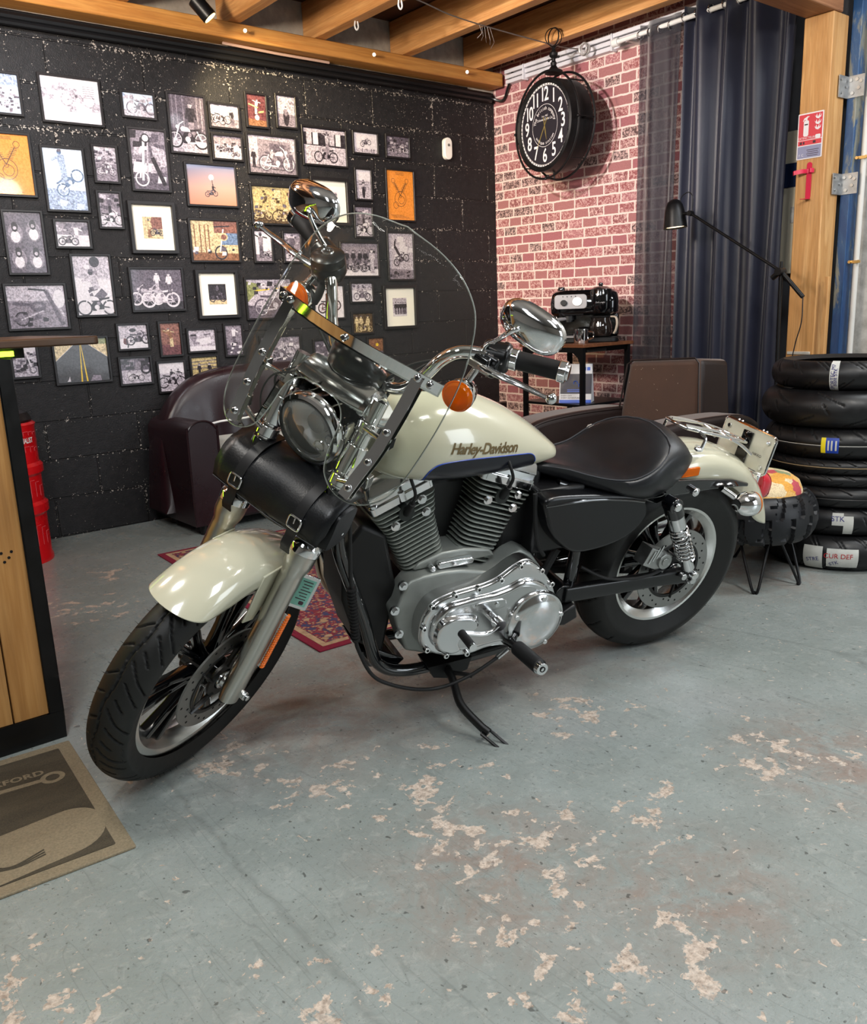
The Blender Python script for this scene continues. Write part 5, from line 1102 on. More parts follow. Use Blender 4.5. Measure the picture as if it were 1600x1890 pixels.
g = G(); g.prism([(-.098, .0), (.1, .0), (.1, .018), (-.098, .018)], .0005, .001, 0, BR_); g.prism([(.045, .195), (.062, .195), (.062, .215), (.045, .215)], .0005, .001, 0, BR_).prism([(.068, .195), (.088, .195), (.088, .215), (.068, .215)], .0005, .001, 0, BR_)
for k in range(2): g.prism([(-.05, .066+.01*k), (.05, .066+.01*k), (.05, .071+.01*k), (-.05, .071+.01*k)], .0026, .0032, 0, BR_)
g.torus(BR_(.0, .12, .003), (0, -1, 0), .012, .002, 16, 5).torus(BR_(.035, .105, .003), (0, -1, 0), .016, .002, 16, 5)
g.build('blue_marks', mat('bright_blue_print', (40, 90, 200), .4), t, smooth=False)
for txt, yy in (('EVERY DAY', .043), ('EVERY ADVENTURE', .029)):
    vs, fs = text_geo(txt, .0135, align='LEFT'); G().add([BR_(v.x-.088, v.y+yy, .0012) for v in vs], fs).build('lettering', DKS, t, smooth=False, fixn=False)
t = thing('black_speaker', 'black box with red display in the corner under the brick wall', 'electronic box', (3.97, 4.52, 0))
G().b2((-.22, -.17, 0), (.225, .2, .50)).build('cabinet', GLOSSB, t, bevel=.01)
g = G()
for k, x in enumerate((-.02, .0, .03)): g.b2((x+.1, -.1715, .435), (x+.113, -.1705, .455))
g.build('red_display', mat('red_led', (255, 40, 40), .3, emit=(255, 30, 20), estr=4), t)

# ================================================================== FLOOR LAMP
t = thing('floor_lamp', 'black adjustable floor lamp with bell shade reaching across the navy curtain', 'floor lamp', (4.12, 2.30, 0))
LP = lambda x, y, z: Vector((x-4.12, y-2.30, z))
hd = LP(4.12, 2.945, 1.60); jt = LP(4.12, 2.31, 1.262); el = LP(4.12, 2.19, 1.135); hinge = LP(4.12, 2.845, 1.592)
G().cyl((0, 0, 0), (0, 0, .025), .115, n=40).build('base', BLACK, t, bevel=.004)
G().cyl((0, .0, .02), LP(4.12, 2.31, 1.31), .008, n=12).build('pole', GALV if 0 else BLACK, t)
G().cyl(hinge, jt, .0075, n=12).cyl(jt, el, .011, n=12).build('arm', BLACK, t)
G().cyl(jt+Vector((-.035, 0, 0)), jt+Vector((.02, 0, 0)), .018, n=18).cyl(jt+Vector((-.01, .04, -.03)), jt+Vector((-.01, .0, .0)), .014, n=14).build('joint', BLACK, t)
G().cyl(hinge+Vector((-.015, 0, 0)), hinge+Vector((.015, 0, 0)), .014, n=14).cyl(hinge, hd+Vector((0, -.045, -.005)), .009, n=10).build('head_hinge', BLACK, t)
g = G().lathe([(.0, .075), (.018, .073), (.034, .062), (.046, .04), (.053, .01), (.058, -.03), (.064, -.075), (.062, -.075), (.055, -.03), (.05, .01), (.043, .036), (.03, .056), (.0, .068)], hd, (0, .08, 1), 36); g.build('lamp_shade', BLACK, t)
G().lathe([(0, -.068), (.058, -.066)], hd, (0, .08, 1), 30).build('bulb_diffuser', mat('lamp_glow', (255, 240, 210), .4, emit=(255, 225, 180), estr=2.2), t)
G().tube([hd+Vector((0, -.03, .05)), hd+Vector((0, -.045, .085)), hd+Vector((0, -.085, .10)), hd+Vector((0, -.112, .07)), hinge+Vector((0, -.01, .01))], .0025, 6, smooth=5).tube([el, el+Vector((0, 0, -.12)), el+Vector((0, .03, -.25)), el+Vector((0, .06, -.5)), el+Vector((0, .05, -1.1))], .003, 6, smooth=5).build('cord', BLACKP, t)
tag(G().b2((4.343, 2.255, .842), (4.3515, 2.38, .858)).build('bracket_strip', mat('white_metal_strip', (196, 192, 182), .5, .3), bevel=.003), 'white perforated metal strip screwed across the foot of the wooden post', 'metal strip')

# ================================================================== TYRES
RUB = mat('tyre_rubber', (17, 17, 19), .42, var=.12, vscale=30)
RUBG = mat('tyre_groove_black', (5, 5, 6), .8)
def tyre_mesh(R, w, rb, nu, nv, groove, T, depth=.0035, crown=.92, side=.0):
    """R outer radius, w width, rb bead radius; axis along local y. groove(u, v) -> True in groove; u metres round, v -1..1 across"""
    g = G(T); rings = []; gm = []
    prof = []
    A = 1.42
    for j in range(nv+1):
        v = -1+2*j/nv; a = A*v; prof.append((R-w/2*crown+w/2*crown*cos(a), w/2*sin(a), v))
    sw = []
    yb = w*.36
    for k in range(1, 7):
        q = k/6; r0, y0 = prof[-1][0], prof[-1][1]
        sw.append((r0+(rb-r0)*q, y0*(1-q)+yb*q))
    for i in range(nu):
        th = 2*pi*i/nu; ring = []
        for r, y in reversed(sw): ring.append((r*cos(th), -y, r*sin(th)))
        for r, y, v in prof:
            d = depth if groove(th*R, v) else 0
            ring.append(((r-d*cos(A*v))*cos(th), y-d*sin(A*v), (r-d*cos(A*v))*sin(th)))
        for r, y in sw: ring.append((r*cos(th), y, r*sin(th)))
        rings.append([Vector(p) for p in ring])
    n_ = len(rings[0]); vs = [p for r in rings for p in r]; fs = []; mi = []
    for i in range(nu):
        j = (i+1) % nu
        for k in range(n_-1):
            fs.append((i*n_+k, i*n_+k+1, j*n_+k+1, j*n_+k))
            kk = k-len(sw)
            u0 = (i+.5)*2*pi/nu*R; v0 = -1+2*(kk+.5)/nv
            mi.append(1 if 0 <= kk < nv and groove(u0, v0) else 0)
    g.v = vs; g.f = fs; g.mi = mi
    return g
def seg_groove(lines, period, width, R):
    """lines: [(u0, v0, u1, v1)] in one period, v -1..1; straight strokes; mirrored list given explicitly"""
    C = 2*pi*R; K = max(1, round(C/period)); P = C/K
    def f(u, v):
        uu = u % P
        for (a, b, c, d) in lines:
            for sh in (-P, 0, P):
                x, y = uu+sh, v*.09; x0, y0, x1, y1 = a*P, b*.09, c*P, d*.09
                dx, dy = x1-x0, y1-y0; L = dx*dx+dy*dy
                q = max(0, min(1, ((x-x0)*dx+(y-y0)*dy)/L))
                if (x-x0-q*dx)**2+(y-y0-q*dy)**2 < width*width: return True
        return False
    return f
SPORT = [(.1, .15, .5, .85), (.6, -.15, 1., -.85), (.35, .35, .75, .9), (.85, -.35, 1.25, -.9)]
WAVE = [(0, .2, .5, .75), (.5, -.2, 1., -.75), (.25, -.1, .35, .25)]
RAIN = [(0, .25, .5, .9), (.5, -.25, 1., -.9), (0, .0, 1, .0), (.25, .5, .5, .8)]
Zm = Matrix.Rotation(pi/2, 4, 'X')
stack = [  # z0, height, R, bead, lines, period, dx, dy, label
    (.0, .150, .323, .215, SPORT, .10, .0, .0, 'wide bottom tyre of the stack, with torn white labels and CUR lettering'),
    (.150, .125, .316, .215, WAVE, .12, .01, .01, 'tyre second from the floor in the stack, with white STK label'),
    (.275, .085, .308, .225, RAIN, .10, .0, -.01, 'slim plain tyre third from the floor in the stack'),
    (.360, .055, .300, .225, SPORT, .09, .0, .0, 'slimmest tyre in the middle of the stack, just under the one with a white ring'),
    (.415, .060, .312, .230, RAIN, .06, .0, .0, 'slim tyre with a pale ring in the stack, under the blue and yellow sticker'),
    (.475, .130, .320, .220, RAIN, .09, .0, .0, 'tyre with blue and yellow sticker in the stack'),
    (.605, .155, .327, .215, WAVE, .22, -.01, .01, 'widest smooth tyre in the stack, second from the top'),
    (.760, .118, .305, .225, SPORT, .14, .0, .0, 'topmost tyre of the stack, with a white paper band')]
SC = Vector((3.735, 1.764, 0)); PAPER = mat('label_paper', (196, 196, 190), .6, var=.08, vscale=30)
LBY = mat('label_yellow', (230, 210, 30), .5); LBB = mat('label_blue', (24, 60, 160), .4); INK = mat('ink_blue', (30, 30, 110), .5); INKR = mat('ink_red', (180, 30, 40), .5)
def tyre_lbl(t, R, w, z, az, da, zz0, zz1, m, name, off=.0015):
    """label patch on the tread, az centre azimuth, da half angle, zz0..zz1 in -1..1 of the profile"""
    g = G(); rows = []
    NS = max(8, int(da/.03))
    for i in range(NS+1):
        a = az-da+2*da*i/NS; row = []
        for k in range(9):
            v = zz0+(zz1-zz0)*k/8; q = 1.42*v; rr = R-w/2*.92+(w/2*.92+off)*cos(q); row.append(Vector((rr*cos(a), rr*sin(a), w/2+ (w/2+off)*sin(q))))
        rows.append(row)
    g.loft(rows, closed=False, cap=False); return g.build(name, m, t, angle=80, fixn=False)
def tyre_txt(t, R, w, az, txt, size, v0, m, rot=0, off=.0025, sx=1.):
    vs, fs = text_geo(txt, size); g = G(); o = []
    for v in vs:
        x, y = v.x*sx, v.y
        if rot: x, y = x*cos(rot)-y*sin(rot), x*sin(rot)+y*cos(rot)
        q = 1.42*v0+y/(w/2); rr = R-w/2*.92+(w/2*.92+off)*cos(q); a = az+x/R
        o.append((rr*cos(a), rr*sin(a), w/2+(w/2+off)*sin(q)))
    g.add(o, fs); return g.build('lettering', m, t, smooth=False, fixn=False)
CAZ = atan2(-SC.y, -SC.x)   # azimuth pointing to the photographer's side
for i, (z0, hh, R_, rb, ln, per, dx, dy, lab) in enumerate(stack):
    t = thing('tyre', lab, 'tyre', SC+Vector((dx, dy, z0)), (0, 0, .37*i), group='motorcycle tyres stacked by the post')
    w_ = hh
    fn = seg_groove(ln, per, .0022 if i not in (6,) else .003, R_)
    g = tyre_mesh(R_, w_, rb, 480, 40, fn, None)
    g.T = lambda p, w_=w_: Vector((p.x, -p.z, p.y+w_/2))
    g.build('casing', [RUB, RUBG], t, angle=60)
    az = CAZ-.37*i
    if i == 7:
        tyre_lbl(t, R_, w_, 0, az-.16, .055, -1.0, 1.0, PAPER, 'paper_band')
        tyre_txt(t, R_, w_, az-.172, 'SPORTEC M7', .022, -.05, INK, pi/2, sx=.9); tyre_txt(t, R_, w_, az-.14, 'avant STK', .02, -.05, INK, pi/2, sx=.9)
    if i == 6: tyre_txt(t, R_, w_, az-.25, 'M002', .03, .15, mat('embossed_rubber', (44, 40, 38), .6), 0, .0004)
    if i == 5:
        tyre_lbl(t, R_, w_, 0, az-.22, .028, -.35, .35, LBY, 'sticker'); tyre_lbl(t, R_, w_, 0, az-.115, .078, -.35, .35, LBB, 'sticker')
        for q in (-.16, -.12, -.07): tyre_lbl(t, R_, w_, 0, az+q, .010, -.22, .22, PAPER, 'sticker_print', .0022)
        tyre_lbl(t, R_, w_, 0, az, 3.14, -.02, .005, PAPER, 'white_line', .0004)
    if i == 4: tyre_lbl(t, R_, w_, 0, az, 3.14, .0, .08, mat('pale_tan_ring', (150, 130, 100), .6), 'pale_ring', .0006)
    if i == 1:
        tyre_lbl(t, R_, w_, 0, az+.03, .07, -.1, .5, PAPER, 'paper_label'); tyre_lbl(t, R_, w_, 0, az+.16, .06, -.6, .35, PAPER, 'paper_label')
        tyre_txt(t, R_, w_, az+.03, 'STK', .03, .2, INK)
    if i == 0:
        tyre_lbl(t, R_, w_, 0, az-.26, .12, -.75, .35, PAPER, 'paper_label'); tyre_lbl(t, R_, w_, 0, az+.10, .19, -.5, .3, PAPER, 'paper_label')
        tyre_txt(t, R_, w_, az+.05, 'CUR DEF', .028, .0, INKR); tyre_txt(t, R_, w_, az+.0, 'STK', .022, -.3, INK, .4); tyre_txt(t, R_, w_, az-.26, 'STRE', .024, -.2, INK, .2)

# tyre stool
t = thing('tyre_stool', 'stool made of a knobbly black tyre with hairpin legs, between rear wheel and tyre stack', 'stool', (3.172, 1.852, 0))
Rr, w_ = .255, .195; zc = .285
def knob(u, v):
    P = 2*pi*Rr/16; q = (u/P) % 1
    if abs(v) < .12: return abs((q+.5) % 1-.5) < .10
    s_ = (q+(.5 if v > 0 else 0)+abs(v)*.35) % 1
    return s_ < .30 or (abs(abs(v)-.52) < .06 and s_ < .6)
g = tyre_mesh(Rr, w_, .15, 256, 40, knob, None, depth=.014, crown=.62); g.T = lambda p: Vector((p.x, -p.z, p.y+zc)); g.mi = [0]*len(g.mi)
g.build('tyre', mat('knobbly_rubber', (20, 21, 25), .45, var=.15, vscale=14), t, angle=30)
G().cyl((0, 0, zc-.07), (0, 0, zc-.05), .20, n=32).build('seat_board', BLACKP, t)
FLO = bpy.data.materials.new('flowered_fabric'); n, l, b = nodes(FLO); co = objco(n, l)
dd = mixc(n, l, .06, co, nz(n, l, 14, 3, .6, co).outputs['Color'], 'ADD')
v = n.new('ShaderNodeTexVoronoi'); v.inputs['Scale'].default_value = 17; l.new(dd, v.inputs['Vector']); sc_ = n.new('ShaderNodeSeparateColor'); l.new(v.outputs['Color'], sc_.inputs[0])
c1 = ramp(n, l, sc_.outputs[1], [(0, srgb((226, 205, 165))), (.25, srgb((222, 160, 66))), (.42, srgb((186, 74, 84))), (.58, srgb((232, 216, 180))), (.72, srgb((138, 152, 112))), (.86, srgb((228, 178, 100)))], 'CONSTANT')
lines_ = ramp(n, l, nz(n, l, 42, 3, .6, co, 2.5).outputs[0], [(.47, 0.), (.5, .7), (.53, 0.)])
l.new(mixc(n, l, lines_, c1, srgb((120, 70, 50))), b.inputs['Base Color']); b.inputs['Roughness'].default_value = .8
G().lathe([(.188, zc-.04), (.192, zc+.06), (.190, zc+.10), (.176, zc+.135), (.14, zc+.160), (.08, zc+.172), (0, zc+.175)], (0, 0, 0), (0, 0, 1), 48).build('cushion', FLO, t)
for (fx, fy) in ((-.183, -.138), (.037, -.198), (.20, .19), (-.2, .16)):
    a = atan2(fy, fx); d = Vector((cos(a), sin(a), 0)); q = Vector((-d.y, d.x, 0)); f = Vector((fx, fy, .006))
    g = G(); g.tube([d*.13+q*.06+Vector((0, 0, zc-.07)), f+q*.014+Vector((0, 0, .02)), f, f-q*.014+Vector((0, 0, .02)), d*.13-q*.06+Vector((0, 0, zc-.07))], .006, 8, smooth=4)
    g.build('hairpin_leg', BLACK, t)
# ================================================================== MOTORCYCLE
LEAN, PSI, STEER = radians(14.632), radians(168.253), radians(35.788)
bike = thing('motorcycle', 'cream and black cruiser motorcycle with clear windshield leaning on its side stand', 'motorcycle', (2.287, 1.740, .0025), (-LEAN, 0, PSI))
RK = radians(29.6); SAx = Vector((-sin(RK), 0, cos(RK))); SPt = Vector((1.431, 0, .331))
_SR = Matrix.Rotation(STEER, 3, SAx)
def ST(p): return _SR @ (Vector(p)-SPt)+SPt
CREAM = mat('cream_paint', (196, 193, 170), .16, coat=1.)
BLKP = mat('black_gloss_paint', (8, 9, 12), .1, coat=1.)
NAVY = mat('dark_panel_paint', (10, 13, 26), .3, coat=.15)
BLUEL = mat('blue_pinstripe', (30, 70, 170), .3)
GOLDL = mat('gold_script', (112, 94, 62), .35, .4)
ALU = mat('cast_aluminium', (.42, .43, .42), .34, 1., var=.12, vscale=25, bmp=.1, bscale=250)
CASEM = mat('engine_grey', (138, 142, 138), .42, .45, var=.08, vscale=20)
ALUP = mat('polished_aluminium', (.74, .75, .76), .13, 1.)
ALUB = mat('brushed_fork_aluminium', (.52, .51, .47), .28, 1.)
DALU = mat('dark_fin_paint', (44, 48, 46), .5, .2)
FINM = mat('silver_grey_fin', (160, 166, 160), .38, .45)
LTHR = mat('black_leather', (15, 16, 19), .34, var=.2, vscale=7, bmp=.2, bscale=200)
SPD = mat('satin_black_gauge', (12, 12, 13), .28, coat=.12)
SEATM = mat('seat_vinyl', (24, 25, 28), .36, var=.12, vscale=6, bmp=.12, bscale=320)
TYR = mat('motorcycle_tyre_rubber', (21, 21, 20), .5, var=.15, vscale=18)
def clear_mat(name, tint, gloss=.03, diff=None, dw=.0, fres=1.35):
    m = bpy.data.materials.new(name); m.use_nodes = True; n, l = m.node_tree.nodes, m.node_tree.links
    n.remove(n['Principled BSDF']); out = n['Material Output']
    tr = n.new('ShaderNodeBsdfTransparent'); tr.inputs[0].default_value = srgb(tint)
    gl = n.new('ShaderNodeBsdfGlossy'); gl.inputs['Roughness'].default_value = gloss
    fr = n.new('ShaderNodeFresnel'); fr.inputs[0].default_value = fres; last = tr.outputs[0]
    if diff:
        df = n.new('ShaderNodeBsdfDiffuse'); df.inputs[0].default_value = srgb(diff); mx = n.new('ShaderNodeMixShader')
        mx.inputs[0].default_value = dw; l.new(last, mx.inputs[1]); l.new(df.outputs[0], mx.inputs[2]); last = mx.outputs[0]
    m2 = n.new('ShaderNodeMixShader'); l.new(fr.outputs[0], m2.inputs[0]); l.new(last, m2.inputs[1]); l.new(gl.outputs[0], m2.inputs[2])
    l.new(m2.outputs[0], out.inputs[0]); return m
ORANGE = clear_mat('orange_lens', (255, 160, 40), .06, (255, 128, 14), .48, 1.3)
ORAD = mat('orange_lens_core', (255, 176, 50), .2, coat=.5)
REDL = mat('red_lens', (200, 10, 40), .08, coat=1.)
RBL = mat('black_rubber', (16, 16, 17), .6)
STITCH = mat('grey_stitching', (70, 72, 76), .6)
PLEX = clear_mat('clear_polycarbonate', (250, 251, 248), .015, (200, 205, 200), .012, 1.15)
HGL = clear_mat('headlamp_glass', (250, 250, 250), .03, (225, 228, 224), .10, 1.25)
FX, FZ = 1.514, .3285
FA = Vector((-.393, 0, .92)).normalized(); A0 = Vector((1.528, 0, .345))
def FP(s, y=0, f=0, T=None):
    """point s metres up the fork line, y lateral, f forward of it"""
    return A0+FA*s+Vector((FA.z*f, y, -FA.x*f))
def part(g, name, m, parent=None, **k): return g.build(name, m, parent or bike, **k)

# ---- wheels
def wheel(name, c, R, w, rb, rimr, rimw, lines, per, T, nu, nv, disc_r, disc_y, lab):
    c = Vector(c); tr = (lambda p: T(Vector(p)+c)) if T else (lambda p: Vector(p)+c)
    g = tyre_mesh(R, w, rb, nu, nv, seg_groove(lines, per, .0024, R), None, depth=.004); g.T = tr
    w0 = g.build(name, [TYR, RUBG], bike, angle=60)
    g = G(tr); h = rimw
    prof = [(rimr-.022, h), (rimr-.004, h+.003), (rimr, h), (rimr, h-.006), (rimr-.008, h-.014), (rimr-.03, h-.022), (rimr-.036, 0),
            (rimr-.03, -h+.022), (rimr-.008, -h+.014), (rimr, -h+.006), (rimr, -h), (rimr-.004, -h-.003), (rimr-.022, -h),
            (rimr-.026, -h+.004), (rimr-.042, -h+.02), (rimr-.048, 0), (rimr-.042, h-.02), (rimr-.026, h-.004)]
    g.lathe(prof, (0, 0, 0), (0, 1, 0), 96, closed_prof=True); g.build('rim', mat('machined_rim', (.78, .78, .76), .22, 1.), w0, angle=25)
    g = G(tr); g.cyl((0, -rimw-.01, 0), (0, rimw+.01, 0), .045, n=32).cyl((0, -rimw-.03, 0), (0, rimw+.03, 0), .03, n=24); g.build('hub', BLKP, w0, bevel=.003)
    for k in range(14):
        a = 2*pi*(k//2)/7+(.085 if k % 2 else -.085)+.2; a2 = 2*pi*(k//2)/7+(.14 if k % 2 else -.14)+.2
        d = Vector((cos(a), 0, sin(a))); d2 = Vector((cos(a2), 0, sin(a2)))
        r1 = rimr-.040; pr = []
        for q, (wd, th) in ((0, (.012, .020)), (.5, (.009, .015)), (1., (.011, .018))):
            ctr = d*.040*(1-q)+d2*r1*q; nrm = Vector((-d.z, 0, d.x))
            pr.append([ctr+nrm*x+Vector((0, y, 0)) for x, y in rrect(wd*2, th*2, .006, 2)])
        G(tr).loft(pr).build('spoke', BLKP, w0)
    # brake disc: ring with drilled holes drawn as dark plugs, inner carrier
    g = G(tr); y = disc_y
    g.lathe([(disc_r-.042, y), (disc_r, y), (disc_r, y-.005), (disc_r-.042, y-.005)], (0, 0, 0), (0, 1, 0), 72, closed_prof=True)
    dsc = g.build('brake_disc', mat('brake_disc_steel', (.34, .34, .33), .36, 1.), w0, angle=30)
    g = G(tr)
    for k in range(30):
        a = 2*pi*k/30; rr = disc_r-.012-(.010*(k % 3)); g.cyl((rr*cos(a), y+.0005, rr*sin(a)), (rr*cos(a), y-.0055, rr*sin(a)), .0036, n=8)
    g.build('disc_holes', RUBG, dsc)
    g = G(tr)
    for k in range(5):
        a = 2*pi*k/5+.5; q = Vector((cos(a), 0, sin(a))); tq = Vector((-sin(a), 0, cos(a)))
        g.tube([q*.042+Vector((0, y, 0)), q*.07+tq*.012+Vector((0, y, 0)), q*(disc_r-.040)+tq*.035+Vector((0, y, 0))], .007, 6, smooth=4, flat=.5)
    g.lathe([(.030, y+.004), (.052, y+.003), (.052, y-.004), (.030, y-.004)], (0, 0, 0), (0, 1, 0), 36, closed_prof=True)
    g.lathe([(disc_r-.050, y+.002), (disc_r-.040, y+.002), (disc_r-.040, y-.004), (disc_r-.050, y-.004)], (0, 0, 0), (0, 1, 0), 60, closed_prof=True)
    g.build('disc_carrier', mat('dark_carrier', (60, 60, 60), .35, .9), dsc)
    g = G(tr); g.lathe([(0, y+.02), (.016, y+.02), (.02, y+.01), (.026, y+.008), (.028, y), (.028, y-.02)], (0, 0, 0), (0, 1, 0), 28); g.build('bearing_cap', ALUP, w0)
    return w0
FRL = [(1, -0.06, 0.5, 0.04), (0.5, 0.04, 0.0, -0.06), (0.98, 0.12, 0.7, 0.5), (0.7, 0.5, 0.48, 0.92), (0.58, 0.24, 0.3, 0.66), (0.3, 0.66, 0.18, 0.84), (0.22, 0.22, 0.02, 0.52), (0.7, -0.1, 0.5, -0.45), (0.5, -0.45, 0.4, -0.8), (0.22, -0.2, 0.04, -0.66)]
wf = wheel('front_wheel', (FX, 0, FZ), .335, .116, .252, .256, .032, FRL, .125, ST, 860, 56, .146, .062, '')
g = G(lambda p: ST(Vector(p)+Vector((FX, 0, FZ))))
random.seed(5)
for k in range(90):
    a = 2*pi*k/90+random.uniform(-.02, .02); v = random.choice((-.62, -.8, .86, -.5)); q = 1.42*v; rr = .335-.058*.92+.058*.92*cos(q); L = .008
    d = Vector((cos(q)*cos(a), sin(q), cos(q)*sin(a))); p = Vector((rr*cos(a), .058*sin(q), rr*sin(a)))
    g.cyl(p, p+d*L+Vector((0, 0, random.uniform(-.002, .002))), .0006, .0003, 4)
o = g.build('rubber_whiskers', TYR, wf, smooth=False); o['kind'] = 'stuff'
RRL = [(0, .0, 1., .0), (.1, .1, .4, .7), (.6, -.1, .9, -.7)]
wr = wheel('rear_wheel', (0, 0, .323), .323, .150, .208, .222, .052, RRL, .11, None, 480, 36, .143, .082, '')

# ---- fork legs
for sy in (1, -1):
    Y = .110*sy
    g = G(ST)
    def ring(s, r, fx=1.): 
        c = FP(s, Y); u = Vector((FA.z, 0, -FA.x)); return [c+u*(r*fx*cos(2*pi*k/24))+Vector((0, r*sin(2*pi*k/24), 0)) for k in range(24)]
    g.loft([ring(s, r, f) for s, r, f in ((-.035, .015, 1.2), (-.03, .022, 1.3), (.0, .025, 1.25), (.05, .026, 1.1), (.12, .0265, 1), (.30, .0275, 1), (.315, .0285, 1), (.340, .0280, 1), (.350, .0285, 1), (.368, .0345, 1), (.378, .036, 1), (.405, .036, 1))])
    leg = g.build('fork_slider', ALUB, bike, angle=40)
    g = G(ST); g.loft([ring(s, r) for s, r in ((.403, .036), (.406, .0385), (.423, .0385), (.426, .037), (.441, .027), (.445, .0225), (.443, .0205))], cap=False); g.build('seal_cap', CHROME, leg, angle=30)
    g = G(ST); g.cyl(FP(.41, Y), FP(.80, Y), .0195, n=28); g.build('fork_tube', CHROME, leg)
    g = G(ST); g.cyl(FP(.49, Y), FP(.58, Y), .027, n=28); g.build('lower_cover', BLKP, leg, bevel=.002)
    g = G(ST); g.cyl(FP(.62, Y), FP(.69, Y), .026, n=28); g.build('upper_cover', CHROME, leg, bevel=.002)
    # fender lug
    g = G(ST); g.cyl(FP(.215, Y, -.012), FP(.215, Y-.035*sy, -.02), .013, n=14).cyl(FP(.165, Y, -.008), FP(.165, Y-.03*sy, -.016), .011, n=14); g.build('fender_lug', ALUB, leg, bevel=.002)
    if sy > 0:
        g = G(ST); g.cyl((FX, .09, FZ), (FX, .142, FZ), .013, n=6).cyl((FX, .142, FZ), (FX, .150, FZ), .008, n=10); g.build('axle_nut', ALUP, leg, bevel=.002)
        g = G(ST); g.ribbon([FP(.075, Y+.018, -.028), FP(.15, Y+.020, -.029), FP(.235, Y+.020, -.026)], .016, .006, (0, 1, 0)); g.build('reflector_base', ALUP, leg, bevel=.001)
        g = G(ST)
        for k in range(22): c = FP(.08+.15*k/21, Y+.028, -.030); g.sph(c, (.0085, .0065, .0048), 8, 6)
        g.build('orange_reflector', mat('amber_reflector', (236, 110, 14), .25, coat=.6), leg)
        u = Vector((FA.z, 0, -FA.x)); c0 = FP(.30, Y+.03, -.040); _r = Vector((.62, -.77, .25)).normalized(); _r = (_r-FA*_r.dot(FA)).normalized()
        rt = Matrix((_r, FA, _r.cross(FA))).transposed()
        def LB(a, b_, h): return c0+rt @ Vector((a, b_, -h))
        g = G(ST); g.prism(rrect(.052, .092, .004), -.004, .002, 0, LB); g.build('sticker_holder', ALUP, leg, bevel=.001)
        g = G(ST); g.prism(rrect(.038, .074, .002), .0021, .0028, 0, LB); g.build('green_sticker', mat('green_insurance_paper', (120, 176, 160), .5), leg, smooth=False)
        g = G(ST)
        for k in range(7): g.prism([(x-.003*(k % 2), y+.03-.008*k) for x, y in rrect(.026-.004*(k % 3), .0022, .0005)], .0029, .0033, 0, LB)
        g.prism([(x-.006, y-.028) for x, y in rrect(.012, .01, .003)], .0029, .0033, 0, LB); g.build('sticker_print', DKS, leg, smooth=False)
# front caliper, brake hose, cables
g = G(ST); g.box(FP(.10, .098, -.058), (.055, .045, .085), rot=Matrix.Rotation(-.42, 3, 'Y')); cal = part(g, 'front_caliper', ALU, bevel=.010, seg=3)
g = G(ST)
for s in (.075, .13): g.cyl(FP(s, .118, -.062), FP(s, .128, -.062), .011, n=14)
g.build('caliper_bolt', ALUP, cal, bevel=.001)
g = G(ST); g.tube([FP(.14, .118, -.075), FP(.19, .115, -.07), FP(.35, .10, -.06), FP(.5, .08, -.05), FP(.62, .03, -.03)], .005, 8, smooth=5); part(g, 'brake_hose', RBL)
# triple clamps and stem
g = G(ST)
for s, th in ((.555, .035), (.735, .028)):
    g.prism([(x, y) for x, y in ((-.135, -.03), (-.06, -.10), (.06, -.10), (.135, -.03), (.14, 0), (.135, .03), (.09, .03), (.05, -.015), (-.05, -.015), (-.09, .03), (-.135, .03), (-.14, 0))], -th/2, th/2, 0, lambda a, b_, h, s=s: FP(s, a, b_-.02)+FA*h)
g.cyl(FP(.55, 0, -.06), FP(.78, 0, -.06), .022, n=20); part(g, 'triple_clamp', BLKP, bevel=.004)
g = G(); g.cyl((1.205, 0, .775), (1.105, 0, .955), .034, n=24); part(g, 'steering_head', BLKP, bevel=.004)

# ---- front fender
def fender(R, th0, th1, W0, depth, T, c, tip=.30, nose=1, skirt_fn=None):
    g = G(T); c = Vector(c); rows = []; K = 40; M = 22
    for i in range(K+1):
        t = (1-cos(pi/2*i/K)) if nose == 1 else (sin(pi/2*i/K) if nose == 2 else i/K); th = th0+(th1-th0)*t
        # rounded tips: half width shrinks elliptically near both ends
        ea = min(1, t/tip) if nose in (1, 3) else 1; eb = min(1, (1-t)/tip) if nose in (2, 3) else 1
        e = sqrt(max(0, 1-(1-ea)**2))*sqrt(max(0, 1-(1-eb)**2)); e = max(e, .02)
        row = []
        for j in range(M+1):
            u = -1+2*j/M; sgn = 1 if u >= 0 else -1; au = abs(u)*e
            a = min(au/.7, 1)*pi/2; y = sgn*W0*sin(a)
            dep = W0*.52*(1-cos(a)) + (max(0, au-.7)/.3)*depth*(skirt_fn(t) if skirt_fn else 1)
            r = R-dep
            row.append(c+Vector((r*cos(th), y, r*sin(th))))
        rows.append(row)
    g.loft(rows, closed=False, cap=False); return g
g = fender(.376, radians(63), radians(134), .079, .022, ST, (FX, 0, FZ), .34, 1)
ff = part(g, 'front_fender', CREAM, angle=70, solid=.003)
for sy in (1, -1):
    g = G(ST); g.prism([(1.46, .668), (1.385, .660), (1.405, .615), (1.43, .575), (1.470, .530), (1.508, .545), (1.490, .585), (1.478, .625)][::-1], .0775*sy, .083*sy); g.build('fender_bracket', CREAM, ff, bevel=.002)
    g = G(ST); g.cyl((1.40, .078*sy, .64), (1.40, .086*sy, .64), .007, n=8); g.build('fender_bolt', BLKP, ff)

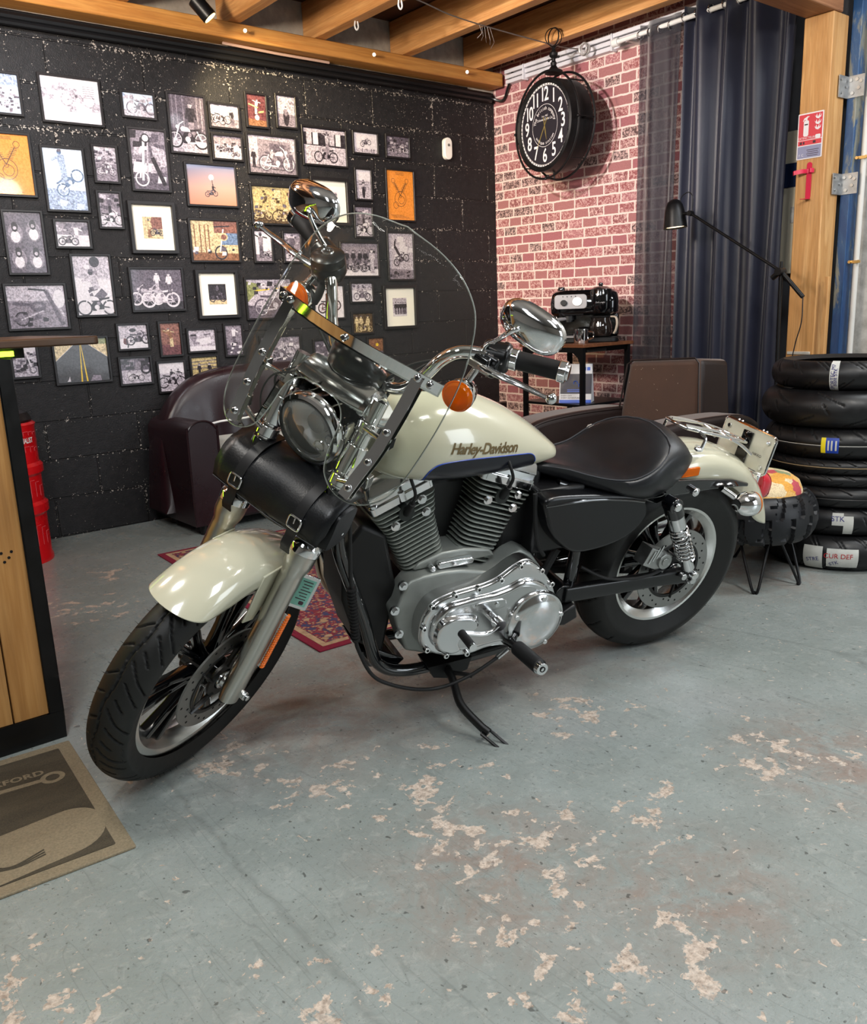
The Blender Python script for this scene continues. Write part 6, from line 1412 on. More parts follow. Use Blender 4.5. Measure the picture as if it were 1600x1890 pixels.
# ---- headlight
hc = Vector((1.262, 0, .972)); hx = Vector((1, 0, -.10)).normalized()
g = G(ST); g.lathe([(.0, -.085), (.03, -.082), (.058, -.062), (.075, -.03), (.081, .0), (.083, .02)], hc, hx, 48); hl = part(g, 'headlight', CHROME)
g = G(ST); g.lathe([(.080, .012), (.088, .016), (.090, .028), (.086, .040), (.079, .044), (.077, .036), (.078, .020)], hc, hx, 56, closed_prof=True); g.build('trim_ring', CHROME, hl)
g = G(ST); g.lathe([(.0, -.045), (.022, -.040), (.045, -.02), (.066, .008), (.080, .034)], hc, hx, 14); g.build('reflector_bowl', mat('reflector_silver', (.9, .9, .88), .3, .1), hl, smooth=False)
g = G(ST); g.lathe([(0, -.05), (.026, -.05), (.026, .004), (.024, .012), (0, .018)], hc+Vector((0, 0, .004)), hx, 28); g.build('bulb_shield', mat('bulb_shield_grey', (140, 140, 138), .3, .6), hl)
g = G(ST); g.torus(hc+hx*.028+Vector((0, -.030, -.026)), hx, .012, .003, 22, 8); g.sph(hc+hx*.022+Vector((0, -.030, -.026)), .010, 12, 8); g.build('position_lamp', BLKP, hl)
g = G(ST)
for yy, zz, rr in ((.035, .035, .018), (.045, -.02, .014), (.02, -.05, .014), (-.02, .05, .012)): g.torus(hc+hx*.005+Vector((0, yy, zz)), hx, rr, .003, 20, 6)
g.build('reflector_facets', CHROME, hl)
g = G(ST); g.lathe([(.079, .038), (.06, .046), (.035, .051), (0, .053)], hc, hx, 48); g.build('lens_glass', HGL, hl, solid=.002)
# chrome headlight visor bracket spanning the fork tubes
g = G(ST); secs = []
for y, sx, dz in ((-.100, .72, -.012), (-.088, .86, -.004), (-.05, 1, .0), (.0, 1.04, .003), (.05, 1, 0), (.088, .86, -.004), (.100, .72, -.012)):
    pr = [(1.135, 1.020), (1.145, 1.068), (1.195, 1.092), (1.245, 1.086), (1.275, 1.070), (1.272, 1.060), (1.245, 1.062), (1.21, 1.050), (1.17, 1.020)]
    cx = 1.21; secs.append([Vector((cx+(x-cx)*sx, y, z+dz)) for x, z in pr])
g.loft(secs); vis = part(g, 'headlight_visor', ALUP, angle=25, bevel=.003)
for sy in (1, -1):
    g = G(ST); g.add([(1.15, .082*sy, 1.062), (1.255, .082*sy, 1.074), (1.265, .082*sy, 1.052), (1.17, .082*sy, 1.01), (1.155, .138*sy, 1.022), (1.215, .128*sy, 1.040), (1.222, .128*sy, 1.018), (1.165, .138*sy, .992)],
                     [(0, 1, 2, 3), (4, 5, 6, 7), (0, 1, 5, 4), (1, 2, 6, 5), (2, 3, 7, 6), (3, 0, 4, 7)]); g.build('side_wedge', ALUP, vis, bevel=.006, seg=3)

# ---- risers, handlebar, controls
def mirY(p, s): return Vector((p[0], p[1]*s, p[2]))
half = [(1.112, 0, 1.052), (1.112, .055, 1.052), (1.108, .10, 1.070), (1.098, .135, 1.12), (1.088, .158, 1.172), (1.070, .185, 1.203), (1.035, .225, 1.210), (1.0, .262, 1.208), (.960, .386, 1.233)]
full = [mirY(p, -1) for p in reversed(half)]+[Vector(p) for p in half[1:]]
g = G(ST); g.tube(full, .0145, 16, smooth=6); hb = part(g, 'handlebar', CHROME)
g = G(ST)
for sy in (1, -1): g.cyl((1.14, .045*sy, 1.0), (1.112, .045*sy, 1.055), .020, n=18)
g.box((1.112, 0, 1.062), (.042, .13, .026)); g.build('riser_clamp', BLKP, hb, bevel=.005, seg=3)
for sy in (1, -1):
    a, b_ = mirY((.985, .285, 1.2125), sy), mirY((.960, .395, 1.2345), sy); d = (b_-a).normalized()
    g = G(ST); g.cyl(a, b_, .0215, n=28); gr = g.build('grip', RBL, hb, bevel=.003)
    g = G(ST); g.cyl(a-d*.018, a+d*.006, .0250, n=28); g.build('grip_collar', CHROME, gr, bevel=.002)
    g = G(ST); g.cyl(a+d*.100, a+d*.118, .0245, n=28).cyl(a+d*.118, a+d*.124, .019, n=28); g.build('grip_end_cap', CHROME, gr, bevel=.002)
    # switch housing
    g = G(ST); c = mirY((1.005, .248, 1.207), sy)
    if sy > 0:
        g.cyl(c-d*.032, c+d*.030, .034, n=28); g.box(c+Vector((.012, -.004, -.012)), (.056, .056, .050)); g.cyl(c+Vector((-.01, .01, .02)), c+Vector((-.016, .012, .036)), .012, n=12)
    else:
        g.cyl(c-d*.03, c+d*.035, .031, n=28); g.box(c+Vector((.012, .01, -.02)), (.055, .06, .05))
    sw = g.build('switch_housing', SPD, hb, bevel=.008, seg=3)
    g = G(ST); g.cyl(c+Vector((.028, 0, .008)), c+Vector((.036, 0, .009)), .009, n=16); g.build('switch_button', ALUP, sw)
    # perch and lever
    p0 = mirY((1.045, .232, 1.203), sy)
    g = G(ST); g.box(p0, (.03, .05, .026)); g.cyl(mirY((1.02, .215, 1.206), sy), mirY((1.025, .235, 1.206), sy), .022, n=18); pc = g.build('lever_perch', BLKP, hb, bevel=.006, seg=3)
    g = G(ST); g.box(mirY((1.058, .240, 1.196), sy), (.022, .058, .018)); g.build('lever_clamp', ALUB, hb, bevel=.004)
    lv = [mirY(p, sy) for p in ((1.045, .222, 1.196), (1.062, .262, 1.200), (1.066, .300, 1.204), (1.058, .34, 1.205), (1.060, .385, 1.210), (1.063, .415, 1.216))]
    g = G(ST); g.tube(lv, lambda q: .0165-.0075*min(1, q*1.15), 12, smooth=5, flat=.5); g.sph(mirY((1.063, .419, 1.217), sy), .0125, 16, 10); g.build('lever', ALUP, hb)
    # mirror
    mc = mirY((1.030, .306, 1.318), sy)
    g = G(ST); g.tube([mirY((1.03, .225, 1.212), sy), mirY((1.036, .228, 1.235), sy), mirY((1.048, .250, 1.262), sy), mirY((1.062, .272, 1.295), sy), mirY((1.062, .285, 1.312), sy), mirY((1.045, .293, 1.315), sy)], .0058, 10, smooth=5); mr_s = g.build('mirror_stem', CHROME, hb)
    g = G(ST); rings = []; L_, H_, D_ = .077, .044, .038
    R_t = Matrix.Rotation(radians(-8*sy), 3, 'X') @ Matrix.Rotation(radians(6*sy), 3, 'Z')
    for k in range(12):
        q = k/11; f = (1-q**2.6)**.5 if q < 1 else 0; f = max(f, .02); rg = []
        for j in range(36):
            an = 2*pi*j/36; ca, sa = cos(an), sin(an); ey = abs(ca)**.72*(1 if ca >= 0 else -1)*L_*f*(1.0); ez = abs(sa)**.82*(1 if sa >= 0 else -1)*H_*f*(1+.05*ca*sy)
            rg.append(mc+R_t @ Vector((-.012+D_*q, ey, ez)))
        rings.append(rg)
    g.loft([[p-Vector((.004, 0, 0)) for p in rings[0]]]+rings); mr = g.build('mirror_head', CHROME, hb, angle=40)
    g = G(ST); g.poly([mc+R_t @ Vector((-.0172, L_*.92*abs(cos(a))**.72*(1 if cos(a) >= 0 else -1), H_*.92*abs(sin(a))**.82*(1 if sin(a) >= 0 else -1)*(1+.05*cos(a)*sy))) for a in [2*pi*j/32 for j in range(32)]]); g.build('mirror_glass', mat('mirror_silver', (.92, .92, .93), .01, 1.), mr)
    # turn signal
    tc = mirY((1.100, .234, 1.130), sy)
    g = G(ST); g.lathe([(.0, -.052), (.014, -.050), (.027, -.036), (.034, -.014), (.036, .004), (.034, .008)], tc, (1, .12*sy, 0), 32); g.cyl(tc+Vector((-.015, 0, .03)), mirY((1.04, .232, 1.195), sy), .009, n=12); si = g.build('turn_signal', CHROME, hb)
    g = G(ST); g.lathe([(.0345, .004), (.0345, .014), (.030, .022), (.018, .027), (0, .029)], tc, (1, .12*sy, 0), 32); g.torus(tc+Vector((.012, 0, 0)), (1, .12*sy, 0), .034, .003, 32, 6); g.build('orange_lens', ORANGE, si)
    g = G(ST); g.lathe([(.0, -.004), (.014, .0), (.020, .006), (.022, .010), (.033, .012)], tc, (1, .12*sy, 0), 24); g.build('lens_core', ORAD, si)
# master cylinder (right, black), brake light switch
g = G(ST); g.lathe([(0, .040), (.030, .038), (.040, .030), (.042, .014), (.040, .010), (.042, .006), (.042, -.012), (.034, -.028), (.0, -.034)], (1.055, -.205, 1.212), (.25, -.15, .95), 36); mcy = g.build('master_cylinder', SPD, hb, angle=35)
g = G(ST); g.torus(Vector((1.055, -.205, 1.212))+Vector((.25, -.15, .95)).normalized()*.040, (.25, -.15, .95), .013, .003, 24, 6); g.build('sight_glass', ALUP, mcy)
g = G(ST); g.tube([(1.07, -.20, 1.18), (1.085, -.195, 1.15), (1.09, -.20, 1.13)], .010, 10).tube([(1.09, -.20, 1.13), (1.10, -.18, 1.10), (1.12, -.12, 1.07), (1.14, -.05, 1.03)], .0045, 8, smooth=4); g.build('brake_line', RBL, hb)
# cables sweeping from the left control round the steering head
cl = G(ST)
cl.tube([(1.05, .215, 1.195), (1.075, .15, 1.165), (1.10, .09, 1.12), (1.13, .05, 1.05), (1.14, .045, .98)], .0042, 8, smooth=6)
cl.tube([(1.0, .22, 1.19), (1.04, .16, 1.17), (1.06, .11, 1.12), (1.10, .07, 1.05), (1.12, .06, .97)], .0042, 8, smooth=6)
part(cl, 'control_cables', RBL)
g = G(ST); g.tube([(1.25, -.10, 1.05), (1.28, -.135, 1.03), (1.29, -.15, .98), (1.285, -.145, .92), (1.28, -.14, .87)], .0022, 6, smooth=6).tube([(1.24, -.10, 1.06), (1.26, -.14, 1.02), (1.25, -.14, .97)], .003, 6, smooth=5); part(g, 'wiring', RBL)
# speedometer in its black dome
g = G(ST); sx_ = Vector((-.42, 0, .9)).normalized(); sc0 = Vector((1.165, 0, 1.072))
g.lathe([(0, -.045), (.03, -.043), (.052, -.030), (.064, -.006), (.068, .018), (.067, .032), (.061, .036)], sc0, sx_, 48); sp_ = part(g, 'speedometer', SPD)
g = G(ST); g.lathe([(.063, .030), (.063, .036), (.055, .040), (.053, .034)], sc0, sx_, 48, closed_prof=True); g.build('bezel', CHROME, sp_)
g = G(ST); g.lathe([(0, .034), (.056, .034)], sc0, sx_, 40); g.build('dial', mat('dial_black', (20, 20, 22), .1, coat=1.), sp_)
g = G(ST); rings = []
for k in range(9):
    a = -pi*.5+pi*k/8; u_, v_, _ = basis(sx_)
    fw = Vector((sx_.z, 0, -sx_.x))
    e = fw*cos(a)+Vector((0, 1, 0))*sin(a)
    rings.append([sc0+e*.069+sx_*.0, sc0+e*(.074)+sx_*(.030+.030*cos(a))])
g.loft(rings, closed=False, cap=False); g.build('gauge_hood', SPD, sp_, solid=.003)

# ---- windshield
def WSX(y, z): return 1.24-.56*(z-1.18)-1.2*y*y
out = [(0, 1.415), (.083, 1.402), (.146, 1.377), (.193, 1.340), (.22, 1.30), (.24, 1.24), (.25, 1.19), (.256, 1.12), (.256, 1.05), (.25, .975), (.236, .935), (.206, .912), (.168, .908), (.13, .922), (.103, .945), (.091, .973), (.085, 1.004), (.078, 1.05), (.05, 1.078), (0, 1.085)]
oc = [(p.x, p.z) for p in catmull([(a, 0, b_) for a, b_ in out], 4)]
# horizontal strips of the sheet: fill by scan rows between inner and outer edge
def ws_mesh():
    bm = bmesh.new(); loop = [bm.verts.new((a, b_, 0)) for a, b_ in oc]+[bm.verts.new((-a, b_, 0)) for a, b_ in reversed(oc[1:-1])]
    f = bm.faces.new(loop); bmesh.ops.triangulate(bm, faces=[f])
    for k in range(1, 14): 
        y_ = -.28+.04*k; bmesh.ops.bisect_plane(bm, geom=bm.verts[:]+bm.edges[:]+bm.faces[:], plane_co=(y_, 0, 0), plane_no=(1, 0, 0))
    for k in range(1, 13):
        z_ = .90+.04*k; bmesh.ops.bisect_plane(bm, geom=bm.verts[:]+bm.edges[:]+bm.faces[:], plane_co=(0, z_, 0), plane_no=(0, 1, 0))
    for v_ in bm.verts: y_, z_ = v_.co.x, v_.co.y; v_.co = ST((WSX(y_, z_), y_, z_))
    bmesh.ops.recalc_face_normals(bm, faces=bm.faces)
    for f in bm.faces: f.smooth = True
    me = bpy.data.meshes.new('windshield'); bm.to_mesh(me); bm.free(); me.materials.append(PLEX)
    o = bpy.data.objects.new('windshield', me); COL.objects.link(o); o.parent = bike
    q = o.modifiers.new('s', 'SOLIDIFY'); q.thickness = .003; q.offset = 0
    return o
ws = ws_mesh()
g = G(ST); P_ = [Vector((WSX(a, b_), a, b_)) for a, b_ in oc]; P2 = P_+[Vector((p.x, -p.y, p.z)) for p in reversed(P_[1:-1])]
g.tube(P2, .0016, 6, closed=True); g.build('polished_edge', mat('edge_glow_clear', (190, 196, 190), .15, trans=.6), ws)
def off(y, z, d): return Vector((WSX(y, z)+d*.87, y, z+d*.49))
def strip(pts, w_, d, name):
    g = G(ST); P = [off(y, z, d) for y, z in pts]
    g.ribbon(P, w_, .0022, lambda q: Vector((0, 0, 1)) if name == 'horizontal_strip' else Vector((0, 1, 0)), smooth=4); return g.build(name, CHROME, ws)
for d in (.006, -.006):
    strip([(-.225, 1.166), (-.16, 1.176), (-.08, 1.183), (0, 1.185), (.08, 1.183), (.16, 1.176), (.225, 1.166)], .031, d, 'horizontal_strip')
    for sy in (1, -1): strip([(.178*sy, 1.178), (.180*sy, 1.10), (.178*sy, 1.02), (.170*sy, .96), (.165*sy, .916)], .027, d*1.45, 'vertical_strip')
for y, z in ((0, 1.185), (.205, 1.17), (-.205, 1.17), (.178, 1.175), (-.178, 1.175), (.178, 1.06), (-.178, 1.06), (.167, .935), (-.167, .935), (.175, .995), (-.175, .995)):
    g = G(ST); a, c_ = off(y, z, .010), off(y, z, .016); g.cyl(a, c_, .0085, .0065, n=18); bo = g.build('bolt', CHROME, ws, bevel=.001)
    g = G(ST); g.cyl(off(y, z, .0161), off(y, z, .0166), .004, n=6); g.build('hex_socket', RUBG, bo)
for sy in (1, -1):
    for z, s_ in ((1.04, .735), (.955, .60)):
        g = G(ST); a = off(.178*sy, z, -.012); f = FP(s_, .11*sy, .02)
        g.tube([a, a+(f-a)*.5+Vector((0, .01*sy, 0)), f], .0065, 10, smooth=4); g.box(a+Vector((-.01, 0, 0)), (.022, .026, .030)); g.cyl(FP(s_-.013, .11*sy), FP(s_+.013, .11*sy), .027, n=24)
        g.build('mounting_clamp', CHROME, ws, bevel=.002)

# ---- leather tool roll strapped to the forks (a thing of its own, hanging on the motorcycle)
bag = thing('tool_roll', 'black leather tool bag with two buckled straps hanging between the fork tubes', 'leather bag', (2.287, 1.740, .0025), (-LEAN, 0, PSI))
g = G(ST); secs = []
for i in range(15):
    u = -1+2*i/14; y = .172*u; e = (1-abs(u)**5)**.5 if abs(u) < 1 else .0; e = .86+.14*e; sag = .010*(1-u*u)+.006*sin(u*7)
    pr = []
    for k in range(28):
        a = 2*pi*k/28; rx, rz = .047*e, .054*e
        x = abs(cos(a))**.8*(1 if cos(a) > 0 else -1)*rx; z = abs(sin(a))**.75*(1 if sin(a) > 0 else -1)*rz
        x += .010*sin(a)**2*(1 if x > 0 else .2)+.004*sin(5*u+3*a)
        # lean with the fork
        pr.append(Vector((1.334-.30*z+x, y, .816+z-sag*.6)))
    secs.append(pr)
g.loft(secs); g.build('body', LTHR, bag, angle=50)
g = G(ST); rows = []
for i in range(15):
    u = -1+2*i/14; y = .166*u; row = []
    for k, (x, z) in enumerate(((-.052, .062), (-.03, .068), (.0, .068), (.035, .058), (.056, .035), (.062, .005), (.060, -.022), (.055, -.042+.010*u*u))):
        row.append(Vector((1.334-.30*z+x+.004*sin(u*6+k), y*(1-.05*(k > 5)), .812+z*.92)))
    rows.append(row)
g.loft(rows, closed=False, cap=False); fl = g.build('flap', LTHR, bag, angle=60, solid=.004)
g = G(ST); seam = [Vector((1.334-.30*(-.036)+.0615, -.155+.31*k/30, .812-.033+.008*((-1+2*k/30)**2))) for k in range(31)]; g.tube(seam, .0009, 4); g.build('stitching', STITCH, fl)
for sy in (1, -1):
    Y = .090*sy
    g = G(ST); g.ribbon([(1.334-.3*z+x, Y, .812+z*.94) for q, (x, z) in enumerate(((-.056, .066), (-.02, .074), (.02, .072), (.050, .052), (.066, .020), (.069, -.012), (.066, -.038), (.068, -.062), (.058, -.085)))], .026, .003, (0, 1, 0), smooth=4); stp = g.build('strap', mat('strap_leather', (22, 22, 24), .4), bag)
    g = G(ST); c = Vector((1.334-.3*.002+.0735, Y, .812)); n_ = Vector((1, 0, .25)).normalized(); u = Vector((-.25, 0, 1)).normalized()
    pts = [c+u*a+Vector((0, b_, 0)) for b_, a in rrect(.034, .030, .007, 3)]; g.tube(pts, .0022, 8, closed=True).cyl(c+Vector((.002, 0, 0)), c+u*.014+Vector((.003, 0, 0)), .0016, n=6); g.build('buckle', ALUP, stp)
g = G(ST); g.sph((1.325, .170, .79), (.006, .003, .006), 10, 8); g.build('snap_rivet', ALUP, bag)

# ---- fuel tank
TK = [(1.100, .850, .880, .020), (1.092, .820, .915, .062), (1.075, .800, .942, .094), (1.04, .784, .966, .120), (.99, .772, .984, .136), (.93, .764, .990, .140), (.86, .758, .983, .136), (.78, .756, .960, .125), (.70, .754, .926, .108), (.62, .753, .880, .086), (.56, .754, .838, .064), (.515, .758, .802, .044), (.495, .768, .786, .018)]
def tank_par(x):
    for a, b_ in zip(TK, TK[1:]):
        if b_[0] <= x <= a[0]:
            t = (a[0]-x)/(a[0]-b_[0]); return [p*(1-t)+q*t for p, q in zip(a[1:], b_[1:])]
    return TK[0][1:] if x > TK[0][0] else TK[-1][1:]
_tk = catmull([(a, b_, c_) for a, b_, c_, d in TK], 4); _tw = catmull([(a, d, 0) for a, b_, c_, d in TK], 4)
TK = [(p.x, p.y, p.z, q.y) for p, q in zip(_tk, _tw)]
def tank_y(x, z):
    zb, zt, w_ = tank_par(x); zm = zb+.36*(zt-zb)
    s = (z-zm)/(zt-zm) if z > zm else (zm-z)/(zm-zb); s = min(1, max(0, s))
    return w_*(1-s**(1.9 if z > zm else 3.6))**(1/1.75 if z > zm else 1/2.8)
g = G(); secs = []
for x, zb, zt, w_ in TK:
    zm = zb+.36*(zt-zb); pr = []
    for k in range(48):
        a = 2*pi*k/48; s = abs(sin(a)); up = sin(a) >= 0
        e1, e2 = (1.9, 1.75) if up else (3.6, 2.8)
        # parametrise the superellipse
        y = w_*abs(cos(a))**(2/e2)*(1 if cos(a) >= 0 else -1); z = (zt-zm)*s**(2/e1) if up else -(zm-zb)*s**(2/e1)
        pr.append(Vector((x, y, zm+z)))
    secs.append(pr)
g.loft(secs); tank = part(g, 'fuel_tank', CREAM, angle=60)
edge = [(.965, .776), (.968, .800), (.955, .822), (.925, .834), (.855, .8345), (.759, .826), (.670, .814), (.630, .806), (.612, .790), (.610, .768)]
ec = [(p.x, p.z) for p in catmull([(a, 0, b_) for a, b_ in edge], 8)]
for sy in (1, -1):
    g = G(); rows = []
    xs = [.968-.358*k/60 for k in range(61)]
    for x in xs:
        # top of band at this x
        zt_ = max([z0+(z1-z0)*((x-x0)/(x1-x0) if abs(x1-x0) > 1e-9 else 0) for (x0, z0), (x1, z1) in zip(ec, ec[1:]) if min(x0, x1) <= x <= max(x0, x1)] or [.79])
        zb_ = tank_par(x)[0]+.004; row = []
        for k in range(9):
            z = zb_+(max(zt_, zb_+.001)-zb_)*k/8; row.append(Vector((x, sy*(tank_y(x, z)+.0012), z-.0006)))
        rows.append(row)
    g.loft(rows, closed=False, cap=False); g.build('lower_panel', NAVY, tank, angle=80)
    g = G(); g.tube([Vector((x, sy*(tank_y(x, z)+.001), z)) for x, z in ec[4:-4]], .0016, 6); g.build('pinstripe', BLUEL, tank)
    vs, fs = text_geo('Harley-Davidson', .050, shear=.42, offset=.0011, space=.9)
    xs_ = [v.x for v in vs]; x0_, x1_ = min(xs_), max(xs_); o = []
    for v in vs:
        t_ = (v.x-x0_)/(x1_-x0_); x = (.905-.222*t_) if sy > 0 else (.683+.222*t_); z = .869-.033*(t_ if sy > 0 else t_)+v.y*.78
        if sy < 0: z = .836+.033*t_+v.y*.78
        o.append((x, sy*(tank_y(x, z)+.0012), z))
    G().add(o, fs).build('lettering', GOLDL, tank, smooth=False, fixn=False)
g = G(); g.lathe([(0, .012), (.022, .011), (.030, .006), (.032, -.004)], (.93, 0, .992), (0, 0, 1), 36); g.build('fuel_cap', CHROME, tank)
g = G(); g.tube([(.60, 0, .868), (.75, 0, .942), (.86, 0, .978)], .0, 4) if 0 else None

# ---- seat
ss = [(.615, .040, .764, .758, .738), (.56, .062, .752, .757, .724), (.50, .085, .742, .752, .705), (.44, .112, .726, .737, .688), (.38, .140, .712, .727, .670), (.32, .160, .708, .727, .655), (.27, .168, .728, .742, .645), (.225, .168, .770, .765, .640), (.18, .160, .806, .782, .640), (.13, .150, .822, .790, .648), (.085, .138, .818, .786, .662), (.045, .122, .798, .768, .684), (.015, .100, .766, .745, .705), (.0, .075, .745, .735, .715)]
ss = [((x if x > .3 else .3-(.3-x)*.87), a, b_-.008*(x < .25), c_-.004*(x < .25), d) for x, a, b_, c_, d in ss]
sc_a = catmull([(a, b_, c_) for a, b_, c_, d, e in ss], 4); sc_b = catmull([(a, d, e) for a, b_, c_, d, e in ss], 4)
g = G(); secs = []; seamL = []
for p, q in zip(sc_a, sc_b):
    x, W_, zc_ = p; _, ze, zb = q; pr = []
    for k in range(-8, 9):      # top from right to left
        u = k/8; pr.append(Vector((x, W_*u*.97, zc_+(ze-zc_)*abs(u)**1.6-.012*abs(u)**6)))
    h = (ze-zb)
    for a_, b_ in ((1.03, .80), (1.04, .55), (.99, .25), (.90, .05), (.75, .0)): pr.append(Vector((x, W_*a_, zb+h*b_)))
    for a_, b_ in ((.75, .0), (.90, .05), (.99, .25), (1.04, .55), (1.03, .80)): pr.append(Vector((x, -W_*a_, zb+h*b_)))
    secs.append(pr)
g.loft(secs); seat = part(g, 'seat', SEATM, angle=75)
def seat_edge(x, f=.97, dz=0):
    for (p, q), (p2, q2) in zip(zip(sc_a, sc_b), list(zip(sc_a, sc_b))[1:]):
        if p2[0] <= x <= p[0]:
            t = (p[0]-x)/(p[0]-p2[0]+1e-9); W_ = p[1]*(1-t)+p2[1]*t; zc_ = p[2]*(1-t)+p2[2]*t; ze = q[1]*(1-t)+q2[1]*t
            return Vector((x, W_*f, zc_+(ze-zc_)*abs(f)**1.6-.012*abs(f)**6+.001+dz))
pts = [seat_edge(.60-.36*k/20) for k in range(21)]+[seat_edge(.235), seat_edge(.215, .95), seat_edge(.19, .9), seat_edge(.17, .8), seat_edge(.157, .6), seat_edge(.150, .3), seat_edge(.148, 0)]
pts = pts+[Vector((p.x, -p.y, p.z)) for p in reversed(pts[:-1])]
g = G(); g.tube([p+Vector((0, .001*(1 if p.y > 0 else -1), 0)) for p in pts], .0022, 6); g.build('piping', mat('seat_piping', (60, 62, 66), .4), seat)

# ---- rear fender, strut, rack, lamps
g = fender(.415, radians(60), radians(165), .100, .042, None, (0, 0, .323), .16, 2)
rf = part(g, 'rear_fender', CREAM, angle=70, solid=.003)
for sy in (1, -1):
    g = G(); g.prism([(.21, .675), (.15, .672), (.02, .660), (-.13, .641), (-.205, .618), (-.205, .606), (-.15, .612), (-.05, .618), (.10, .618), (.17, .60), (.22, .62)], .103*sy, .118*sy); stt = part(g, 'fender_strut', BLKP, bevel=.004)
    g = G(); g.cyl((.035, .118*sy, .628), (.035, .134*sy, .628), .014, n=18); g.sph((.035, .134*sy, .628), (.012, .006, .012), 12, 8); g.build('strut_bolt', CHROME, stt)
    g = G(); g.prism([(x+.047, y+.683) for x, y in rrect(.070, .028, .004)], .100*sy, .108*sy); rfl = part(g, 'side_reflector', ORANGE, rf, bevel=.002)
g = G(lambda p: Vector(p)+Vector((-.015, 0, -.010)))
for sy in (1, -1):
    g.tube([(.055, .045*sy, .812), (.02, .062*sy, .805), (-.05, .068*sy, .788), (-.14, .064*sy, .762), (-.21, .048*sy, .738), (-.235, .02*sy, .730), (-.237, 0, .729)], .0052, 10, smooth=5)
    g.tube([(.02, .062*sy, .805), (.012, .085*sy, .79), (.018, .088*sy, .768), (.022, .088*sy, .75)], .005, 8, smooth=4)
    g.tube([(-.10, .066*sy, .776), (-.16, .075*sy, .745), (-.21, .080*sy, .71)], .005, 8, smooth=4)
    g.tube([(.048, .03*sy, .815), (-.02, .033*sy, .799), (-.12, .035*sy, .775), (-.205, .030*sy, .745)], .004, 8, smooth=4)
g.tube([(.055, -.045, .812), (.066, 0, .816), (.055, .045, .812)], .0052, 10, smooth=5)
for x, z in ((-.10, .779), (-.15, .762), (-.19, .750)): g.cyl((x, -.06, z), (x, .06, z), .004, n=8)
part(g, 'luggage_rack', CHROME)
g = G(); g.lathe([(0, 0), (.012, .0), (.012, .008), (0, .010)], (.022, .088, .748), (0, .35, 1), 14); part(g, 'rack_mount', CHROME)
# plate (seen from its blank back side)
plt = Matrix.Translation((-.287, 0, .692)) @ Matrix.Rotation(radians(-8), 4, 'Y')
def PLF(a, b_, h): return plt @ Vector((h, a, b_))
g = G(); g.prism(rrect(.215, .125, .012), -.002, .002, 0, PLF); pl = part(g, 'licence_plate', mat('plate_back', (206, 204, 186), .35, var=.05), bevel=.001)
g = G(); g.tube([PLF(a, b_, .002) for a, b_ in rrect(.218, .128, .013, 4)], .004, 8, closed=True); g.build('chrome_surround', CHROME, pl)
for a, b_ in ((.085, .04), (-.085, .04), (.085, -.045), (-.085, -.045)):
    g = G(); g.cyl(PLF(a, b_, .003), PLF(a, b_, .009), .007, n=14); g.build('plate_bolt', ALUP, pl, bevel=.001)
for a in (-.06, -.045, .06, .045):
    g = G(); g.sph(PLF(a, .068, 0), .0045, 8, 6); g.build('top_rivet', CHROME, pl)
vs, fs = text_geo('NIKKO', .012); G().add([PLF(-v.x*-1+.055, v.y-.012, .0028) for v in vs], fs).build('lettering', DKS, pl, smooth=False, fixn=False)
g = G(); g.prism([(-.02, .05), (.02, .05), (.022, -.055), (.05, -.07), (.045, -.12), (-.045, -.12), (-.05, -.07), (-.022, -.055)], .004, .012, 0, PLF); g.cyl(PLF(0, .02, .012), PLF(0, .02, .017), .008, n=14)
pbk = part(g, 'plate_bracket', BLKP, bevel=.002)
# tail lamp
g = G(); secs = []
for h, w_, hh in ((0, .054, .050), (.02, .058, .052), (.05, .050, .045), (.072, .034, .030), (.078, .014, .012)):
    secs.append([Vector((-.352-h*.95, a, .555-h*.25+b_)) for a, b_ in rrect(w_*2, hh*2, hh*.7, 5)])
g.loft(secs); tl = part(g, 'tail_lamp', REDL, bevel=.003)
g = G(); g.box((-.345, 0, .56), (.03, .085, .075)); g.build('lamp_base', CHROME, tl, bevel=.008, seg=3)
for sy in (1, -1):
    c = Vector((-.168, .168*sy, .576))
    g = G(); g.cyl((-.09, .118*sy, .616), c+Vector((.035, -.02*sy, .012)), .010, n=14); g.lathe([(.0, .060), (.018, .057), (.032, .041), (.039, .015), (.040, -.006), (.038, -.012)], c, (1, 0, .08), 30); s_ = part(g, 'rear_turn_signal', CHROME)
    g = G(); g.lathe([(.039, -.008), (.037, -.018), (.022, -.028), (0, -.031)], c, (1, 0, .08), 30); g.build('orange_lens', ORANGE, s_)

# ---- shocks, swingarm, rear caliper
for sy in (1, -1):
    a = Vector((.145, .155*sy, .615)); b_ = Vector((.005, .155*sy, .355)); d = (b_-a); Ls = d.length; d.normalize()
    g = G(); g.cyl(a+d*.02, a+d*.095, .026, n=24).cyl(a+d*.06, b_-d*.05, .014, n=16).cyl(b_-d*.075, b_-d*.02, .016, .020, n=18); g.cyl(b_-d*.02, b_, .012, n=12)
    sk = part(g, 'shock_absorber', ALUP, bevel=.002)
    u, v, _ = basis(d); N = 9; pts = [a+d*(.095+.135*t/(N*14))+u*(.0255*cos(2*pi*t/14))+v*(.0255*sin(2*pi*t/14)) for t in range(N*14+1)]
    g = G(); g.tube(pts, .0042, 8); g.build('coil_spring', CHROME, sk)
    g = G(); g.cyl(a-Vector((0, .022*sy, 0)), a+Vector((0, .022*sy, 0)), .024, n=24); g.cyl(a, a+d*.045, .029, n=24); g.build('top_cover', BLKP, sk, bevel=.003)
    for p in (a, b_):
        g = G(); g.cyl(p+Vector((0, -.02*sy, 0)), p+Vector((0, .030*sy, 0)), .013, n=18); g.build('mount_bolt', CHROME, sk, bevel=.003)
g = G()
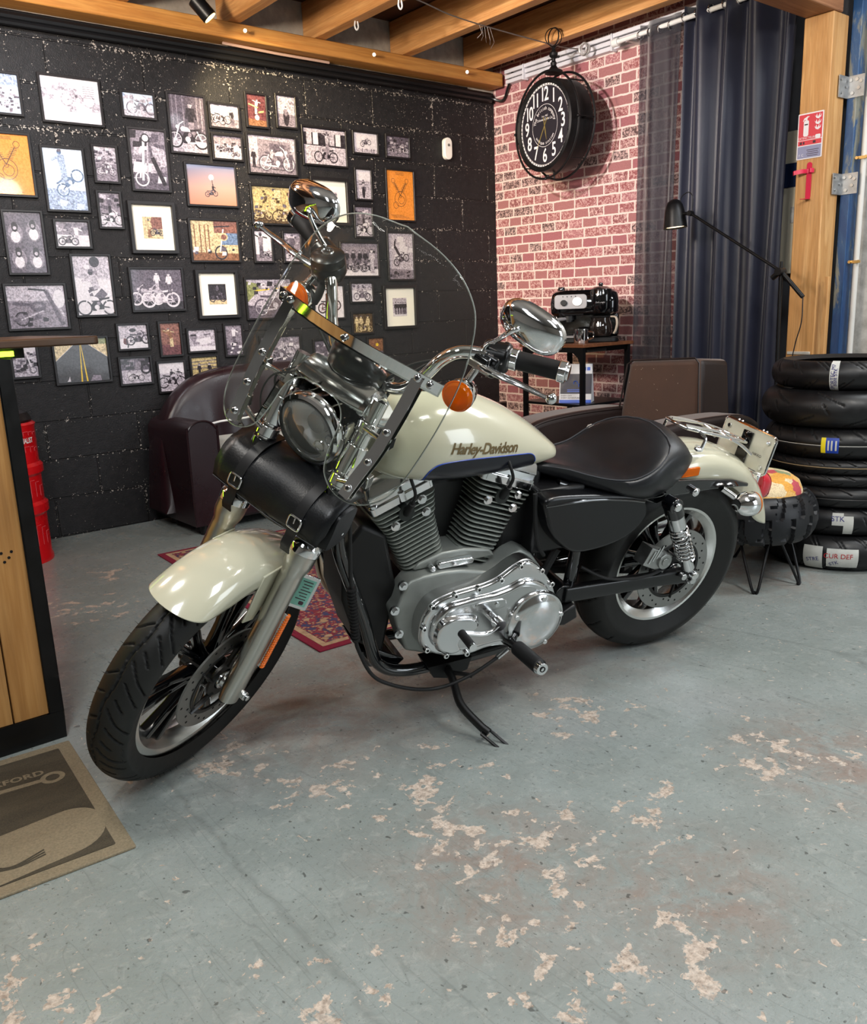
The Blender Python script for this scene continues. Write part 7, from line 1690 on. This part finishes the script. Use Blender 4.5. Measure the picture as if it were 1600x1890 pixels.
for sy in (1, -1):
    g.loft([[Vector((x, .125*sy+yy, z+zz)) for yy, zz in rrect(.03, h, .006)] for x, z, h in ((.47, .355, .05), (.30, .345, .048), (.12, .335, .044), (-.03, .325, .05))])
g.cyl((.47, -.13, .355), (.47, .13, .355), .03, n=20); sa = part(g, 'swingarm', mat('dark_swingarm_paint', (6, 7, 9), .28, coat=.2), bevel=.003)
g = G(); g.cyl((-.012, .10, .323), (-.012, .165, .323), .012, n=18).cyl((-.02, .14, .323), (-.02, .150, .323), .022, n=6).cyl((.03, .145, .345), (.03, .165, .345), .011, n=14); part(g, 'rear_axle', ALUP, bevel=.002)
g = G(); g.box((.125, .105, .405), (.10, .05, .062), rot=Matrix.Rotation(-.45, 3, 'Y')); g.cyl((.10, .08, .40), (.10, .138, .40), .026, n=24); g.cyl((.10, .138, .40), (.10, .141, .40), .014, n=20); rc = part(g, 'rear_caliper', ALU, bevel=.008, seg=3)
for q in (-.012, .004, .02):
    g = G(); g.box((.135+q*.9, .131, .43+q*-.45), (.005, .004, .045), rot=Matrix.Rotation(-.45, 3, 'Y')); g.build('caliper_rib', ALUP, rc)
g = G(); g.tube([(.09, .13, .37), (.16, .14, .365), (.24, .135, .365), (.33, .13, .385), (.40, .10, .42)], .005, 8, smooth=5); part(g, 'rear_brake_hose', RBL)
g = G(); g.prism([(x, z) for x, z in [(.075+.10*cos(q), .323+.10*sin(q)) for q in [2*pi*k/30 for k in range(30)]]], -.115, -.09); part(g, 'belt_pulley', BLKP)
g = G(); g.tube([(0, -.10, .43), (.45, -.10, .41), (.48, -.10, .36), (.45, -.10, .31), (0, -.10, .22)], .006, 6, flat=2.4); part(g, 'drive_belt', RBL)

# ---- frame
fr = G()
for sy in (1, -1):
    fr.tube([(1.165, .03*sy, .86), (1.168, .065*sy, .80), (1.172, .085*sy, .72), (1.172, .09*sy, .62), (1.135, .09*sy, .507), (1.095, .09*sy, .394), (1.066, .09*sy, .290), (1.045, .09*sy, .235), (.99, .09*sy, .195), (.88, .09*sy, .180), (.60, .09*sy, .190), (.48, .095*sy, .235), (.44, .10*sy, .34), (.43, .10*sy, .52), (.40, .09*sy, .64)], .0175, 12, smooth=5)
    fr.tube([(.52, .08*sy, .70), (.40, .10*sy, .66), (.22, .11*sy, .635), (.10, .10*sy, .63)], .014, 10, smooth=4)
fr.tube([(1.12, 0, .90), (.95, 0, .80), (.75, 0, .765), (.50, 0, .72)], .02, 12, smooth=4)
part(fr, 'frame', BLKP, bevel=0)
g = G(); g.b2((.44, -.11, .50), (.60, .11, .70)).b2((.30, -.09, .50), (.50, .10, .64)); part(g, 'battery_box', BLACKP, bevel=.01)
g = G(); sc2 = [(.612, .690), (.56, .700), (.40, .682), (.262, .656), (.228, .628), (.222, .585), (.25, .545), (.31, .512), (.40, .497), (.48, .502), (.535, .540), (.575, .585), (.600, .640)]
scc = [(p.x, p.z) for p in catmull([(a, 0, b_) for a, b_ in sc2], 4, True)]
g.prism(scc, .100, .150, top=[(.42+(x-.42)*.95, .60+(z-.60)*.93) for x, z in scc]); BLKS = mat('dark_side_cover_paint', (6, 7, 10), .32, coat=.12)
sdc = part(g, 'side_cover', BLKS, bevel=.008, seg=3)
g = G(); g.tube([(.60, .148, .672), (.45, .153, .672), (.33, .152, .655), (.25, .148, .635)], .004, 8, smooth=4); g.build('chrome_bead', CHROME if 0 else BLKP, sdc)
g = G(); g.prism(scc, -.150, -.100); part(g, 'oil_tank', BLKP, bevel=.012, seg=3)
g = G(); g.tube([(.62, .12, .70), (.61, .13, .60), (.59, .13, .54), (.56, .12, .50)], .006, 8, smooth=4); g.tube([(.56, .10, .36), (.53, .10, .44), (.50, .10, .50)], .012, 8); part(g, 'hoses', RBL)

# ---- engine
case = [(1.022, .408), (1.006, .430), (.992, .475), (.975, .494), (.937, .503), (.878, .505), (.825, .500), (.779, .490), (.737, .478), (.700, .490), (.665, .520), (.635, .530), (.600, .510), (.56, .46), (.53, .40), (.515, .32), (.53, .24), (.60, .215), (.70, .225), (.80, .235), (.90, .245), (.975, .275), (1.0, .34)]
g = G(); g.prism(case, .05, .118); eng = part(g, 'engine', CASEM, bevel=.008, seg=3)
g = G(); g.prism([(.78+(x-.78)*.84, .37+(z-.37)*.86) for x, z in case], -.13, .055); g.build('engine_core', BLACKP, eng, bevel=.01)
def cyl_block(base, ax, name):
    ax = Vector((ax[0], 0, ax[1])).normalized(); tn_ = Vector((ax.z, 0, -ax.x))
    def RR(s, a, y, r=.02): return [base+ax*s+tn_*p+Vector((0, q, 0)) for p, q in rrect(a*2, y*2, r, 4)]
    g = G(); g.loft([RR(-.06, .052, .055), RR(.20, .052, .060), RR(.275, .060, .062)]); cb = g.build(name, DALU, eng, bevel=.002)
    N = 12
    for k in range(N):
        s = .018+.0132*k; a = .061+.0012*k; g = G(); g.loft([RR(s-.0017, a, .077, .025), RR(s+.0017, a, .077, .025)])
        g.build('cooling_fin', FINM, cb)
    for k in range(5):       # head fins, longer and stepped on the outside
        s = .180+.0132*k; a = .077+.0035*k; g = G(); g.loft([RR(s-.0014, a, .083, .02), RR(s+.0014, a, .083, .02)])
        g.build('head_fin', FINM, cb)
    g = G(); g.loft([RR(.242, .080, .070, .012), RR(.246, .092, .080, .012), RR(.268, .093, .080, .012), RR(.271, .089, .076, .012), RR(.292, .088, .075, .012), RR(.294, .090, .077, .012), RR(.318, .084, .070, .014), RR(.336, .062, .055, .014)]); rb_ = g.build('rocker_cover', ALUP, cb, bevel=.004, angle=30)
    for a, y in ((.078, .072), (-.078, .072), (.0, .076)):
        g = G(); p = base+ax*.250+tn_*a+Vector((0, y, 0)); g.cyl(p, p+ax*.026, .009, n=6); g.build('head_bolt', ALUP, rb_)
    # spark plug with black boot on the left
    p = base+ax*.215+tn_*(.006)+Vector((0, .080, 0))
    g = G(); g.cyl(p-Vector((0, .02, 0)), p+Vector((0, .006, 0)), .022, n=20); g.build('plug_recess', DALU, cb)
    g = G(); q0 = p+Vector((0, .004, .0)); q1 = p+Vector((0, .032, .040)); g.cyl(q0, q1, .011, .009, n=14)
    g.tube([q1, q1+Vector((0, .012, .03)), q1+Vector((.008, .006, .06)), q1+Vector((.012, -.015, .085)), q1+Vector((.01, -.05, .10))], .0045, 8, smooth=5); g.build('spark_plug_lead', RBL, cb)
    for s, a in ((.195, .045), (.23, -.045), (.19, -.045)):
        g = G(); p = base+ax*s+tn_*a+Vector((0, .082, 0)); g.cyl(p, p+Vector((0, .010, 0)), .009, n=6); g.cyl(p, p+Vector((0, .003, 0)), .013, n=14); g.build('cylinder_bolt', ALUP, cb)
    return cb
cyl_block(Vector((.900, 0, .485)), (.375, .927), 'front_cylinder')
cyl_block(Vector((.770, 0, .485)), (-.345, .939), 'rear_cylinder')
g = G(); g.prism([(.955, .505), (.70, .505), (.72, .53), (.80, .545), (.87, .545), (.935, .525)], -.06, .085); g.build('cylinder_deck', CASEM, eng, bevel=.006)
g = G(); g.prism([(x*1+.835, y+.517) for x, y in rrect(.11, .020, .009)], .085, .105); g.cyl((.905, .085, .512), (.905, .108, .512), .009, n=14); g.build('deck_rib', ALUP, eng, bevel=.003)
# primary cover
pc_ = [(.962, .380), (.960, .330), (.938, .298), (.890, .272), (.842, .258), (.797, .255), (.750, .262), (.700, .258), (.655, .240), (.600, .229), (.552, .242), (.523, .285), (.520, .350), (.540, .412), (.562, .450), (.595, .490), (.632, .520), (.660, .524), (.690, .512), (.734, .486), (.777, .474), (.821, .470), (.880, .464), (.926, .449), (.952, .419)]
def sm(o, k=4): return [(p.x, p.z) for p in catmull([(a, 0, b_) for a, b_ in o], k, True)]
def shr(o, f, c): return [(c[0]+(x-c[0])*f, c[1]+(z-c[1])*f) for x, z in o]
pcs = sm(pc_); cc_ = (.745, .37)
g = G(); g.prism(pcs, .115, .160); g.build('primary_housing', mat('satin_aluminium', (.50, .50, .50), .28, 1.), eng, bevel=.004)
g = G(); g.prism(pcs, .160, .172, top=shr(pcs, .975, cc_)); pcv = g.build('primary_cover', ALUP, eng, bevel=.005, seg=3)
inner = sm([(.935, .375), (.932, .335), (.905, .300), (.86, .285), (.80, .280), (.73, .283), (.68, .275), (.62, .252), (.57, .262), (.545, .31), (.548, .37), (.57, .43), (.61, .462), (.655, .472), (.70, .458), (.76, .448), (.83, .447), (.89, .440), (.92, .415)])
g = G(); g.prism(inner, .172, .186, top=shr(inner, .94, cc_)); g.build('raised_ridge', ALUP, pcv, bevel=.006, seg=3)
g = G(); inner2 = shr(inner, .86, cc_); g.prism(inner2, .184, .1866, top=shr(inner2, .99, cc_)); g.build('sunken_face', mat('satin_cover_face', (.56, .57, .57), .24, 1.), pcv, bevel=.001)
# alternator bump
alt = sm([(.935, .355), (.925, .395), (.895, .412), (.85, .410), (.815, .402), (.795, .385), (.797, .365), (.815, .352), (.845, .345), (.86, .32), (.85, .295), (.88, .288), (.915, .305), (.93, .33)])
g = G(); g.prism(alt, .184, .203, top=shr(alt, .86, (.88, .36))); g.build('alternator_bump', ALUP, pcv, bevel=.007, seg=3)
g = G(); g.prism(sm([(.803, .433), (.729, .432), (.715, .418), (.723, .404), (.793, .403), (.81, .418)]), .186, .190); pl_ = g.build('inspection_plate', mat('satin_cover_face', (.5, .5, .5), .25, 1.), pcv, bevel=.002)
for x in (.745, .785):
    g = G(); g.cyl((x, .190, .418), (x, .193, .418), .007, n=14); g.build('plate_screw', ALUP, pl_)
dc = Vector((.612, .185, .335))
g = G(); g.lathe([(.096, -.015), (.096, .004), (.092, .012), (.086, .014), (.084, .016), (.07, .024), (.045, .030), (.0, .033)], dc, (0, 1, 0), 64); dby = g.build('derby_cover', ALUP, pcv)
for k in range(5):
    a = radians(98)+2*pi*k/5; g = G(); p = dc+Vector((.080*cos(a), .018, .080*sin(a))); g.cyl(p, p+Vector((0, .006, 0)), .0075, n=16); dbo = g.build('derby_screw', CHROME, dby, bevel=.0015)
for x, z in ((1.001, .500), (1.020, .427), (1.003, .350)):
    g = G(); g.cyl((x, .118, z-.008), (x, .126, z-.008), .013, n=14); g.cyl((x, .126, z-.008), (x, .134, z-.008), .008, n=6); g.build('case_bolt', ALUP, eng)
for x, z in ((.938, .442), (.957, .379), (.942, .309), (.881, .275), (.815, .265), (.871, .464), (.801, .470), (.733, .484), (.674, .516), (.602, .488), (.560, .437), (.536, .270), (.530, .363)):
    g = G(); g.cyl((x, .165, z), (x, .181, z), .0085, n=16); bo = g.build('cover_bolt', CHROME, pcv, bevel=.0015)
    g = G(); g.cyl((x, .1811, z), (x, .1815, z), .004, n=6); g.build('hex_socket', RUBG, bo)
SATX = mat('satin_black_cast', (11, 11, 12), .5)
# cases: front motor mount, oil filter, regulator, horn
g = G(); g.cyl((1.03, -.03, .42), (1.115, -.03, .43), .040, n=28); part(g, 'oil_filter', BLKP, bevel=.005)
g = G(); g.box((1.10, .02, .56), (.03, .09, .07)); rg = part(g, 'regulator', BLACKP, bevel=.004)
g = G(); g.prism([(1.03, .26), (1.09, .27), (1.06, .21), (.98, .185), (.95, .21)], -.07, .07); part(g, 'front_mount', BLKP, bevel=.004)
g = G(); g.b2((.74, -.12, .52), (.93, .0, .73)); part(g, 'carburettor', BLACKP, bevel=.02)
g = G(); g.b2((.56, -.10, .30), (.68, .06, .74)); part(g, 'rear_gap_fill', BLACKP, bevel=.015)  # added black box standing in for the darkness behind the rear cylinder
g = G(); g.prism([(1.02, .24), (1.10, .30), (1.145, .44), (1.15, .60), (1.10, .66), (1.03, .62), (.99, .45)], -.085, .07); part(g, 'front_gap_fill', SATX, bevel=.012)  # added black block closing the see-through gap ahead of the engine
g = G(); g.cyl((.83, -.10, .39), (.83, -.165, .39), .085, n=40); part(g, 'air_cleaner', BLKP, bevel=.01)
# exhaust on the far side
g = G(); g.tube([(1.00, -.06, .60), (1.06, -.12, .62), (1.115, -.155, .55), (1.115, -.165, .44), (1.08, -.17, .34), (1.0, -.175, .28), (.85, -.18, .25), (.6, -.18, .25)], .024, 16, smooth=6)
g.tube([(.70, -.06, .60), (.66, -.13, .60), (.60, -.165, .50), (.50, -.18, .38), (.35, -.18, .33)], .022, 14, smooth=6); ex = part(g, 'exhaust_pipe', mat('heat_tinted_chrome', (.62, .50, .38), .16, 1.))
g = G(); g.cyl((.6, -.185, .25), (-.25, -.195, .27), .038, .045, n=28).cyl((.35, -.185, .34), (-.30, -.20, .37), .036, .043, n=28); g.build('muffler', CHROME, ex, bevel=.004)

# ---- pegs, shifter, stand, clutch cable
g = G(); g.cyl((.69, .12, .270), (.688, .235, .290), .014, n=14); pg = part(g, 'footpeg', BLKP)
g = G(); g.cyl((.688, .232, .290), (.690, .345, .303), .0215, n=28); g.build('peg_rubber', RBL, pg, bevel=.003)
g = G(); g.cyl((.690, .345, .303), (.6905, .358, .3045), .0205, .017, n=28); ec_ = g.build('peg_end_cap', CHROME, pg, bevel=.001)
g = G(); g.torus((.6905, .359, .3045), (0, 1, 0), .007, .0015, 18, 6); g.build('end_cap_ring', RUBG, ec_)
g = G(); g.cyl((.762, .17, .388), (.762, .236, .388), .012, n=18).cyl((.762, .222, .388), (.762, .244, .388), .017, n=18); g.tube([(.762, .236, .388), (.785, .240, .374), (.815, .242, .372), (.85, .242, .382), (.880, .242, .390)], .0075, 10, smooth=5); sh_ = part(g, 'shift_lever', CHROME)
g = G(); g.cyl((.880, .238, .390), (.882, .300, .388), .0115, n=20); g.build('shift_rubber', RBL, sh_, bevel=.002)
g = G(); g.cyl((.882, .300, .388), (.882, .306, .388), .011, n=20); g.build('shift_end_cap', CHROME, sh_)
g = G(); g.prism([(.90, .20), (.76, .20), (.77, .16), (.83, .145), (.88, .16)], .05, .12); g.tube([(.835, .10, .185), (.838, .16, .165), (.85, .23, .140), (.83, .30, .118), (.815, .33, .108)], .011, 12, smooth=5, flat=1.3); g.tube([(.83, .14, .178), (.80, .17, .185), (.79, .18, .183)], .006, 8)
SATB = mat('satin_black_steel', (12, 12, 13), .42)
kst = part(g, 'side_stand', SATB, bevel=0)
g = G()
ft = [Vector((.825, .310, .112)), Vector((.805, .325, .107)), Vector((.775, .392, .0885)), Vector((.790, .40, .0865)), Vector((.803, .394, .088)), Vector((.835, .325, .106))]
g.tube(ft, .0045, 8, closed=True); g.build('stand_foot', SATB, kst)
cbl = [(1.12, .10, .93), (1.165, .14, .84), (1.178, .168, .746), (1.172, .17, .60), (1.166, .17, .541), (1.150, .17, .402), (1.138, .17, .351), (1.096, .17, .264), (1.034, .17, .214), (.949, .17, .175), (.875, .175, .168), (.795, .178, .187), (.737, .178, .213), (.690, .172, .232)]
g = G(); g.tube(cbl, .0052, 10, smooth=6); cab = part(g, 'clutch_cable', RBL)
g = G()
for k in range(16):
    t_ = k/15; c = Vector((1.168-.019*t_, .17, .545-.150*t_)); g.cyl(c, c+Vector((-.0012, 0, -.0085)), .0125, .0095, n=16)
g.build('cable_boot', RBL, cab, angle=20)
g = G(); g.cyl((.71, .174, .222), (.675, .170, .240), .008, n=12); g.build('cable_end', ALUP, cab)
g = G(); g.prism([(.50, .30), (.44, .33), (.425, .28), (.47, .262), (.50, .268)], .10, .155); part(g, 'rear_peg_bracket', BLACKP, bevel=.006)
